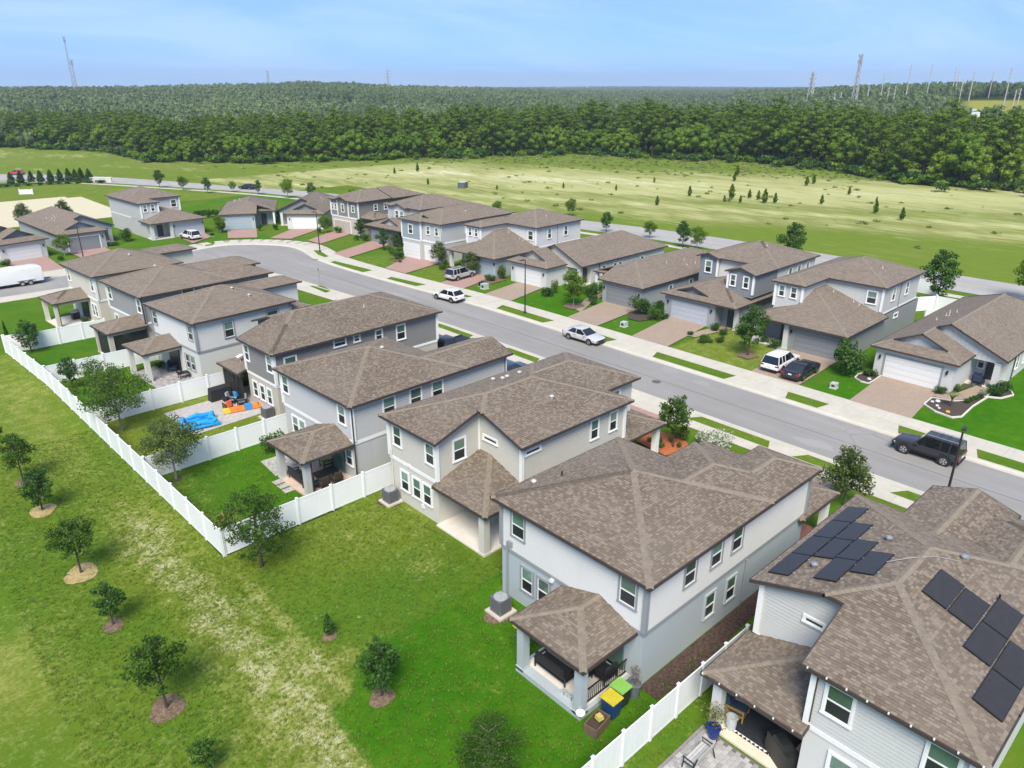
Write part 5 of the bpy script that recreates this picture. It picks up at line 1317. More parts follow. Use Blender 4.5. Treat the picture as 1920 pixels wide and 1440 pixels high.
PO = [crown_round(11+i, 3.7, 1.0, 1.08, 2900, .13, LF_OAK, .6, 0, 22, .66) for i in range(3)]
PY = [crown_round(31, 2.6, .45, .72, 1700, .13, LF_DARK, .75, 0, 20, .7), crown_round(32, 3.2, .35, .85, 2500, .14, LF_DARK, .8, 0, 24, .75), crown_cone(33, 1.4, .3, 700, .13, LF_DARK, .2, .6)]
PW = crown_round(41, 5.1, .5, 2.0, 5200, .14, LF_OAK, .42, 0, 30, .42); PL = [crown_round(51, 4.6, 1.1, 1.9, 5600, .14, LF_SAGE, .45, 0, 20, .72, BARKG), crown_round(52, 5.4, 1.0, 2.3, 6800, .15, LF_OAK, .5, .1, 22, .68, BARKG)]
for i, (lab, pr, x, y, s, mt, mr) in enumerate((
    ('small dark sapling cut by the left picture edge beyond the grass', PY[0], 5.3, 64.2, .72, None, 0),
    ('round bushy young oak farthest up the grass row left of the fence', PO[0], 5.43, 56.0, 1.0, MULCH, .9),
    ('narrow dark young oak in a straw ring, second from top in the grass row', PY[1], 5.5, 50.9, 1.0, STRAW, 1.2),
    ('open-branched young oak with bare lower trunk in a brown ring', PO[1], 5.5, 41.9, 1.0, STRAW, 1.35),
    ('short narrow young oak in a wood chip ring above the spreading young oak', PY[0], 5.5, 36.0, 1.0, MULCH, .8),
    ('spreading young oak in a large wood chip ring at the lower left', PO[2], 5.57, 28.6, 1.08, MULCH, 1.15),
    ('staked sapling cut by the bottom picture edge at lower left', PY[0], 5.6, 24.0, .72, None, 0))):
    tree('oak_tree', lab, pr, x, y, s, i*1.7, 'young trees in the grass left of the fence')
    if mt: mulch('ring of mulch around '+lab.split(',')[0][:40], x, y, mr, mt)
tree('magnolia_tree', 'tiny dark sapling on the olive lawn behind the greige house', PY[2], 13.2, 27.8, 1.0, 1, cat='tree'); mulch('small mulch patch under the tiny sapling', 13.2, 27.8, .55, MULCH)
tree('magnolia_tree', 'dark columnar magnolia in a mulch ring on the vivid green lawn', PY[1], 12.95, 22.7, 1.0, 2.2); mulch('mulch ring under the columnar magnolia', 12.95, 22.7, .9, MULCH)
tree('elm_tree', 'feathery spreading tree with long twigs at the fence corner', PW, 13.3, 35.6, 1.0, .6)
tree('oak_tree', 'dark bushy tree cut by the bottom picture edge', PL[1], 13.7, 16.2, (.55,.55,.54), 2.0)
tree('oak_tree', 'rounded sage green tree in front of the fence near the inflatable pool', PL[0], 13.4, 49.2, 1.0, .4); mulch('mulch under the rounded sage green tree', 13.4, 49.2, .6, MULCHD)
tree('oak_tree', 'large drooping olive green tree over the back fence', PL[1], 13.1, 60.2, 1.0, 1.1); tree('elm_tree', 'feathery tree behind the large drooping tree in the fenced yard', PW, 13.0, 65.5, .92, 2.9)
tree('magnolia_tree', 'dark narrow tree at the fence of the white house yard', PY[1], 12.6, 72.8, .95, .5); tree('magnolia_tree', 'dark leafy tree in the far corner of the fence', PY[1], 12.1, 86.4, (1.25,1.25,1.1), 3.0)
PC = crown_cone(61, 2.0, .28, 700, .14, LF_DARK, .05, .8); tree('cypress_tree', 'slim dark cypress beyond the far fence corner', PC, 11.2, 93.5, 1.0)
PYL = crown_round(71, 1.7, .25, .62, 900, .15, LF_YEL, .6, 0, 12, .6); tree('fruit_tree', 'small yellowing fruit tree inside the fence corner', PYL, 13.2, 39.9, 1.0)
PS = [shrub_mesh(80+i, 2.0, 1.7, 1500, .16, mt_) for i, mt_ in enumerate((LF_SHRUB, LF_LIGHT, LF_DARK, LF_SHRUB))]
PSF = shrub_mesh(90, 2.4, 1.8, 1700, .16, LF_SHRUB); PSW = shrub_mesh(91, 2.4, 1.5, 1500, .16, LF_FLOW); PSR = shrub_mesh(92, 1.2, .8, 700, .13, LF_RED)
def shrub(label, me, x, y, sx, sz, rz=0, cat='shrub', name='shrub', group=None):
    o = inst(name, me, None, (x, y, 0), rz, (sx, sx, sz)); return tag(o, label, cat, group)
shrub('dense bright green bush at the corner of the blue-grey house patio', PS[0], 20.3, 48.4, .95, 1.15)
for i, (lab, me, x, y, sx, sz) in enumerate((
    ('big flowering green shrub between the grey house and the garden house', PSF, 68.0, 26.6, 1.55, 1.9),
    ('rounded green bush at the left end of the garden house garage', PS[3], 69.0, 24.7, .75, .55), ('green bush by the right corner of the garden house garage', PS[0], 69.3, 18.6, .55, .55), ('low green planting along the garden house side wall', PS[1], 71.2, 17.9, .6, .4),
    ('dark round bush right of the garden house path', PS[2], 72.3, 15.2, .8, .65), ('big dark bush cut by the right picture edge', PS[2], 70.6, 9.9, 1.2, .9), ('leafy bush beside the garden house porch column', PS[3], 73.9, 14.9, .75, .8),
    ('green bush at the porch of the grey two-storey house', PS[0], 70.0, 35.0, .75, .7), ('low hedge at the porch of the dormered house', PS[2], 70.4, 42.6, .7, .55), ('leafy bush on the lawn of the dormered house', PS[3], 66.0, 41.0, .9, .55), ('second low bush beside the dormered house walk', PS[0], 67.3, 39.9, .6, .5),
    ('large loose green bush by the silver grey garage', PSF, 69.0, 52.2, 1.2, 1.35), ('bright green bush left of the dormered house garage', PS[0], 68.9, 49.6, 1.0, 1.05), ('dark green bush behind the loose bush at the silver garage', PS[2], 71.0, 51.0, 1.0, 1.0),
    ('round dark bush at the silver grey house entry', PS[2], 69.0, 59.8, .75, .75), ('bright hedge by the white cream-gabled house entry', PS[0], 71.8, 62.3, 1.4, 1.0), ('bright green bush with red base on the round-tree lawn', PS[3], 66.8, 65.6, .95, .9), ('tall green bush at the cream-gabled garage corner', PS[1], 68.6, 66.0, .6, 1.2),
    ('loose pale bush right of the pale blue garage', PS[1], 68.6, 76.6, 1.0, 1.3), ('dark bush left of the pale blue garage walk', PS[2], 66.6, 76.8, .9, .6), ('bronze and green bush on the lawn left of the silver vehicle', PSR, 65.4, 84.6, 1.6, 1.5),
    ('round flowering bush bed on the lawn by the pale blue-grey house', PSF, 64.9, 97.2, 1.0, .9), ('small round shrub at the pale blue-grey garage corner', PS[2], 67.4, 98.9, .55, .55), ('dark shrub under the two round trees', PS[2], 69.4, 100.2, .8, .7), ('dark round shrub beside the sand garage door', PS[2], 69.6, 123.4, .8, .8),
    ('dark shrub left of the blue garage entry', PS[2], 62.6, 134.4, .6, .8), ('thin dark shrub by the blue garage house lawn', PS[2], 60.0, 135.6, .5, .9), ('leafy shrub left of the blue garage door', PS[3], 54.4, 139.6, .9, 1.3), ('dark round shrub beside the pale blue house', PS[2], 38.2, 142.2, 1.25, 1.4),
    ('low shrubs in the bed of the sage grey house', PS[0], 35.2, 139.6, .9, .5), ('flowering shrub with white blooms in front of the hidden front porch', PSW, 45.3, 26.6, 1.45, 1.1), ('green shrub by the orange mulch bed', PS[1], 44.6, 28.9, .8, .7), ('low light green shrub at the left edge trailer driveway', PS[1], 18.2, 133.2, 1.0, .8), ('low shrub between the leftmost garages', PS[0], 25.6, 133.0, .6, .5))):
    shrub(lab, me, x, y, sx, sz, i*1.3, group='shrubs in the front gardens')
PT = [crown_round(101, 4.6, 1.1, 1.55, 3600, .19, LF_WOOD, .45, 0, 18, .8, BARKG), crown_round(102, 5.2, .9, 1.35, 3600, .19, LF_DARK, .6, 0, 18, .82), crown_round(103, 4.2, 1.2, 1.35, 3000, .17, LF_OAK, .6, 0, 18, .55), crown_round(104, 4.1, 1.0, 1.4, 4000, .17, LF_SAGE, .45, .25, 18, .85)]
for lab, pr, x, y, s in (
    ('round green tree on the lawn of the white cream-gabled house', PT[0], 65.8, 60.0, 1.0), ('tall oval shade tree on the lawn of the dormered house', PT[1], 65.6, 35.6, 1.05), ('thin young tree in the orange mulch bed', PT[2], 43.0, 28.5, 1.0), ('drooping grey-green street tree beside the solar house', PT[3], 44.3, 15.9, 1.05),
    ('left one of two round trees before the charcoal garage', PT[1], 67.3, 104.6, .72), ('right one of two round trees before the charcoal garage', PT[1], 68.5, 102.4, .6), ('round tree before the sand garage door', PT[1], 70.2, 116.4, (.8,.8,.68)), ('young tree between the taupe house and the angled white house', PT[0], 67.9, 124.9, .75),
    ('thin pale tree at the pale blue-grey garage', PT[3], 67.3, 89.4, .92), ('crooked small tree in front of the pale blue garage', PT[3], 67.2, 81.6, (1.1,1.1,.82)), ('young tree between the two leftmost garages', PT[0], 26.9, 136.0, .78), ('small tree by the blue garage driveway', PT[0], 53.6, 138.6, .72),
    ('tall shade tree rising behind the grey two-storey house', PT[1], 98.6, 29.2, 1.4), ('broad tree at the right edge beside the outer road', PT[0], 110.3, 22.2, 1.25)):
    tree('street_tree', lab, pr, x, y, s, x)
for i, (x, y, s) in enumerate(((116.1,107.5,.8),(107.1,90,.76),(108.5,80.9,.7),(105.8,71.9,.9),(105.7,69.0,.88),(106.2,52.5,1.3),(104.6,118,.7),(68.5,214.7,.92),(71.2,204.8,.82),(73.8,195.3,.76),(79.4,192.9,.6),(82.1,183.6,.7),(84.4,172.4,1.05),(87.6,166.5,.8),(89.5,150.0,.9))):
    tree('street_tree', 'young dark green tree beside the outer road behind the houses', PT[i % 2], x, y, s, i*2.1, 'trees along the outer road')
for i, (x, y) in enumerate(((28.5,172),(34.5,166.5),(21.5,170.0))):
    tree('street_tree', ('pale drooping tree at the sand lot left of the sage roof','spiky olive tree at the sand lot behind the sage roof','pale tree at the sand lot near the left edge')[i], PT[3], x, y, (1.1,1.25,.9)[i], i)
# cone evergreens, hedges
PCE = [crown_cone(111+i, 3.0, 1.05, 900, .36, LF_DARK, .02, .75, bulge=.2) for i in range(2)]
for i, (x, y, s) in enumerate(((40.8,251.4,.95),(43.3,252.4,.98),(46.1,253.2,.9),(48.0,251.5,.95),(50.5,250.9,.95),(52.5,249,1),(54.7,248.8,1.05),(55.8,246,1.0),(56.6,243,1.15),(58.0,240.6,1.1))):
    tree('evergreen_tree', 'cone-shaped dark evergreen in the curved row at the upper left', PCE[i % 2], x, y, (s*1.25,s*1.25,s*1.12), i, 'curved row of cone evergreens')
HM = shrub_mesh(120, 3.2, 1.1, 700, .3, LF_DARK)
for i in range(12): tag(inst('hedge', HM, None, (34+i*2.35, 244.6+1.8*math.sin(i*.32)-i*.55, 0), i, (1,1,.8)), 'low clipped dark hedge below the cone evergreens', 'hedge', 'hedge below the cone evergreens')
for i in range(11): tag(inst('hedge', HM, None, (53+i*1.35+3.5, 158-i*.35, 0), i, (.62,.62,1.6)), 'upright dark hedge shrub behind the blue garage house', 'hedge', 'hedge behind the blue garage house')
for i in range(7): tag(inst('hedge', HM, None, (69+i*1.4, 150-i*.9, 0), i, (.55,.55,1.4)), 'upright dark hedge shrub behind the angled white house', 'hedge', 'hedge behind the angled white house')
# pines scattered over the field
PP = [crown_cone(131+i, 2.7, .75, 420, .36, LF_PINE, .12, .7, bulge=.3) for i in range(3)]
for i, (x, y, s) in enumerate(((155,127.5,.7),(141.7,104.2,1),(159.9,107.9,1.15),(162.6,97.8,1.7),(159.6,93.5,.8),(158.3,97,.7),(167.5,95.8,1.0),(166.6,92.9,1.05),(163,89.2,1.5),(164.8,87.5,1.1),(171.2,79.3,1.0),(167.1,65.2,1.2),(162.1,57.8,1.2),(192,82.2,.9),(195.4,117.2,1.1),(208,124,1.5),(201.5,98.3,1.2),(206.3,98.7,1.2),(143.3,200,1.2),(134.4,199.9,.9),(125.9,171,.8),(148,140,.7),(133,150,.6),(176,131,.7),(184,72,.6),(150,31,.8))):
    tree('pine_sapling', 'small dark pine sapling standing alone in the mown field', PP[i % 3], x, y, s*.8, i*2.2, 'pine saplings in the field')

# ------------------------------------------------------------------ forest
FP = [crown_pine(141+i, 19+i*1.2, 1700, .75, LF_PINE, (.3, .2, .14, .24)[i], (.17, .2, .2, .16)[i]) for i in range(4)]
LF_LIME = mk_leaf('leaf_bright_wood', (.09, .16, .006), (.26, .36, .03), .35, .6)
FB = [crown_round(151+i, (13, 15, 10, 12)[i], (2.5, 3, 1, 1.5)[i], (4.6, 5.2, 4.2, 3.6)[i], 1700, .78, (LF_WOOD, LF_WOOD, LF_WOOD, LF_LIME)[i], .5, 0, 16, .85, core=.68) for i in range(4)]
assert len(FB) == 4
fr = random.Random(5)
def along(t):
    Ls = [math.hypot(b[0]-a[0], b[1]-a[1]) for a, b in zip(FRONT, FRONT[1:])]; s = t*sum(Ls)
    for (a, b), L in zip(zip(FRONT, FRONT[1:]), Ls):
        if s <= L: return (a[0]+(b[0]-a[0])*s/L, a[1]+(b[1]-a[1])*s/L)
        s -= L
    return FRONT[-1]
placed = []
def ok(x, y, d):
    for px, py in placed:
        if (px-x)**2+(py-y)**2 < d*d: return False
    placed.append((x, y)); return True
def tall(x, y): return interp([(-200,.66),(300,.66),(700,.76),(960,.84),(1150,.86),(1500,.88),(2000,.92)], ucol(x, y))
npine = nbroad = 0; tries = 0
while npine+nbroad < 300 and tries < 20000:
    tries += 1
    x, y = along(fr.uniform(.05, .97)); D = math.hypot(x, y); d = fr.random()**1.3*30; x += x/D*d; y += y/D*d
    if not ok(x, y, 4.0): continue
    if not in_frame(x, y, 8): continue
    if fr.random() < (.3 if d < 8 else .66):
        tree('pine_tree', 'tall dark green pine standing in the front of the forest', FP[npine % 4], x, y, fr.choice((fr.uniform(.62, .95), fr.uniform(.8, 1.1), fr.uniform(.95, 1.1)))*tall(x, y), fr.uniform(0, 6), 'tall pines at the forest front'); npine += 1
    else:
        tree('broadleaf_tree', 'mid green leafy tree among the pines of the forest front', FB[nbroad % 4], x, y, fr.uniform(.7, 1.1)*tall(x, y), fr.uniform(0, 6), 'leafy trees at the forest front'); nbroad += 1

def scatter(name, label, protos, pts, kind='stuff', cat=None):
    """one object: prototypes instanced on its vertices; per-vertex scale and turn"""
    coll = bpy.data.collections.new(name+'_kinds')
    for i, me in enumerate(protos):
        po = bpy.data.objects.new('%s_kind' % name, me); coll.objects.link(po)
    me = bpy.data.meshes.new(name); me.from_pydata([p[:3] for p in pts], [], [])
    a = me.attributes.new('sc', 'FLOAT', 'POINT'); a.data.foreach_set('value', [p[3] for p in pts])
    a = me.attributes.new('tu', 'FLOAT', 'POINT'); a.data.foreach_set('value', [p[4] for p in pts])
    o = bpy.data.objects.new(name, me); COL.objects.link(o); tag(o, label, kind=kind)
    g = bpy.data.node_groups.new(name+'_nodes', 'GeometryNodeTree')
    g.interface.new_socket('Geometry', in_out='INPUT', socket_type='NodeSocketGeometry'); g.interface.new_socket('Geometry', in_out='OUTPUT', socket_type='NodeSocketGeometry')
    gi = g.nodes.new('NodeGroupInput'); go = g.nodes.new('NodeGroupOutput'); iop = g.nodes.new('GeometryNodeInstanceOnPoints'); ci = g.nodes.new('GeometryNodeCollectionInfo')
    ci.inputs['Collection'].default_value = coll; ci.inputs['Separate Children'].default_value = True; ci.inputs['Reset Children'].default_value = True
    iop.inputs['Pick Instance'].default_value = True
    sc = g.nodes.new('GeometryNodeInputNamedAttribute'); sc.data_type = 'FLOAT'; sc.inputs['Name'].default_value = 'sc'
    tu = g.nodes.new('GeometryNodeInputNamedAttribute'); tu.data_type = 'FLOAT'; tu.inputs['Name'].default_value = 'tu'
    cx = g.nodes.new('ShaderNodeCombineXYZ'); g.links.new(tu.outputs['Attribute'], cx.inputs[2])
    ri = g.nodes.new('FunctionNodeRandomValue'); ri.data_type = 'INT'; ri.inputs['Min'].default_value = 0 if False else ri.inputs['Min'].default_value
    for s_ in ri.inputs:
        if s_.type == 'INT' and s_.name == 'Min': s_.default_value = 0
        if s_.type == 'INT' and s_.name == 'Max': s_.default_value = len(protos)-1
    ro = [s_ for s_ in ri.outputs if s_.type == 'INT'][0]
    g.links.new(gi.outputs[0], iop.inputs['Points']); g.links.new(ci.outputs[0], iop.inputs['Instance']); g.links.new(sc.outputs['Attribute'], iop.inputs['Scale']); g.links.new(cx.outputs[0], iop.inputs['Rotation']); g.links.new(ro, iop.inputs['Instance Index'])
    g.links.new(iop.outputs[0], go.inputs[0])
    md = o.modifiers.new('scatter', 'NODES'); md.node_group = g
    return o
def joined(pr):
    """trunk and crown as one mesh for the mass of the wood"""
    a, b = pr; return a
def lowpine(seed, h, n, leaf, mat, w): 
    rs = np.random.RandomState(seed); C = []; T = []
    for i in range(n):
        v_ = rs.normal(size=3); v_ /= np.linalg.norm(v_); r = rs.rand()**.3; lump = 1+.25*math.sin(v_[0]*5+seed)+.2*math.sin(v_[1]*7-seed)
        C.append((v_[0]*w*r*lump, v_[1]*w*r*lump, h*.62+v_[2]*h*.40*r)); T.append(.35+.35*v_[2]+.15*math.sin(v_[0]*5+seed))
    return leafmesh('far_crown', C, rs.uniform(.7, 1.3, n)*leaf, mat, seed, tones=T, cores=[((0,0,h*.58), w*.86, h*.40)], jit=.14)
pts = []
while len(pts) < 1500:
    x, y = along(fr.uniform(0, 1)); D = math.hypot(x, y); d = 18+fr.random()*110; x += x/D*d; y += y/D*d
    if math.hypot(x, y) < 560 and (in_frame(x, y, 8) or in_frame(x, y, 16) or fr.random() < .1): pts.append((x, y, hill(x, y), fr.uniform(.6, .98)*tall(x, y), fr.uniform(0, 6)))
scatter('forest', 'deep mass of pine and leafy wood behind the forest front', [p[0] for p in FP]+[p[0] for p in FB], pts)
pts = []
for k in range(1100):
    x, y = along(fr.uniform(.05, .97)); D = math.hypot(x, y); d = fr.gauss(2, 5); pts.append((x+x/D*d, y+y/D*d, 0, fr.uniform(.7, 2.2), fr.uniform(0, 6)))
scatter('undergrowth', 'low green scrub along the foot of the forest', [shrub_mesh(160+i, 3.0, 1.6, 160, .55, (LF_WOOD, LF_SHRUB, LF_OAK)[i]) for i in range(3)], pts)
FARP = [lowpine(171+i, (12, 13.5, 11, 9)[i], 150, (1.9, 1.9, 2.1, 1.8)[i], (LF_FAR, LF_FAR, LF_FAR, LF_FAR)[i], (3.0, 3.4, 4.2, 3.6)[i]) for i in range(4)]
pts = []
while len(pts) < 26000:
    a = R(fr.uniform(4, 82)); D = 400+1290*fr.random()**.8
    x, y = D*math.sin(a), D*math.cos(a); u = ucol(x, y); n_ = mnoise.noise((x*.012, y*.012, 1))
    if u > 1790 and 500 < D < 740 and abs(u-1880) < 95: continue
    if 1540 < u < 1700 and 585 < D < 640: continue
    if n_ < -.5: continue
    pts.append((x, y, hill(x, y)-.3, fr.uniform(.5, 1.05)*(1 if D < 1100 else 1.1), fr.uniform(0, 6)))
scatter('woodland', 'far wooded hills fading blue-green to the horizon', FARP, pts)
pts = []
while len(pts) < 14000:
    a = R(fr.uniform(4, 82)); D = 1650+3600*fr.random(); x, y = D*math.sin(a), D*math.cos(a)
    if mnoise.noise((x*.004, y*.004, 6)) < -.35: continue
    pts.append((x, y, hill(x, y)-1, fr.uniform(.9, 1.35), fr.uniform(0, 6)))
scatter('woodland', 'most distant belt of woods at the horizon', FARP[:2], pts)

# rough grass clumps and scrub over the field
FCL = [shrub_mesh(181+i, 1.3, .35, 40, .34, m_) for i, m_ in enumerate((mk_leaf('weed_pale', (.26, .28, .09), (.46, .46, .22), .45), mk_leaf('weed_green', (.15, .21, .03), (.26, .32, .07), .45), mk_leaf('weed_mid', (.17, .22, .045), (.33, .36, .11), .45)))]
pts = []
while len(pts) < 2200:
    x, y = fr.uniform(95, 290), fr.uniform(15, 330); w_ = wcoord(x, y)
    if w_ < 168 and x < 122: continue
    if w_ < 140 or w_ > 300 or not in_frame(x, y, 0): continue
    if fr.random() > (.04+.96*sstep(232, 262, w_))+.25*max(0, mnoise.noise((x*.05, y*.05, 2))): continue
    pts.append((x, y, -.05, fr.uniform(.4, 1.5), fr.uniform(0, 6)))
scatter('field_weeds', 'rough clumps of weeds and tall grass over the field', FCL, pts)

for i, (x, y, sx, sz, k) in enumerate(((69.6,41.0,.5,.6,0),(71.0,39.6,.6,.8,3),(66.9,43.4,.4,.35,2),(69.7,48.9,.45,.5,2),(72.6,58.8,.7,.9,0),(68.3,58.9,.5,.5,3),(69.9,63.6,.8,.8,1),(67.6,70.0,.0,.0,0),(66.0,86.9,.6,.7,0),(66.9,87.6,.7,.9,3),(64.0,95.2,.5,.4,1),(68.9,99.4,.7,.9,0),(66.8,101.6,.7,.8,3),(69.5,113.8,.8,1.0,0),(68.6,115.2,.6,.7,3),(67.2,126.2,.6,.7,1),(70.6,36.6,.5,.6,3),(69.9,26.1,.6,.6,0))):
    if sx: tag(inst('shrub', PS[k], None, (x, y, 0), i*1.1, (sx, sx, sz)), 'x', 'shrub', 'foundation shrubs along the far house fronts')
# ------------------------------------------------------------------ solar panels
PV = None
def mk_pv():
    m, nt, b = newmat('solar_cells'); p = objc(nt)
    br = N(nt, 'TexBrick'); br.offset = 0; br.inputs['Scale'].default_value = 1; br.inputs['Brick Width'].default_value = .17; br.inputs['Row Height'].default_value = .17; br.inputs['Mortar Size'].default_value = .003
    br.inputs['Color1'].default_value = (.030, .027, .027, 1); br.inputs['Color2'].default_value = (.036, .032, .031, 1); br.inputs['Mortar'].default_value = (.04, .04, .044, 1); nt.links.new(p, br.inputs[0])
    nt.links.new(br.outputs[0], b.inputs['Base Color']); b.inputs['Roughness'].default_value = .35; b.inputs['Specular IOR Level'].default_value = .35
    return m
PV = mk_pv()
def solar(label, roof, origin, face, cells):
    """cells: (x0, x1, v0, v1), v measured in plan up the slope from the eave; face 'Y' or 'y'"""
    h = thing('solar_array', label, 'solar panels', (origin[0], origin[1], 0))
    k = 1/3; n = Vector((0, k if face == 'Y' else -k, 1)).normalized()
    for x0, x1, v0, v1 in cells:
        def P(x, v_, l):
            y = 10.05-v_ if face == 'Y' else v_
            q = Vector((x, y, 5.9+v_*k))+n*l; return (q.x, q.y, q.z)
        g = .012; a, b, c, d = x0+g, x1-g, v0+g, v1-g
        order = [(a,c),(b,c),(b,d),(a,d)] if face == 'y' else [(a,d),(b,d),(b,c),(a,c)]
        fr_ = MB().hexa([P(x, v_, .06) for x, v_ in order]+[P(x, v_, .10) for x, v_ in order]).build('solar_panel', BLACK, h)
        i_ = .028; o2 = [(a+i_,c+i_),(b-i_,c+i_),(b-i_,d-i_),(a+i_,d-i_)]
        if face == 'Y': o2 = [(a+i_,d-i_),(b-i_,d-i_),(b-i_,c+i_),(a+i_,c+i_)]
        MB().hexa([P(x, v_, .095) for x, v_ in o2]+[P(x, v_, .104) for x, v_ in o2]).build('cell_sheet', PV, fr_)
        cl = MB(); vv = d+.03
        for x in (x0+.35, x1-.35): q0, q1 = P(x, vv, 0), P(x, vv, .09); cl.box(q0[0]-.04, q0[0]+.04, q0[1]-.04, q0[1]+.04, q0[2], q1[2])
        cl.build('clamp', STEEL, fr_)
    return h
cells = [(3.85,5.9,.36,1.3),(4.05,6.1,2.2,3.16),(5.1,7.2,3.2,4.15),(5.92,7.88,.36,1.3),(5.95,7.95,1.32,2.2),(6.12,8.15,2.22,3.16),(7.9,9.84,.36,1.3),(7.97,9.9,1.32,2.24),(9.86,11.7,.36,1.33)]
solar('stepped group of nine black solar panels near the left roof edge', None, (22.2, 2.2), 'Y', cells)
solar('diagonal run of black solar panels on the right roof slope', None, (22.2, 2.2), 'y', [(5.42,7.48,3.3,4.27),(5.4,7.42,2.31,3.28),(4.2,6.2,1.3,2.28),(6.22,8.24,1.3,2.26),(2.15,4.18,.27,1.27),(4.2,6.3,.27,1.27)])
UGREY_ = plain('cable_grey', (.36,.35,.34), .6)
tag(MB().tube([(27.9,9.0,7.02),(29.2,7.45,7.65),(30.2,6.9,7.52),(31.0,6.1,7.3)], .012, 5).build('conduit_cable', UGREY_), 'thin pale cable run across the ridge between the solar arrays', 'cable')

# ------------------------------------------------------------------ vehicles
RUB = plain('tyre_rubber', (.015, .015, .016), .85, .2); RIM = plain('alloy_rim', (.55, .55, .56), .3, .1, 5, .8); RIMD = plain('alloy_rim_dark', (.06, .06, .065), .35, .1, 5, .6)
LGT = plain('head_lamp', (.75, .76, .78), .1, .02); TAIL = plain('tail_lamp', (.30, .012, .012), .2, .05); PLATE = plain('plate_white', (.7, .7, .7), .5)
def paint(name, col, rough=.28, metal=.0): return plain(name, col, rough, .03, 2, metal, 0, .6)
def smooth_obj(o, bevel=.05, seg=3):
    o.data.polygons.foreach_set('use_smooth', [True]*len(o.data.polygons))
    md = o.modifiers.new('bevel', 'BEVEL'); md.width = bevel; md.segments = seg; md.limit_method = 'ANGLE'; md.angle_limit = R(25)
    return o
def weld_loft(sections, name, mat, parent, bevel=.05):
    """closed loft through rings of equal length, shared vertices"""
    n = len(sections[0]); V = [p for s_ in sections for p in s_]; F = []
    for i in range(len(sections)-1):
        for k in range(n): F.append((i*n+k, i*n+(k+1) % n, (i+1)*n+(k+1) % n, (i+1)*n+k))
    F.append(tuple(range(n))[::-1]); F.append(tuple((len(sections)-1)*n+k for k in range(n)))
    me = bpy.data.meshes.new(name); me.from_pydata(V, [], F); me.materials.append(mat); o = bpy.data.objects.new(name, me); COL.objects.link(o); o.parent = parent
    import bmesh
    bm = bmesh.new(); bm.from_mesh(me); bmesh.ops.recalc_face_normals(bm, faces=bm.faces); bm.to_mesh(me); bm.free()
    return smooth_obj(o, bevel)
STY = {
 # hood line: (x fraction rear..front, z of shoulder); greenhouse: rear base, rear top, front top, front base (fractions), roof z
 'suv': dict(H=1.75, sh=[(0,.92),(.04,1.02),(.3,1.05),(.68,1.03),(.74,1.02),(.95,.9),(1,.72)], gh=(.015,.07,.56,.72), sill=.34, wr=.37, wheels=(.19,.80)),
 'boxy': dict(H=1.85, sh=[(0,1.0),(.03,1.08),(.3,1.1),(.66,1.1),(.72,1.09),(.95,1.02),(1,.82)], gh=(.01,.04,.55,.68), sill=.44, wr=.40, wheels=(.20,.80)),
 'sedan': dict(H=1.46, sh=[(0,.78),(.03,.95),(.16,.97),(.3,.93),(.66,.92),(.72,.92),(.95,.78),(1,.6)], gh=(.13,.27,.54,.73), sill=.27, wr=.33, wheels=(.20,.80)),
 'coupe': dict(H=1.44, sh=[(0,.85),(.03,1.0),(.2,1.0),(.4,.95),(.6,.93),(.66,.94),(.96,.88),(1,.66)], gh=(.14,.30,.47,.63), sill=.27, wr=.37, wheels=(.21,.79)),
 'cross': dict(H=1.56, sh=[(0,.85),(.04,1.0),(.25,1.0),(.66,.97),(.74,.95),(.95,.82),(1,.62)], gh=(.03,.16,.55,.74), sill=.3, wr=.36, wheels=(.19,.81)),
 'pickup': dict(H=1.85, sh=[(0,1.08),(.02,1.12),(.36,1.14),(.37,1.14),(.72,1.14),(.76,1.14),(.96,1.06),(1,.85)], gh=(.40,.43,.64,.76), sill=.48, wr=.41, wheels=(.2,.80)),
}
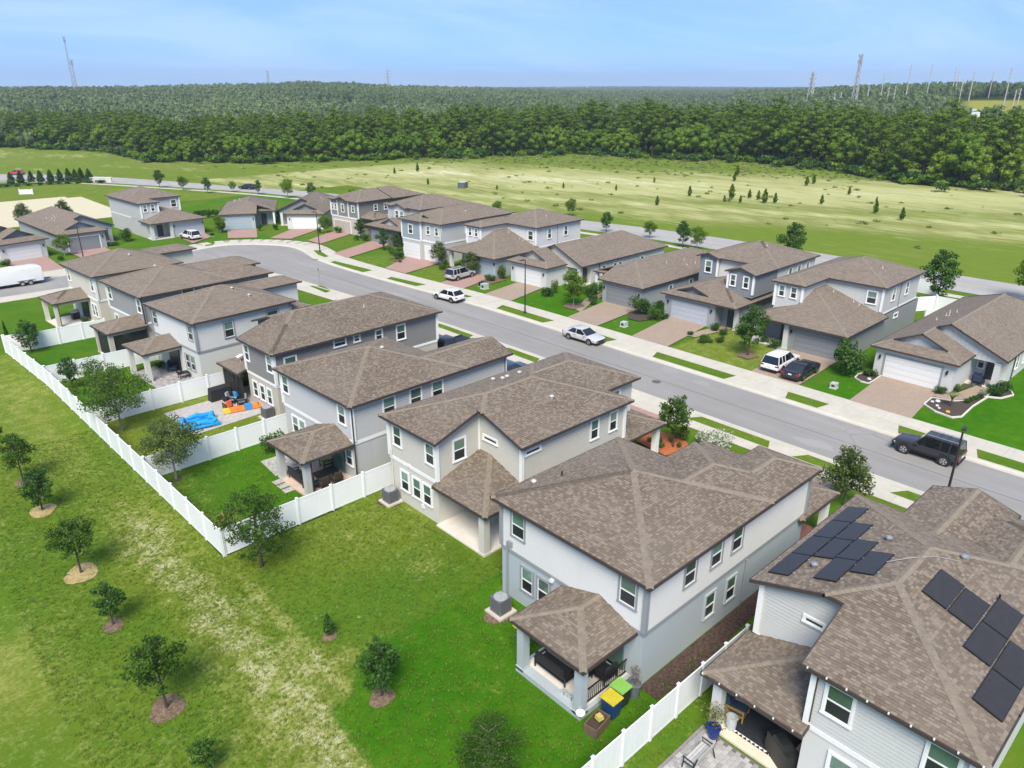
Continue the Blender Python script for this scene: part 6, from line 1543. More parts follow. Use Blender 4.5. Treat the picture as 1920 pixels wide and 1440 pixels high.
def car(label, x, y, heading, L, Wd, style, mat, cat='car', name='parked_car', dark_rim=False, rack=False, bed=False, z=.0, group='cars parked along the street'):
    """heading: direction of the nose, degrees from +X"""
    S_ = STY[style]; h = thing(name, label, cat, (x, y, z), R(heading), group); w = Wd/2; rear = -L/2
    def X(f): return rear+L*f
    secs = []
    for f, zs in S_['sh']:
        end = min(f, 1-f); ww = w*(.90 if end < .001 else .965 if end < .06 else 1.0); sl = S_['sill']+(.10 if end < .06 else 0)
        secs.append([(X(f), -ww*.93, sl), (X(f), -ww, sl+.2), (X(f), -ww*.995, zs*.78), (X(f), -ww*.95, zs-.05), (X(f), -ww*.80, zs), (X(f), ww*.80, zs), (X(f), ww*.95, zs-.05), (X(f), ww*.995, zs*.78), (X(f), ww, sl+.2), (X(f), ww*.93, sl)])
    weld_loft(secs, 'body', mat, h, .04)
    rb, rt, ft, fb = S_['gh']; Hh = S_['H']
    def shz(f): return interp(S_['sh'], f)
    wb, wt = w*.90, w*.72
    zr, zf = shz(rb)-.02, shz(fb)-.02
    q = [(X(rb),wb,zr),(X(rt),wt,Hh-.06),(X(ft),wt,Hh-.06),(X(fb),wb,zf)]
    gm = [[(a, -b, c) for a, b, c in q], q]
    V = gm[0]+gm[1]; me = bpy.data.meshes.new('window'); me.from_pydata(V, [], [(0,1,2,3),(7,6,5,4),(0,4,5,1),(1,5,6,2),(2,6,7,3)]); me.materials.append(GL_CAR); g = bpy.data.objects.new('window', me); COL.objects.link(g); g.parent = h
    # roof skin
    mr = (X(rt)+X(ft))/2
    rs_ = [[(X(rt)-.03, s_*wt*1.02, Hh-.075) for s_ in (-1, -.5, .5, 1)]+[(X(rt)-.03, s_*wt*.85, Hh-.03) for s_ in (.9, .4, -.4, -.9)],
           [(mr, s_*wt*1.04, Hh-.065) for s_ in (-1, -.5, .5, 1)]+[(mr, s_*wt*.92, Hh) for s_ in (.9, .4, -.4, -.9)],
           [(X(ft)+.05, s_*wt*1.02, Hh-.085) for s_ in (-1, -.5, .5, 1)]+[(X(ft)+.02, s_*wt*.88, Hh-.03) for s_ in (.9, .4, -.4, -.9)]]
    weld_loft(rs_, 'roof', mat, h, .015)
    # pillars
    def pill(f0, f1, wd=.07):
        m = MB()
        for s_ in (-1, 1):
            a, b = (X(f0[0]), s_*(f0[1]+.012), f0[2]), (X(f1[0]), s_*(f1[1]+.012), f1[2])
            m2 = MB(); m2.hexa([(a[0]-wd/2,a[1]-.02*s_,a[2]),(a[0]+wd/2,a[1]-.02*s_,a[2]),(a[0]+wd/2,a[1]+.012*s_,a[2]),(a[0]-wd/2,a[1]+.012*s_,a[2]),(b[0]-wd/2,b[1]-.02*s_,b[2]),(b[0]+wd/2,b[1]-.02*s_,b[2]),(b[0]+wd/2,b[1]+.012*s_,b[2]),(b[0]-wd/2,b[1]+.012*s_,b[2])]); m2.build('pillar', mat, h)
    pill((rb+.01, wb, zr), (rt+.005, wt, Hh-.06), .12 if style in ('suv','boxy','cross') else .16); pill((fb-.01, wb, zf), (ft-.005, wt, Hh-.06), .07)
    midf = (rt+ft)/2; zm = shz(midf)
    pill((midf, wb, zm-.02), (midf, wt, Hh-.06), .07)
    if style in ('suv', 'boxy'): pill((rt+.12, wb, zm-.02), (rt+.12, wt, Hh-.06), .08)
    # wheels
    R_ = S_['wr']
    ty = MB().disc_x(-.11, .11, 0, 0, R_, 22); tym = ty.mesh('tyre', RUB)
    rm = MB().disc_x(-.115, .115, 0, 0, R_*.62, 16)
    rmm = rm.mesh('rim', RIMD if dark_rim else RIM)
    sp = MB()
    for k in range(5):
        a = k*2*math.pi/5
        for s_ in (-1, 1): sp.hexa([(math.cos(a)*r1-math.sin(a)*d, s_*.116+(0 if j < 4 else .006*s_), math.sin(a)*r1+math.cos(a)*d) for j, (r1, d) in enumerate(((R_*.2,-.03),(R_*.2,.03),(R_*.56,.05),(R_*.56,-.05),(R_*.2,-.03),(R_*.2,.03),(R_*.56,.05),(R_*.56,-.05)))])
    spm = sp.mesh('spoke', RUB if not dark_rim else RIM)
    for f in S_['wheels']:
        for s_ in (-1, 1):
            MB().disc_x(s_*(w-.16)-.165, s_*(w-.16)+.165, X(f), R_+.03, R_*1.17, 20).build('wheel_arch', BLACK, h)
            wo = inst('wheel', tym, h, (X(f), s_*(w-.085), R_)); inst('rim', rmm, wo); inst('spoke', spm, wo)
    for s_ in (-1, 1):
        zs = shz(.97)
        MB().hexa([(X(.955),s_*w*.62,zs-.24),(X(1.0)+.005,s_*w*.60,zs-.26),(X(.985)+.005,s_*w*.90,zs-.26),(X(.945),s_*w*.97,zs-.24),(X(.955),s_*w*.62,zs-.1),(X(.99)+.005,s_*w*.60,zs-.12),(X(.975)+.005,s_*w*.90,zs-.12),(X(.945),s_*w*.97,zs-.1)]).build('headlight', LGT, h)
        MB().box(X(0)-.012, X(.03), min(s_*w*.58, s_*w*.93), max(s_*w*.58, s_*w*.93), shz(.02)-.2, shz(.02)-.05).build('taillight', TAIL, h)
        MB().box(X(fb)-.35, X(fb)-.18, min(s_*w*1.0, s_*(w*1.0+.16)), max(s_*w*1.0, s_*(w*1.0+.16)), shz(fb)+.0, shz(fb)+.12).build('mirror', mat, h)
        MB().box(X(midf)-.25, X(midf)-.1, min(s_*w*.99, s_*(w+.015)), max(s_*w*.99, s_*(w+.015)), shz(midf)*.80, shz(midf)*.80+.03).build('door_handle', BLACK, h)
        MB().box(X(.29), X(.71), min(s_*w*.985, s_*(w+.012)), max(s_*w*.985, s_*(w+.012)), S_['sill']+.02, S_['sill']+.1).build('side_skirt', BLACK, h)
    for s_ in (-1, 1):
        for f in (midf, fb-.01, rt+.1):
            zz = shz(f); MB().box(X(f)-.006, X(f)+.006, min(s_*w*.985, s_*(w+.003)), max(s_*w*.985, s_*(w+.003)), S_['sill']+.1, zz-.08).build('door_seam', BLACK, h)
    MB().box(X(1)-.05, X(1)+.03, -w*.5, w*.5, .42, .62).build('grille', BLACK, h); MB().box(X(0)-.03, X(0)+.1, -w*.86, w*.86, .36, .5).build('rear_bumper', BLACK, h)
    MB().box(X(1)-.1, X(1)+.04, -w*.84, w*.84, .28, .4).build('front_bumper', BLACK, h); MB().box(X(0)-.025, X(0)+.02, -.16, .16, .72, .84).build('number_plate', PLATE, h)
    if rack:
        for s_ in (-1, 1): MB().tube([(X(rt)+.1, s_*wt*.8, Hh+.06), (X(ft)-.15, s_*wt*.8, Hh+.06)], .025, 6).build('roof_rail', BLACK if mat.name != 'paint_graphite' else STEEL, h)
        for k in range(3): xx = X(rt)+.35+k*.55; MB().tube([(xx, -wt*.8, Hh+.07), (xx, wt*.8, Hh+.07)], .02, 6).build('roof_bar', BLACK, h)
    if bed:
        MB().box(X(.03), X(.38), -w*.76, w*.76, 1.13, 1.16).build('bed_liner', BLACK, h)
        for s_ in (-1, 1): MB().box(X(.02), X(.39), s_*w*.86-.05, s_*w*.86+.05, 1.12, 1.24).build('bed_rail', mat, h)
    return h
P_WHITE = paint('paint_white', (.72, .72, .72), .25); P_SILV = paint('paint_silver', (.52, .51, .50), .3, .35); P_GRAPH = paint('paint_graphite', (.035, .036, .042), .3, .3); P_BLACK = paint('paint_black', (.012, .011, .015), .22)
P_BLUE = paint('paint_blue', (.03, .06, .13), .3, .2); P_RED = paint('paint_red', (.45, .03, .025), .3); P_SIL2 = paint('paint_warm_silver', (.60, .59, .58), .3, .25)
car('dark graphite off-road vehicle with roof rack parked at the right kerb', 55.85, 14.9, 91, 4.6, 1.9, 'boxy', P_GRAPH, 'suv', rack=True)
car('silver sedan parked at the far kerb in the middle of the street', 57.0, 50.3, -88, 4.75, 1.86, 'sedan', P_SIL2, 'car')
car('white crossover with dark wheels parked at the far kerb', 56.3, 73.0, 95, 4.4, 1.85, 'cross', P_WHITE, 'car', dark_rim=True)
car('silver sport utility vehicle in the pink driveway of the pale blue garage', 64.6, 80.9, 8, 4.8, 1.9, 'suv', P_SILV, 'suv', rack=True)
car('white sport utility vehicle beside the black coupe in the driveway', 65.1, 31.75, 3, 5.0, 1.95, 'suv', P_WHITE, 'suv', dark_rim=True)
car('black muscle coupe beside the white vehicle in the driveway', 64.5, 29.35, 3, 4.9, 1.95, 'coupe', P_BLACK, 'car', dark_rim=True)
car('dark pickup truck with open bed half hidden behind the taupe house', 43.6, 57.0, 182, 5.7, 2.0, 'pickup', P_GRAPH, 'pickup truck', bed=True)
car('blue car mostly hidden behind the long front wing', 44.0, 48.0, 2, 4.5, 1.85, 'sedan', P_BLUE, 'car')
car('white sport utility vehicle in front of the pale blue house at the bend', 47.3, 136.6, 97, 4.7, 1.9, 'suv', P_WHITE, 'suv')
car('red car on the outer road at the far left', 46.6, 276.6, 150, 4.7, 1.85, 'cross', P_RED, 'car', name='car', group='cars on the outer road')
car('dark car on the outer road behind the blue garage house', 84.6, 195.8, 118, 4.7, 1.85, 'sedan', P_BLACK, 'car', name='car', group='cars on the outer road')

# enclosed cargo trailer
t = thing('cargo_trailer', 'white enclosed cargo trailer with two axles parked at the left edge', 'trailer', (16.6, 119.2, 0), R(2))
secs = [[(x, -1.05, .45), (x, -1.05, 2.45*k), (x, -.85, 2.6*k), (x, .85, 2.6*k), (x, 1.05, 2.45*k), (x, 1.05, .45)] for x, k in ((-3.6, 1), (2.6, 1), (3.3, .97), (3.6, .9))]
weld_loft(secs, 'body', P_WHITE, t, .05)
for x in (.9, 1.9):
    for s_ in (-1, 1): wo = MB().disc_x(s_*1.05-.1, s_*1.05+.1, x, .36, .36, 18).build('wheel', RUB, t); MB().disc_x(s_*1.05-.11, s_*1.05+.11, x, .36, .2, 14).build('rim', RIM, wo)
for s_ in (-1, 1): MB().box(.35, 2.45, min(s_*1.05, s_*1.17), max(s_*1.05, s_*1.17), .76, .84).build('fender', STEEL, t)
MB().box(-3.6, 3.6, -1.06, 1.06, .38, .46).build('chassis', BLACK, t); MB().tube([(3.6,-.6,.5),(4.7,0,.5),(3.6,.6,.5)], .05, 6).build('hitch', BLACK, t); MB().box(-.3,.3,-.3,.3,2.6,2.7).build('roof_vent', WHITE, t)
m = MB(); m.box(1.2,1.9,-1.062,-1.05,.6,2.2); m.build('side_door', P_WHITE, t)

# ------------------------------------------------------------------ street furniture
def lamp(label, x, y, ang, hgt=6.6):
    h = thing('street_lamp', label, 'street lamp', (x, y, 0), R(ang), 'street lamps')
    MB().tube([(0,0,0),(0,0,hgt*.5),(0,0,hgt)], [.095,.075,.055], 10).build('pole', DARKMET, h); MB().lathe([(.17,0),(.17,.25),(.1,.4)], (0,0,0), 10).build('base', DARKMET, h)
    MB().tube([(0,0,hgt-.05),(.25,0,hgt+.02)], .035, 6).build('arm', DARKMET, h)
    hd = MB().hexa([(.2,-.15,hgt-.02),(.85,-.11,hgt+.01),(.85,.11,hgt+.01),(.2,.15,hgt-.02),(.22,-.12,hgt+.1),(.82,-.08,hgt+.08),(.82,.08,hgt+.08),(.22,.12,hgt+.1)]).build('lamp_head', DARKMET, h)
    MB().box(.3,.75,-.09,.09,hgt-.03,hgt-.012).build('lens', LGT, hd)
lamp('dark street lamp with flat head at the right beside the solar house roof', 46.3, 10.75, 10); lamp('dark street lamp standing in the verge at the middle of the street', 59.25, 61.9, 180)
lamp('dark street lamp at the bend near the taupe house', 58.8, 110.7, 180); lamp('dark street lamp at the left by the sage grey house', 26.6, 122.7, -80)
h = thing('sign_post', 'thin grey street sign post on the verge patch', 'sign', (47.7, 90.8, 0)); MB().tube([(0,0,0),(0,0,2.5)], .035, 6).build('pole', STEEL, h); MB().box(-.02,.02,-.22,.22,2.1,2.5).build('sign_plate', STEEL, h)
def util(label, x, y, s, mat, cat='utility box'):
    h = thing('utility_box', label, cat, (x, y, 0), R(4), 'utility boxes on the front lawns'); MB().box(-.42*s,.42*s,-.42*s,.42*s,0,.08).build('pad', CONC, h); b = MB().box(-.36*s,.36*s,-.36*s,.36*s,.08,.62*s).hexa([(-.38*s,-.38*s,.62*s),(.38*s,-.38*s,.62*s),(.38*s,.38*s,.62*s),(-.38*s,.38*s,.62*s),(-.36*s,-.36*s,.70*s),(.36*s,-.36*s,.70*s),(.36*s,.36*s,.66*s),(-.36*s,.36*s,.66*s)]).build('cabinet', mat, h)
    MB().box(-.37*s,-.355*s,-.18*s,.18*s,.2,.5*s).build('label_plate', BLACK, h)
UGREY = plain('cabinet_grey', (.42, .45, .46), .5); UGRN = plain('cabinet_green', (.05, .12, .075), .5)
util('pale grey utility box on the lawn left of the garden house driveway', 63.7, 25.7, .78, plain('cabinet_pale', (.42, .44, .42), .5)); util('grey utility box on the lawn by the silver sedan', 64.05, 50.5, .9, UGREY); util('pale green utility box right of the pale blue garage driveway', 63.4, 74.2, 1.1, plain('cabinet_mint', (.36, .47, .42), .5)); util('small black utility box beside the pale green one', 63.9, 75.3, 1.0, BLACK); util('dark box on the lawn by the bend near the pale blue house', 51.3, 136.8, .8, BLACK)
h = thing('transformer_box', 'large dark utility cabinet standing in the open field', 'utility box', (128.8, 159.2, 0), R(30)); MB().box(-1.3,1.3,-1,1,0,1.5).build('cabinet', plain('cabinet_slate', (.09, .10, .11), .5), h); MB().box(-1.35,1.35,-1.05,1.05,1.5,1.6).build('lid', UGREY, h)
h = thing('sign_board', 'low white boundary sign on the mown slope at the left', 'sign', (38.9, 223.5, 0), R(-30)); MB().box(-1.6,1.6,-.1,.1,.1,1.3).build('board', P_WHITE, h)
for s_ in (-1.5, 1.5): MB().box(s_-.1,s_+.1,-.15,.15,0,1.5).build('post', P_WHITE, h)
h = thing('wall_sign', 'low cream entrance wall beside the cone evergreens', 'wall', (60.3, 238.5, 0), R(-35)); MB().box(-3,3,-.3,.3,0,1.3).build('wall_body', ST_CREAM, h); MB().box(-3.1,3.1,-.36,.36,1.3,1.42).build('coping', WHITE, h)

# air conditioners
def ac(label, x, y):
    h = thing('air_conditioner', label, 'air conditioner', (x, y, 0), group='outdoor air conditioners'); MB().box(-.6,.6,-.6,.6,.02,.14).build('pad', CONC, h)
    body = MB(); n = 20
    G = plain('condenser_grey', (.16, .165, .18), .5, .1, 4, .3)
    body.box(-.4,.4,-.4,.4,.14,1.0); o = body.build('casing', G, h); smooth_obj(o, .08, 3)
    lv = MB()
    for k in range(12):
        z = .22+k*.062
        lv.box(-.415,.415,-.33,.33,z,z+.018); lv.box(-.33,.33,-.415,.415,z,z+.018)
    l_ = lv.build('louvres', plain('louvre_dark', (.10, .10, .11), .5), o); l_['kind'] = 'stuff'
    tp = MB().lathe([(.38,1.0),(.36,1.05),(.30,1.06)], (0,0,0), 20); tp.build('top_ring', plain('condenser_top', (.30,.31,.33), .45), h)
    MB().lathe([(.0,1.02),(.29,1.02)], (0,0,0), 20).build('fan_opening', BLACK, h); fb = MB().lathe([(.0,1.07),(.08,1.07),(.08,1.03)], (0,0,0), 12)
    for k in range(4): a = k*math.pi/4; c_, s2 = math.cos(a)*.3, math.sin(a)*.3; fb.tube([(-c_,-s2,1.06),(c_,s2,1.06)], .008, 4)
    fb.build('fan_guard', plain('condenser_top', (.30,.31,.33), .45), h)
ac('grey air conditioner unit on a mulched pad by the white and pale blue house', 20.75, 23.35); ac('grey air conditioner unit by the corner of the greige house', 22.75, 36.5); ac('grey air conditioner unit at the foot of the taupe house', 22.8, 54.6)
mulch('brown mulch around the air conditioner pad', 20.6, 23.3, 1.15, MULCH); mulch('bare soil around the corner air conditioner', 22.7, 36.6, 1.1, MULCHD)
flat('mulch_bed', 'brown leaf litter strip along the side wall of the white and pale blue house', [(21.9,14.15),(25,13.95),(30,14.2),(36,14.1),(36,15.15),(21.9,15.15)], .03, plain('leaf_litter', (.060,.036,.027), .95, .6, 7, bmp=.8))

# wheelie bins
def bin_(label, x, y, rz, bodym, lidm, name='wheelie_bin', cat='bin', s=1.):
    h = thing(name, label, cat, (x, y, 0), R(rz)); h.scale = (s, s, s)
    smooth_obj(MB().hexa([(-.25,-.27,.06),(.25,-.27,.06),(.25,.27,.06),(-.25,.27,.06),(-.33,-.34,1.0),(.33,-.34,1.0),(.33,.36,1.0),(-.33,.36,1.0)]).build('body', bodym, h), .03); smooth_obj(MB().hexa([(-.36,-.37,1.0),(.36,-.37,1.0),(.36,.40,1.0),(-.36,.40,1.0),(-.33,-.33,1.07),(.33,-.33,1.07),(.33,.38,1.09),(-.33,.38,1.09)]).build('lid', lidm, h), .025)
    for s_ in (-1, 1): MB().disc_x(-.06, .06, .0, 0, .13, 12).build('wheel', RUB, h, loc=(s_*.26, .28, .13), rz=R(90))
    MB().tube([(-.3,.44,.98),(.3,.44,.98)], .02, 6).build('handle', BLACK, h)
bin_('blue recycling bin with bright yellow lid beside the patio post', 19.75, 15.0, 0, plain('bin_blue', (.012, .045, .14), .45), plain('lid_yellow', (.50, .42, .03), .45)); bin_('dark bin with lime green lid next to the yellow-lidded one', 20.55, 15.15, 0, plain('bin_dark', (.02, .022, .026), .45), plain('lid_lime', (.20, .42, .08), .45))
h = thing('flower_pot', 'tall grey round planter with dry plant beside the lime-lidded bin', 'planter', (21.35, 15.0, 0)); MB().lathe([(.2,0),(.24,.3),(.3,.75),(.26,.76),(.25,.66),(0,.66)], (0,0,0), 18).build('pot', plain('pot_slate', (.12, .14, .16), .5), h); inst('plant', leafmesh('plant', [(fr.gauss(0,.12), fr.gauss(0,.12), .8+fr.random()*.9) for _ in range(220)], [.09]*220, plain('twig_grey', (.14,.12,.10), .9), 3), h)
h = thing('planter_box', 'brown timber planter box holding folded boxes by the patio post', 'planter', (18.75, 14.95, 0), R(8))
for a in ((-.55,.55,-.33,-.28),(-.55,.55,.28,.33),(-.55,-.5,-.28,.28),(.5,.55,-.28,.28)): MB().box(*a,0,.5).build('side_board', plain('timber_brown', (.13, .085, .055), .85, .2, 6, bmp=.4), h)
MB().box(-.5,.5,-.28,.28,.05,.2).build('soil', MULCHD, h)
tag(MB().hexa([(18.75,14.85,.42),(19.05,14.80,.42),(19.1,15.1,.42),(18.8,15.15,.42),(18.78,14.88,.62),(19.02,14.84,.60),(19.06,15.08,.6),(18.82,15.12,.62)]).build('carton', plain('carton_yellow', (.5, .42, .10), .7)), 'yellow folded carton in the timber planter box', 'carton')
tag(MB().lathe([(.0,.56),(.2,.56),(.21,.62),(.12,.63),(0,.63)], (18.42,15.62,0), 16).build('bucket_lid', WHITE), 'round white bucket lid at the corner of the patio', 'lid')
# patio furniture under the white house patio
CUSH = plain('cushion_black', (.016, .016, .018), .8, .2, 5)
def sofa(label, x, y, z, rz, L=1.9, cat='sofa', fabric=None, frame=None, name='outdoor_sofa'):
    h = thing(name, label, cat, (x, y, z), R(rz)); fb = fabric or CUSH; fm = frame or BLACK
    smooth_obj(MB().box(-L/2+.06,L/2-.06,-.36,.3,.3,.46).build('seat', fb, h), .05); smooth_obj(MB().hexa([(-L/2+.06,.26,.4),(L/2-.06,.26,.4),(L/2-.06,.42,.4),(-L/2+.06,.42,.4),(-L/2+.06,.34,.95),(L/2-.06,.34,.95),(L/2-.06,.48,.95),(-L/2+.06,.48,.95)]).build('backrest', fb, h), .05)
    for s_ in (-1, 1): MB().box(s_*L/2-.05,s_*L/2+.05,-.38,.46,.55,.6).build('armrest', fm, h)
    for sx in (-1, 1):
        for sy in (-.34, .4): MB().box(sx*L/2-.03,sx*L/2+.03,sy-.03,sy+.03,0,.56).build('leg', fm, h)
    MB().box(-L/2,L/2,-.37,.42,.24,.3).build('frame', fm, h)
    return h
sofa('black cushioned sofa under the covered patio of the white and pale blue house', 19.55, 18.2, .3, 90)
sofa('black cushioned armchair by the railing under the same patio', 21.0, 16.5, .3, 180, .9, 'armchair', name='armchair')
h = thing('coffee_table', 'low black table on the patio behind the railing', 'table', (20.3, 17.0, .3)); MB().box(-.45,.45,-.3,.3,.36,.41).build('tabletop', BLACK, h)
for sx in (-.4, .4):
    for sy in (-.25, .25): MB().box(sx-.02,sx+.02,sy-.02,sy+.02,0,.36).build('leg', BLACK, h)
h = thing('propane_bottle', 'small blue and white gas bottle on the patio edge', 'gas bottle', (19.3, 16.4, .3)); MB().lathe([(.15,0),(.16,.2)], (0,0,0), 14).build('lower_band', plain('gas_blue', (.03,.05,.22), .4), h); MB().lathe([(.16,.2),(.15,.36),(.06,.44),(.06,.5),(0,.5)], (0,0,0), 14).build('upper_tank', WHITE, h)
for i, (x, y, lab) in enumerate(((18.95,17.0,'upper'),(18.95,16.55,'lower'))):
    h = thing('concrete_block', lab+' hollow concrete block on the patio edge', 'block', (x, y, .28)); m = MB(); m.box(-.1,.1,-.2,-.16,0,.19); m.box(-.1,.1,.16,.2,0,.19); m.box(-.1,.1,-.02,.02,0,.19); m.box(-.1,-.07,-.16,.16,0,.19); m.box(.07,.1,-.16,.16,0,.19); m.build('block_shell', UGREY, h)
h = thing('toy_pool', 'small blue and yellow toy heap beside the air conditioner', 'toy', (21.1, 22.1, 0)); MB().hexa([(-.3,-.25,0),(.3,-.3,0),(.35,.3,0),(-.25,.25,0),(-.2,-.15,.3),(.2,-.2,.2),(.25,.2,.3),(-.2,.2,.22)]).build('blue_piece', plain('toy_blue', (.02,.16,.5), .4), h); MB().hexa([(-.65,-.2,0),(-.3,-.25,0),(-.3,.1,0),(-.6,.1,0),(-.6,-.15,.16),(-.35,-.2,.14),(-.35,.05,.18),(-.55,.05,.14)]).build('yellow_piece', plain('toy_yellow', (.6,.5,.05), .4), h)
# grey-blue house patio
RAT = plain('rattan_brown', (.05, .035, .028), .8, .3, 14, bmp=.5)
sofa('brown rattan sofa along the open side of the blue-grey house patio', 19.65, 42.9, .12, 90, 2.0, 'sofa', CUSH, RAT)
h = thing('dining_table', 'dark rectangular dining table under the blue-grey house patio', 'table', (20.9, 41.7, .12)); MB().box(-.85,.85,-.45,.45,.7,.75).build('tabletop', BLACK, h)
for sx in (-.78, .78):
    for sy in (-.38, .38): MB().box(sx-.03,sx+.03,sy-.03,sy+.03,0,.7).build('leg', BLACK, h)
for i, (x, y, rz, c_, lab) in enumerate(((20.3,41.0,180,RAT,'dark chair at the fence side of the dining table'),(21.3,41.0,180,RAT,'second dark chair at the fence side of the dining table'),(22.0,43.6,-90,plain('cushion_yellow',(.42,.33,.08),.8),'yellow cushioned chair at the patio door'),(19.7,41.5,90,plain('cushion_teal',(.03,.22,.26),.8),'teal chair at the end of the dining table'))):
    sofa(lab, x, y, .12, rz, .62, 'chair', c_, RAT, 'patio_chair')
for k in range(3): flat('stepping_stone', 'slab', [(18.1+.02*k,42.2+k*.75),(18.9,42.2+k*.75),(18.9,42.8+k*.75),(18.1,42.8+k*.75)], .05, PAV_GREY)['label'] = ('grey stepping slab nearest the patio post','middle grey stepping slab beside the sofa','farthest grey stepping slab beside the sofa')[k]
# paved patio yard: pool, covered grill, toys
h = thing('inflatable_pool', 'bright blue sagging inflatable pool on the tan patio', 'pool', (18.0, 57.0, .05), R(-12)); PB = plain('pool_blue', (.02, .30, .68), .25, .1, 3)
ring = [(-1.2,-.8),(-1.3,0),(-1.15,.85),(0,.8),(1.35,1.0),(.95,.1),(1.3,-.85),(0,-.9)]
ring = [(a[0]*.5+(a[0]+b[0])*.25+.0, a[1]*.5+(a[1]+b[1])*.25) if k_ else a for a, b in zip(ring, ring[1:]+ring[:1]) for k_ in (0, 1)]
smooth_obj(MB().tube([(x, y, .2+.06*math.sin(i*2)) for i, (x, y) in enumerate(ring+[ring[0]])], [.2+.05*math.sin(i*1.7) for i in range(17)], 10, False).build('lower_ring', PB, h), .005, 1); smooth_obj(MB().tube([(x*.97, y*.97, .48+.12*math.sin(i*2.3)) for i, (x, y) in enumerate(ring+[ring[0]])], [.17+.05*math.cos(i*1.9) for i in range(17)], 10, False).build('upper_ring', PB, h), .005, 1)
MB().face([(x, y, .12) for x, y in ring]).build('pool_floor', plain('pool_water', (.02, .36, .62), .08), h)
h = thing('inflatable_float', 'long orange and blue inflatable float on the patio', 'pool float', (22.1, 57.4, .1), R(-14))
for k, (x, c_) in enumerate(((-1.5,(.75,.5,.06)),(-.95,(.75,.22,.04)),(-.35,(.75,.22,.04)),(.25,(.03,.25,.6)),(.85,(.75,.22,.03)),(1.35,(.75,.22,.03)))): smooth_obj(MB().box(x-.3,x+.28,-.28,.28,0,.3+.1*(k == 3)).build('float_section', plain('float_%d' % k, c_, .35), h), .1, 3)
h = thing('grill', 'large grill under a black cover at the fence of the paved yard', 'grill', (21.5, 61.2, .04), R(4)); smooth_obj(MB().hexa([(-.95,-.36,0),(.95,-.36,0),(.95,.36,0),(-.95,.36,0),(-.9,-.34,1.05),(.9,-.34,1.05),(.85,.3,1.15),(-.85,.3,1.15)]).build('cover', CUSH, h), .12, 3)
for i, (x, y, lab, c_) in enumerate(((21.2,59.1,'black round kettle barbecue among the toys on the patio',(.02,.02,.02)),)):
    h = thing('kettle_grill', lab, 'grill', (x, y, .04)); MB().lathe([(0,.5),(.2,.52),(.3,.68),(.26,.85),(0,.95)], (0,0,0), 16).build('bowl', BLACK, h)
    for k in range(3): a = k*2.09; MB().tube([(math.cos(a)*.15,math.sin(a)*.15,.56),(math.cos(a)*.32,math.sin(a)*.32,0)], .015, 5).build('leg', STEEL, h)
for i, (x, y, c_, lab) in enumerate(((21.9,59.6,(.35,.35,.36),'grey folding chair among the toys on the patio'),(22.6,59.7,(.03,.25,.5),'blue plastic chair by the screened patio'),(21.0,58.4,(.6,.12,.05),'red toy scooter near the barbecue'),(22.3,58.6,(.25,.24,.24),'grey toy cart on the paved patio'))):
    sofa(lab, x, y, .04, 40+70*i, .55, 'chair' if i < 2 else 'toy', plain('toy_%d' % i, c_, .5), BLACK, ('patio_chair','patio_chair','toy_scooter','toy_cart')[i])
h = thing('pool_float', 'small yellow green float beside the blue pool', 'pool float', (19.0, 56.1, .05)); smooth_obj(MB().box(-.3,.3,-.22,.22,0,.2).build('float_body', plain('float_lime', (.35,.55,.03), .4), h), .08, 3)
# white house patio: hammock chair, planters, table
sofa('dark blue lounge chair under the patio of the white house', 21.0, 71.0, .08, 60, 1.2, 'lounge chair', plain('cushion_navy', (.02,.05,.11), .8), BLACK, 'lounge_chair')
h = thing('patio_table', 'small dark table on the gravel floor of the white house patio', 'table', (21.0, 68.4, .06)); MB().box(-.5,.5,-.4,.4,.5,.55).build('tabletop', BLACK, h)
for sx in (-.4, .4):
    for sy in (-.3, .3): MB().box(sx-.03,sx+.03,sy-.03,sy+.03,0,.5).build('leg', BLACK, h)
shrub('potted greenery inside the patio of the white house', PS[0], 20.2, 72.3, .5, .6); shrub('low greenery beside the cream house patio', PS[0], 19.2, 94.3, .5, .4)
h = thing('grill', 'silver barbecue grill under the cream house patio', 'grill', (18.7, 96.2, .08), R(10)); MB().box(-.4,.4,-.28,.28,0,.8).build('cabinet', BLACK, h); MB().hexa([(-.42,-.3,.8),(.42,-.3,.8),(.42,.3,.8),(-.42,.3,.8),(-.36,-.15,1.15),(.36,-.15,1.15),(.36,.25,1.1),(-.36,.25,1.1)]).build('hood', STEEL, h)

# solar house patio: pavers, bench, pots, chair, rug, covered grill
pt = flat('patio', 'grey paver patio of the solar house at the bottom edge', [(18.6,6.0),(22.2,6.0),(22.2,11.8),(18.6,11.8)], .03, plain('joint_grey', (.14,.13,.13), .95))
pme = [MB().box(-.145,.145,-.095,.095,0,.035+.004*k).mesh('paver', plain('paver_tone_%d' % k, tuple(c*(.8+.13*k) for c in (.36,.345,.335)), .85, .12, 5)) for k in range(4)]
nr = 0
for r in range(29):
    for c in range(12):
        if nr >= 298: break
        x = 22.05-.1-r*0-c*.3-(.15 if r % 2 else 0); y = 11.7-r*.2
        if x < 18.75 or y < 6.1: continue
        inst('paver', pme[int(hsh(r, c)*4)], pt, (x, y, .031)); nr += 1
edge = thing('patio_edging', 'line of darker edging stones around the solar house patio', 'edging', (18.6, 11.8, 0))
for k in range(12): MB().box(.3*k+.005,.3*k+.295,0,.14,.02,.09).build('edging_stone', plain('edging_grey', (.22,.2,.2), .9, .15), edge)
SLW = plain('bench_slat', (.46, .45, .43), .7, .12, 7)
h = thing('garden_bench', 'weathered grey slatted bench with black metal ends', 'bench', (20.45, 11.0, .06), R(150-117)); h.rotation_euler = (0, 0, R(180))
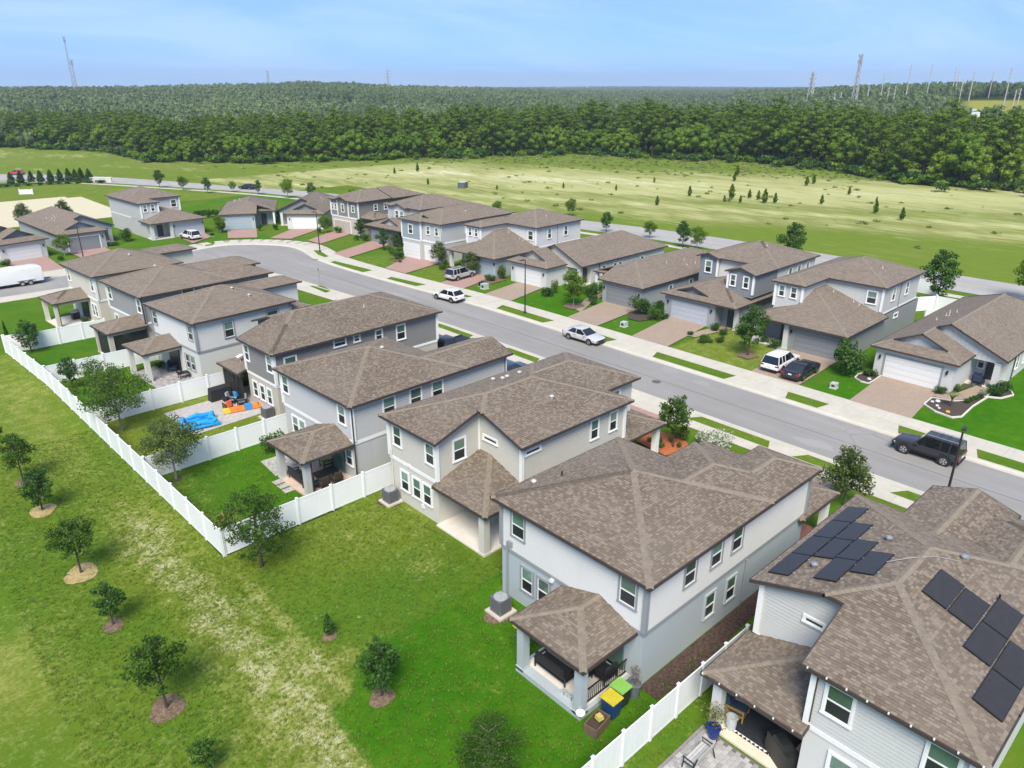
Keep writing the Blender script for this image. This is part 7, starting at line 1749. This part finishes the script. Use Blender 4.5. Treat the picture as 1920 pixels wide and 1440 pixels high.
for k in range(4): MB().box(-.65,.65,-.28+k*.13,-.17+k*.13,.40,.43).build('seat_slat', SLW, h)
for k in range(3): MB().hexa([(-.65,.23+.03*k,.50+k*.14),(.65,.23+.03*k,.50+k*.14),(.65,.255+.03*k,.50+k*.14),(-.65,.255+.03*k,.50+k*.14),(-.65,.255+.03*k,.62+k*.14),(.65,.255+.03*k,.62+k*.14),(.65,.28+.03*k,.62+k*.14),(-.65,.28+.03*k,.62+k*.14)]).build('back_slat', SLW, h)
for s_ in (-.68, .68):
    e_ = MB(); e_.tube([(s_,-.3,0),(s_,-.26,.42),(s_,-.3,.62),(s_,.2,.62),(s_,.22,.42),(s_,.36,0)], .03, 6); e_.tube([(s_,.22,.42),(s_,.34,.95)], .03, 6); e_.tube([(s_,-.26,.40),(s_,.22,.40)], .025, 6); e_.build('bench_end', BLACK, h)
h = thing('flower_pot', 'cobalt blue glazed pot with a small citrus tree', 'planter', (22.0, 11.3, .06)); MB().lathe([(.2,0),(.26,.25),(.28,.52),(.31,.55),(.25,.55),(.24,.46),(0,.46)], (0,0,0), 20).build('pot', plain('pot_blue', (.012,.03,.16), .15), h)
rs0 = np.random.RandomState(3); inst('plant', leafmesh('plant', [(rs0.normal(0,.22), rs0.normal(0,.22), .75+rs0.rand()*.95) for _ in range(240)], rs0.uniform(.08,.14,240), LF_YEL, 9), h); MB().tube([(0,0,.4),(.03,.02,1.0),(0,0,1.5)], [.025,.02,.008], 5).build('stem', BARK, h)
h = thing('storage_pot', 'pale grey cylindrical pot beside the patio post', 'planter', (22.95, 11.05, .12)); MB().lathe([(.22,0),(.24,.3),(.24,.58),(.2,.58),(.19,.46),(0,.46)], (0,0,0), 20).build('pot', UGREY, h)
sofa('yellow wooden armchair with blue cushion under the solar house patio', 23.75, 11.2, .12, 10, .75, 'armchair', plain('cushion_blue', (.03,.06,.11), .8), plain('wood_yellow', (.38,.22,.05), .6), 'armchair')
tag(MB().box(22.95,25.3,8.6,11.0,.122,.135).build('rug', plain('rug_navy', (.018,.022,.03), .9, .2, 5)), 'dark navy rug on the solar house patio', 'rug')
rb_ = thing('rug_border', 'black and white zigzag border along the patio rug', 'rug', (22.8, 8.6, .122))
for k in range(12): MB().face([(0,.2*k,.004),(.14,.2*k+.1,.004),(0,.2*k+.2,.004)] if k % 1 == 0 else []).build('zigzag', BLACK, rb_)
for k in range(12): MB().face([(.14,.2*k-.1,.004),(.14,.2*k+.1,.004),(0,.2*k,.004)]).build('zigzag', WHITE, rb_)
h = thing('grill', 'big black covered grill at the bottom edge of the picture', 'grill', (23.0, 8.75, .12), R(60)); smooth_obj(MB().hexa([(-.75,-.36,0),(.75,-.36,0),(.75,.36,0),(-.75,.36,0),(-.7,-.32,.9),(.7,-.32,.9),(.7,.3,.9),(-.7,.3,.9)]).build('cover', plain('cover_black', (.018,.02,.02), .45), h), .1, 3); smooth_obj(MB().hexa([(-.4,-.3,.9),(.4,-.3,.9),(.4,.3,.9),(-.4,.3,.9),(-.32,-.15,1.15),(.32,-.15,1.15),(.32,.25,1.12),(-.32,.25,1.12)]).build('hood', plain('cover_black', (.018,.02,.02), .45), h), .08, 3)
# front beds
def bed(label, P, mat, edge_mat=None):
    o = flat('mulch_bed', label, P, .10, mat)
    if edge_mat:
        for a, b in zip(P, P[1:]+P[:1]):
            L = math.hypot(b[0]-a[0], b[1]-a[1]); dx, dy = (b[0]-a[0])/L, (b[1]-a[1])/L; n_ = (-dy*.055, dx*.055)
            MB().hexa([(a[0]-n_[0],a[1]-n_[1],.03),(b[0]-n_[0],b[1]-n_[1],.03),(b[0]+n_[0],b[1]+n_[1],.03),(a[0]+n_[0],a[1]+n_[1],.03),(a[0]-n_[0],a[1]-n_[1],.15),(b[0]-n_[0],b[1]-n_[1],.17),(b[0]+n_[0],b[1]+n_[1],.17),(a[0]+n_[0],a[1]+n_[1],.17)]).build('edging', edge_mat, o)
bed('dark mulch bed with pale curb at the garage corner of the garden house', [(70.0,24.0),(68.5,23.9),(67.0,23.9),(66.9,24.6),(67.4,25.4),(68.6,25.6),(69.8,25.2)], MULCHD, CREAM)
bed('dark mulch bed with pale curb, stones and small palm before the garden house', [(67.7,18.7),(65.6,18.6),(64.7,17.4),(64.4,16.0),(65.2,15.5),(68.2,15.6),(71.4,15.4),(71.2,15.9),(69.6,16.2),(68.2,17.1)], MULCHD, CREAM)
bed('dark mulch bed with pale curb around the bushes right of the path', [(71.4,15.5),(72.0,14.5),(73.6,14.0),(74.6,14.5),(74.4,15.6)], MULCHD, CREAM)
bed('dark mulch bed beside the garage wall of the garden house', [(68.6,18.9),(70.0,17.8),(73.6,17.2),(73.6,17.6),(69.8,18.9)], MULCHD)
bed('bright orange mulch bed in front of the greige house', [(41.4,28.0),(41.7,31.0),(44.2,31.3),(45.0,29.2),(44.0,27.6)], MULCHR)
bed('round mulch bed under the flowering bush on the lawn', [(63.9,96.2),(65.2,95.8),(66.2,97.2),(65.6,98.6),(64.2,98.4)], MULCH)
bed('brown mulch bed along the pale blue garage', [(65.4,75.4),(68.8,75.6),(68.8,77.4),(65.6,77.8)], MULCH); bed('brown mulch under the round tree', [(64.6,59.0),(66.8,58.8),(67.4,60.4),(66.2,61.4),(64.8,60.9)], MULCH); bed('brown mulch under the tall oval shade tree', [(64.6,34.9),(66.2,34.6),(66.7,35.9),(65.6,36.7),(64.6,36.2)], MULCH); bed('dark soil bed by the silver grey garage', [(66.8,50.4),(70.2,49.4),(70.4,53.4),(68.6,53.6),(66.6,52.0)], MULCHD)
for i, (x, y, s, c_, lab) in enumerate(((67.0,18.0,.22,(.6,.6,.6),'largest white stone at the driveway end of the front bed'),(66.6,18.3,.16,(.5,.5,.5),'small pale stone beside the largest white stone'),(66.0,17.7,.14,(.65,.65,.62),'round pale stone in the middle of the front bed'),(65.2,16.6,.2,(.55,.3,.04),'orange brown stone near the curve of the front bed'),(65.6,17.4,.12,(.6,.6,.58),'tiny white stone at the front bed curb'),(67.9,24.3,.2,(.6,.6,.6),'white stone in the garage corner bed'))):
    tag(MB().lathe([(s*.7,0),(s,s*.4),(s*.7,s*.9),(0,s)], (x, y, .09), 9).build('stone', plain('stone_%d' % i, c_, .8, .2, 9)), lab, 'stone')
PAL = MB()
for k in range(11):
    a = k*.571; L = .85
    for j in range(4):
        r0, r1 = L*j/4, L*(j+1)/4; z0, z1 = .7+.5*math.sin(j/4*2.2), .7+.5*math.sin((j+1)/4*2.2); w0, w1 = .09*(1-j/5), .09*(1-(j+1)/5)
        ca, sa = math.cos(a), math.sin(a); PAL.face([(ca*r0-sa*w0,sa*r0+ca*w0,z0),(ca*r0+sa*w0,sa*r0-ca*w0,z0),(ca*r1+sa*w1,sa*r1-ca*w1,z1),(ca*r1-sa*w1,sa*r1+ca*w1,z1)], .7)
h = thing('palm', 'small bright green palm in the front bed of the garden house', 'palm', (66.8, 16.9, .09)); PAL.build('fronds', LF_LIGHT, h); MB().tube([(0,0,0),(0,0,.72)], [.09,.05], 7).build('trunk', BARK, h)
for i, (x, y) in enumerate(((68.6,16.2),(69.3,16.1),(70.0,15.95),(70.7,15.8))): shrub('small rounded shrub in the line between path and lawn curb', PS[2], x, y, .3, .32, i, group='line of small shrubs by the garden house path')
for i, (x, y) in enumerate(((42.2,29.0),(42.9,29.6),(43.6,29.1),(42.4,30.2),(43.3,28.2))): shrub('small green plant growing in the orange mulch', PS[1], x, y, .3, .35, i, group='small plants in the orange mulch')
shrub('cluster of white flowers at the end of the garden house path', PSW, 71.6, 15.9, .32, .5)
sofa('dark blue garden chair on the porch of the garden house', 74.0, 17.0, .08, 90, .8, 'chair', plain('cushion_dark_blue', (.02,.04,.09), .8), BLACK, 'porch_chair'); sofa('second dark blue garden chair nearer the garage wall', 75.0, 17.3, .08, 90, .8, 'chair', plain('cushion_dark_blue', (.02,.04,.09), .8), BLACK, 'porch_chair')
sofa('wooden bench on the front porch of the white and pale blue house', 38.6, 17.2, .1, 90, 1.4, 'bench', plain('wood_brown', (.18,.07,.05), .6), BLACK, 'porch_bench')

# ------------------------------------------------------------------ masts and poles on the horizon
GALV = plain('mast_grey', (.34, .35, .37), .6, .1); WOODP = plain('pole_pale', (.40, .38, .36), .8, .1)
def at_(u, D): 
    a = R(42.7)+math.atan((u-960)/1487); return (D*math.sin(a), D*math.cos(a))
def lattice(label, u, D, top, w0, w1, mat, cross=0, name='radio_mast', cat='mast', antennas=True, guy=False):
    x, y = at_(u, D); z = hill(x, y); h = thing(name, label, cat, (x, y, z-1)); H_ = top-z+1; m = MB(); k = 9
    for sx in (-1, 1):
        for sy in (-1, 1): MB().tube([(sx*w0,sy*w0,0),(sx*w1,sy*w1,H_)], w0*.13+.05, 4).build('leg', mat, h)
    for i in range(k):
        z0, z1 = H_*i/k, H_*(i+1)/k; a, b = w0+(w1-w0)*i/k, w0+(w1-w0)*(i+1)/k
        for (p, q) in (((-a,-a),(b,-b)),((a,-a),(b,b)),((a,a),(-b,b)),((-a,a),(-b,-b))): m.tube([(*p,z0),(*q,z1)], w0*.07+.03, 4, False)
    o = m.build('bracing', mat, h); o['kind'] = 'stuff'
    if antennas:
        for zz in (H_-.8, H_-4.5):
            for a in range(3): MB().box(math.cos(a*2.1)*1.5-.3,math.cos(a*2.1)*1.5+.3,math.sin(a*2.1)*1.5-.3,math.sin(a*2.1)*1.5+.3,zz-1,zz+1.2).build('antenna', mat, h)
    if cross:
        for i, zz in enumerate((H_*.72, H_*.84, H_*.95)): MB().tube([(-cross,cross*.4,zz),(cross,-cross*.4,zz)], .18, 4).build('cross_arm', mat, h)
def ztop(y_, D): return 25.6+(160.6-y_)*D/1487
lattice('tall thin radio mast on the far left skyline', 138, 1080, ztop(88, 1080), .9, .5, GALV); lattice('shorter mast beside the tall left radio mast', 143, 1090, ztop(122, 1090), .8, .4, GALV)
lattice('faint power pylon on the skyline left of centre', 504, 1150, ztop(135, 1150), 1.6, .4, GALV, 3.0, 'pylon', 'pylon', False); lattice('power pylon with cross arms on the skyline above the hill', 728, 1080, ztop(133, 1080), 1.8, .4, GALV, 5.0, 'pylon', 'pylon', False)
lattice('grey power pylon on the right above the forest', 1522, 640, ztop(138, 640), 2.2, .6, GALV, 3.4, 'pylon', 'pylon', False); lattice('big lattice cell tower with antennas on the right skyline', 1606, 620, ztop(112, 620), 1.7, .55, GALV)
for i, (u, yt, D) in enumerate(((1655,142,620),(1702,128,640),(1741,128,680),(1787,133,680),(1793,139,700),(1822,139,700),(1858,139,760),(1890,134,560),(1804,150,690),(1568,172,600),(1580,170,600),(1570,180,610),(1630,160,610),(1668,162,620),(1680,160,630),(1908,166,580),(1916,164,585))):
    x, y = at_(u, D); z = hill(x, y); h = thing('power_pole', 'tall pale power pole on the right skyline', 'pole', (x, y, z-1), 0, 'power poles on the right skyline'); H_ = ztop(yt, D)-z+1
    MB().tube([(0,0,0),(0,0,H_)], [.42,.26], 6).build('pole', WOODP, h)
    for zz in (H_-1.2, H_-3.4, H_-5.6): MB().tube([(-1.1,.5,zz),(1.1,-.5,zz)], .1, 4).build('cross_arm', WOODP, h)
# houses and sheds far right
for i, (u, D, w, c_, rc, lab) in enumerate(((1840,560,8,(.6,.62,.65),(.5,.55,.62),'small far building with pale roof at the edge of the pasture'),(1862,565,9,(.35,.42,.5),(.3,.42,.55),'far blue-grey building right of the pale roofed one'),(1800,575,9,(.6,.6,.6),(.62,.62,.62),'far white shed left of the pasture buildings'))):
    x, y = at_(u, D); z = hill(x, y); h = thing('farm_building', lab, 'building', (x, y, z-.5), R(30)); MB().box(-w/2,w/2,-3,3,0,4).build('wall', plain('far_wall_%d' % i, c_, .8), h)
    MB().face([(-w/2-.4,-3.4,4),(w/2+.4,-3.4,4),(w/2+.4,0,5.6),(-w/2-.4,0,5.6)]).face([(-w/2-.4,3.4,4),(-w/2-.4,0,5.6),(w/2+.4,0,5.6),(w/2+.4,3.4,4)]).build('roof', plain('far_roof_%d' % i, rc, .6), h)
    for k in range(2): MB().box(-w/2+1+k*4,-w/2+2.4+k*4,-3.06,-3.0,1.6,2.8).build('window', GL_LO, h)

# ------------------------------------------------------------------ grass tufts on the near lawns
TUF = []
for i in range(3):
    rs = np.random.RandomState(200+i); m = MB()
    for k in range(9):
        a = rs.uniform(0, 6.28); r = rs.uniform(.01, .05); hh = rs.uniform(.035, .075); c_, s2 = math.cos(a), math.sin(a); t0 = rs.rand()
        m.face([(c_*r-s2*.008, s2*r+c_*.008, 0), (c_*r+s2*.008, s2*r-c_*.008, 0), (c_*(r+.04), s2*(r+.04), hh)], t0)
    TUF.append(m.mesh('tuft', None))
LF_G = mk_leaf('blade_grass', (.080, .165, .008), (.19, .27, .03), .4)
for t_ in TUF: t_.materials.append(LF_G)
pts = []
def free(x, y):
    if 18.2 < x < 40 and 14.6 < y < 25.2: return not (x > 21.8 or (x > 18.4 and 15.5 < y < 20.2))
    if x > 22.9 and 27.2 < y < 38: return False
    if y < 13.2 and 18.5 < x and y < 12: return False
    return True
while len(pts) < 26000:
    x, y = fr.uniform(2, 26), fr.uniform(11, 62)
    if x > 12 and y > 50: continue
    if not free(x, y) or not in_frame(x, y, 0): continue
    pts.append((x, y, .01, fr.uniform(.7, 1.9), fr.uniform(0, 6)))
scatter('grass', 'short uneven grass tufts over the near lawns', TUF, pts)

# ------------------------------------------------------------------ haze: even, thin summer air
hz = MB().box(-7000, 7000, -7000, 7000, -3, 130).build('haze', None)
m = bpy.data.materials.new('summer_haze'); m.use_nodes = True; nt = m.node_tree; nt.nodes.clear()
o = N(nt, 'OutputMaterial'); pv = N(nt, 'VolumePrincipled'); pv.inputs['Color'].default_value = (.78, .88, 1.0, 1); pv.inputs['Density'].default_value = .00018; pv.inputs['Anisotropy'].default_value = .2
nt.links.new(pv.outputs[0], o.inputs['Volume']); hz.data.materials.append(m); tag(hz, 'thin pale summer haze filling the air', kind='stuff')

# labels that say which one, for rows one can count from the left
def ordinals(group, text):
    L = [o for o in SC.objects if o.parent is None and o.get('group') == group]
    L.sort(key=lambda o: ucol(o.location.x, o.location.y))
    for i, o in enumerate(L):
        n = i+1; w = 'leftmost' if n == 1 else 'rightmost' if n == len(L) else '%d%s from the left' % (n, 'th' if 10 < n < 14 else {1: 'st', 2: 'nd', 3: 'rd'}.get(n % 10, 'th'))
        o['label'] = text % w
ordinals('curved row of cone evergreens', 'cone-shaped dark evergreen, %s in the curved row at the upper left')
ordinals('trees along the outer road', 'young dark green tree beside the outer road, %s of those trees')
ordinals('power poles on the right skyline', 'tall pale power pole, %s on the right skyline')
ordinals('pine saplings in the field', 'small dark pine sapling in the mown field, %s of them')
ordinals('hedge below the cone evergreens', 'low clipped dark hedge clump, %s below the cone evergreens')
ordinals('hedge behind the blue garage house', 'upright dark hedge shrub, %s behind the blue garage house')
ordinals('hedge behind the angled white house', 'upright dark hedge shrub, %s behind the angled white house')
ordinals('line of small shrubs by the garden house path', 'small rounded shrub, %s in the line by the garden house path')
ordinals('foundation shrubs along the far house fronts', 'low leafy foundation shrub, %s along the far house fronts')
ordinals('small plants in the orange mulch', 'small green plant, %s in the orange mulch bed')
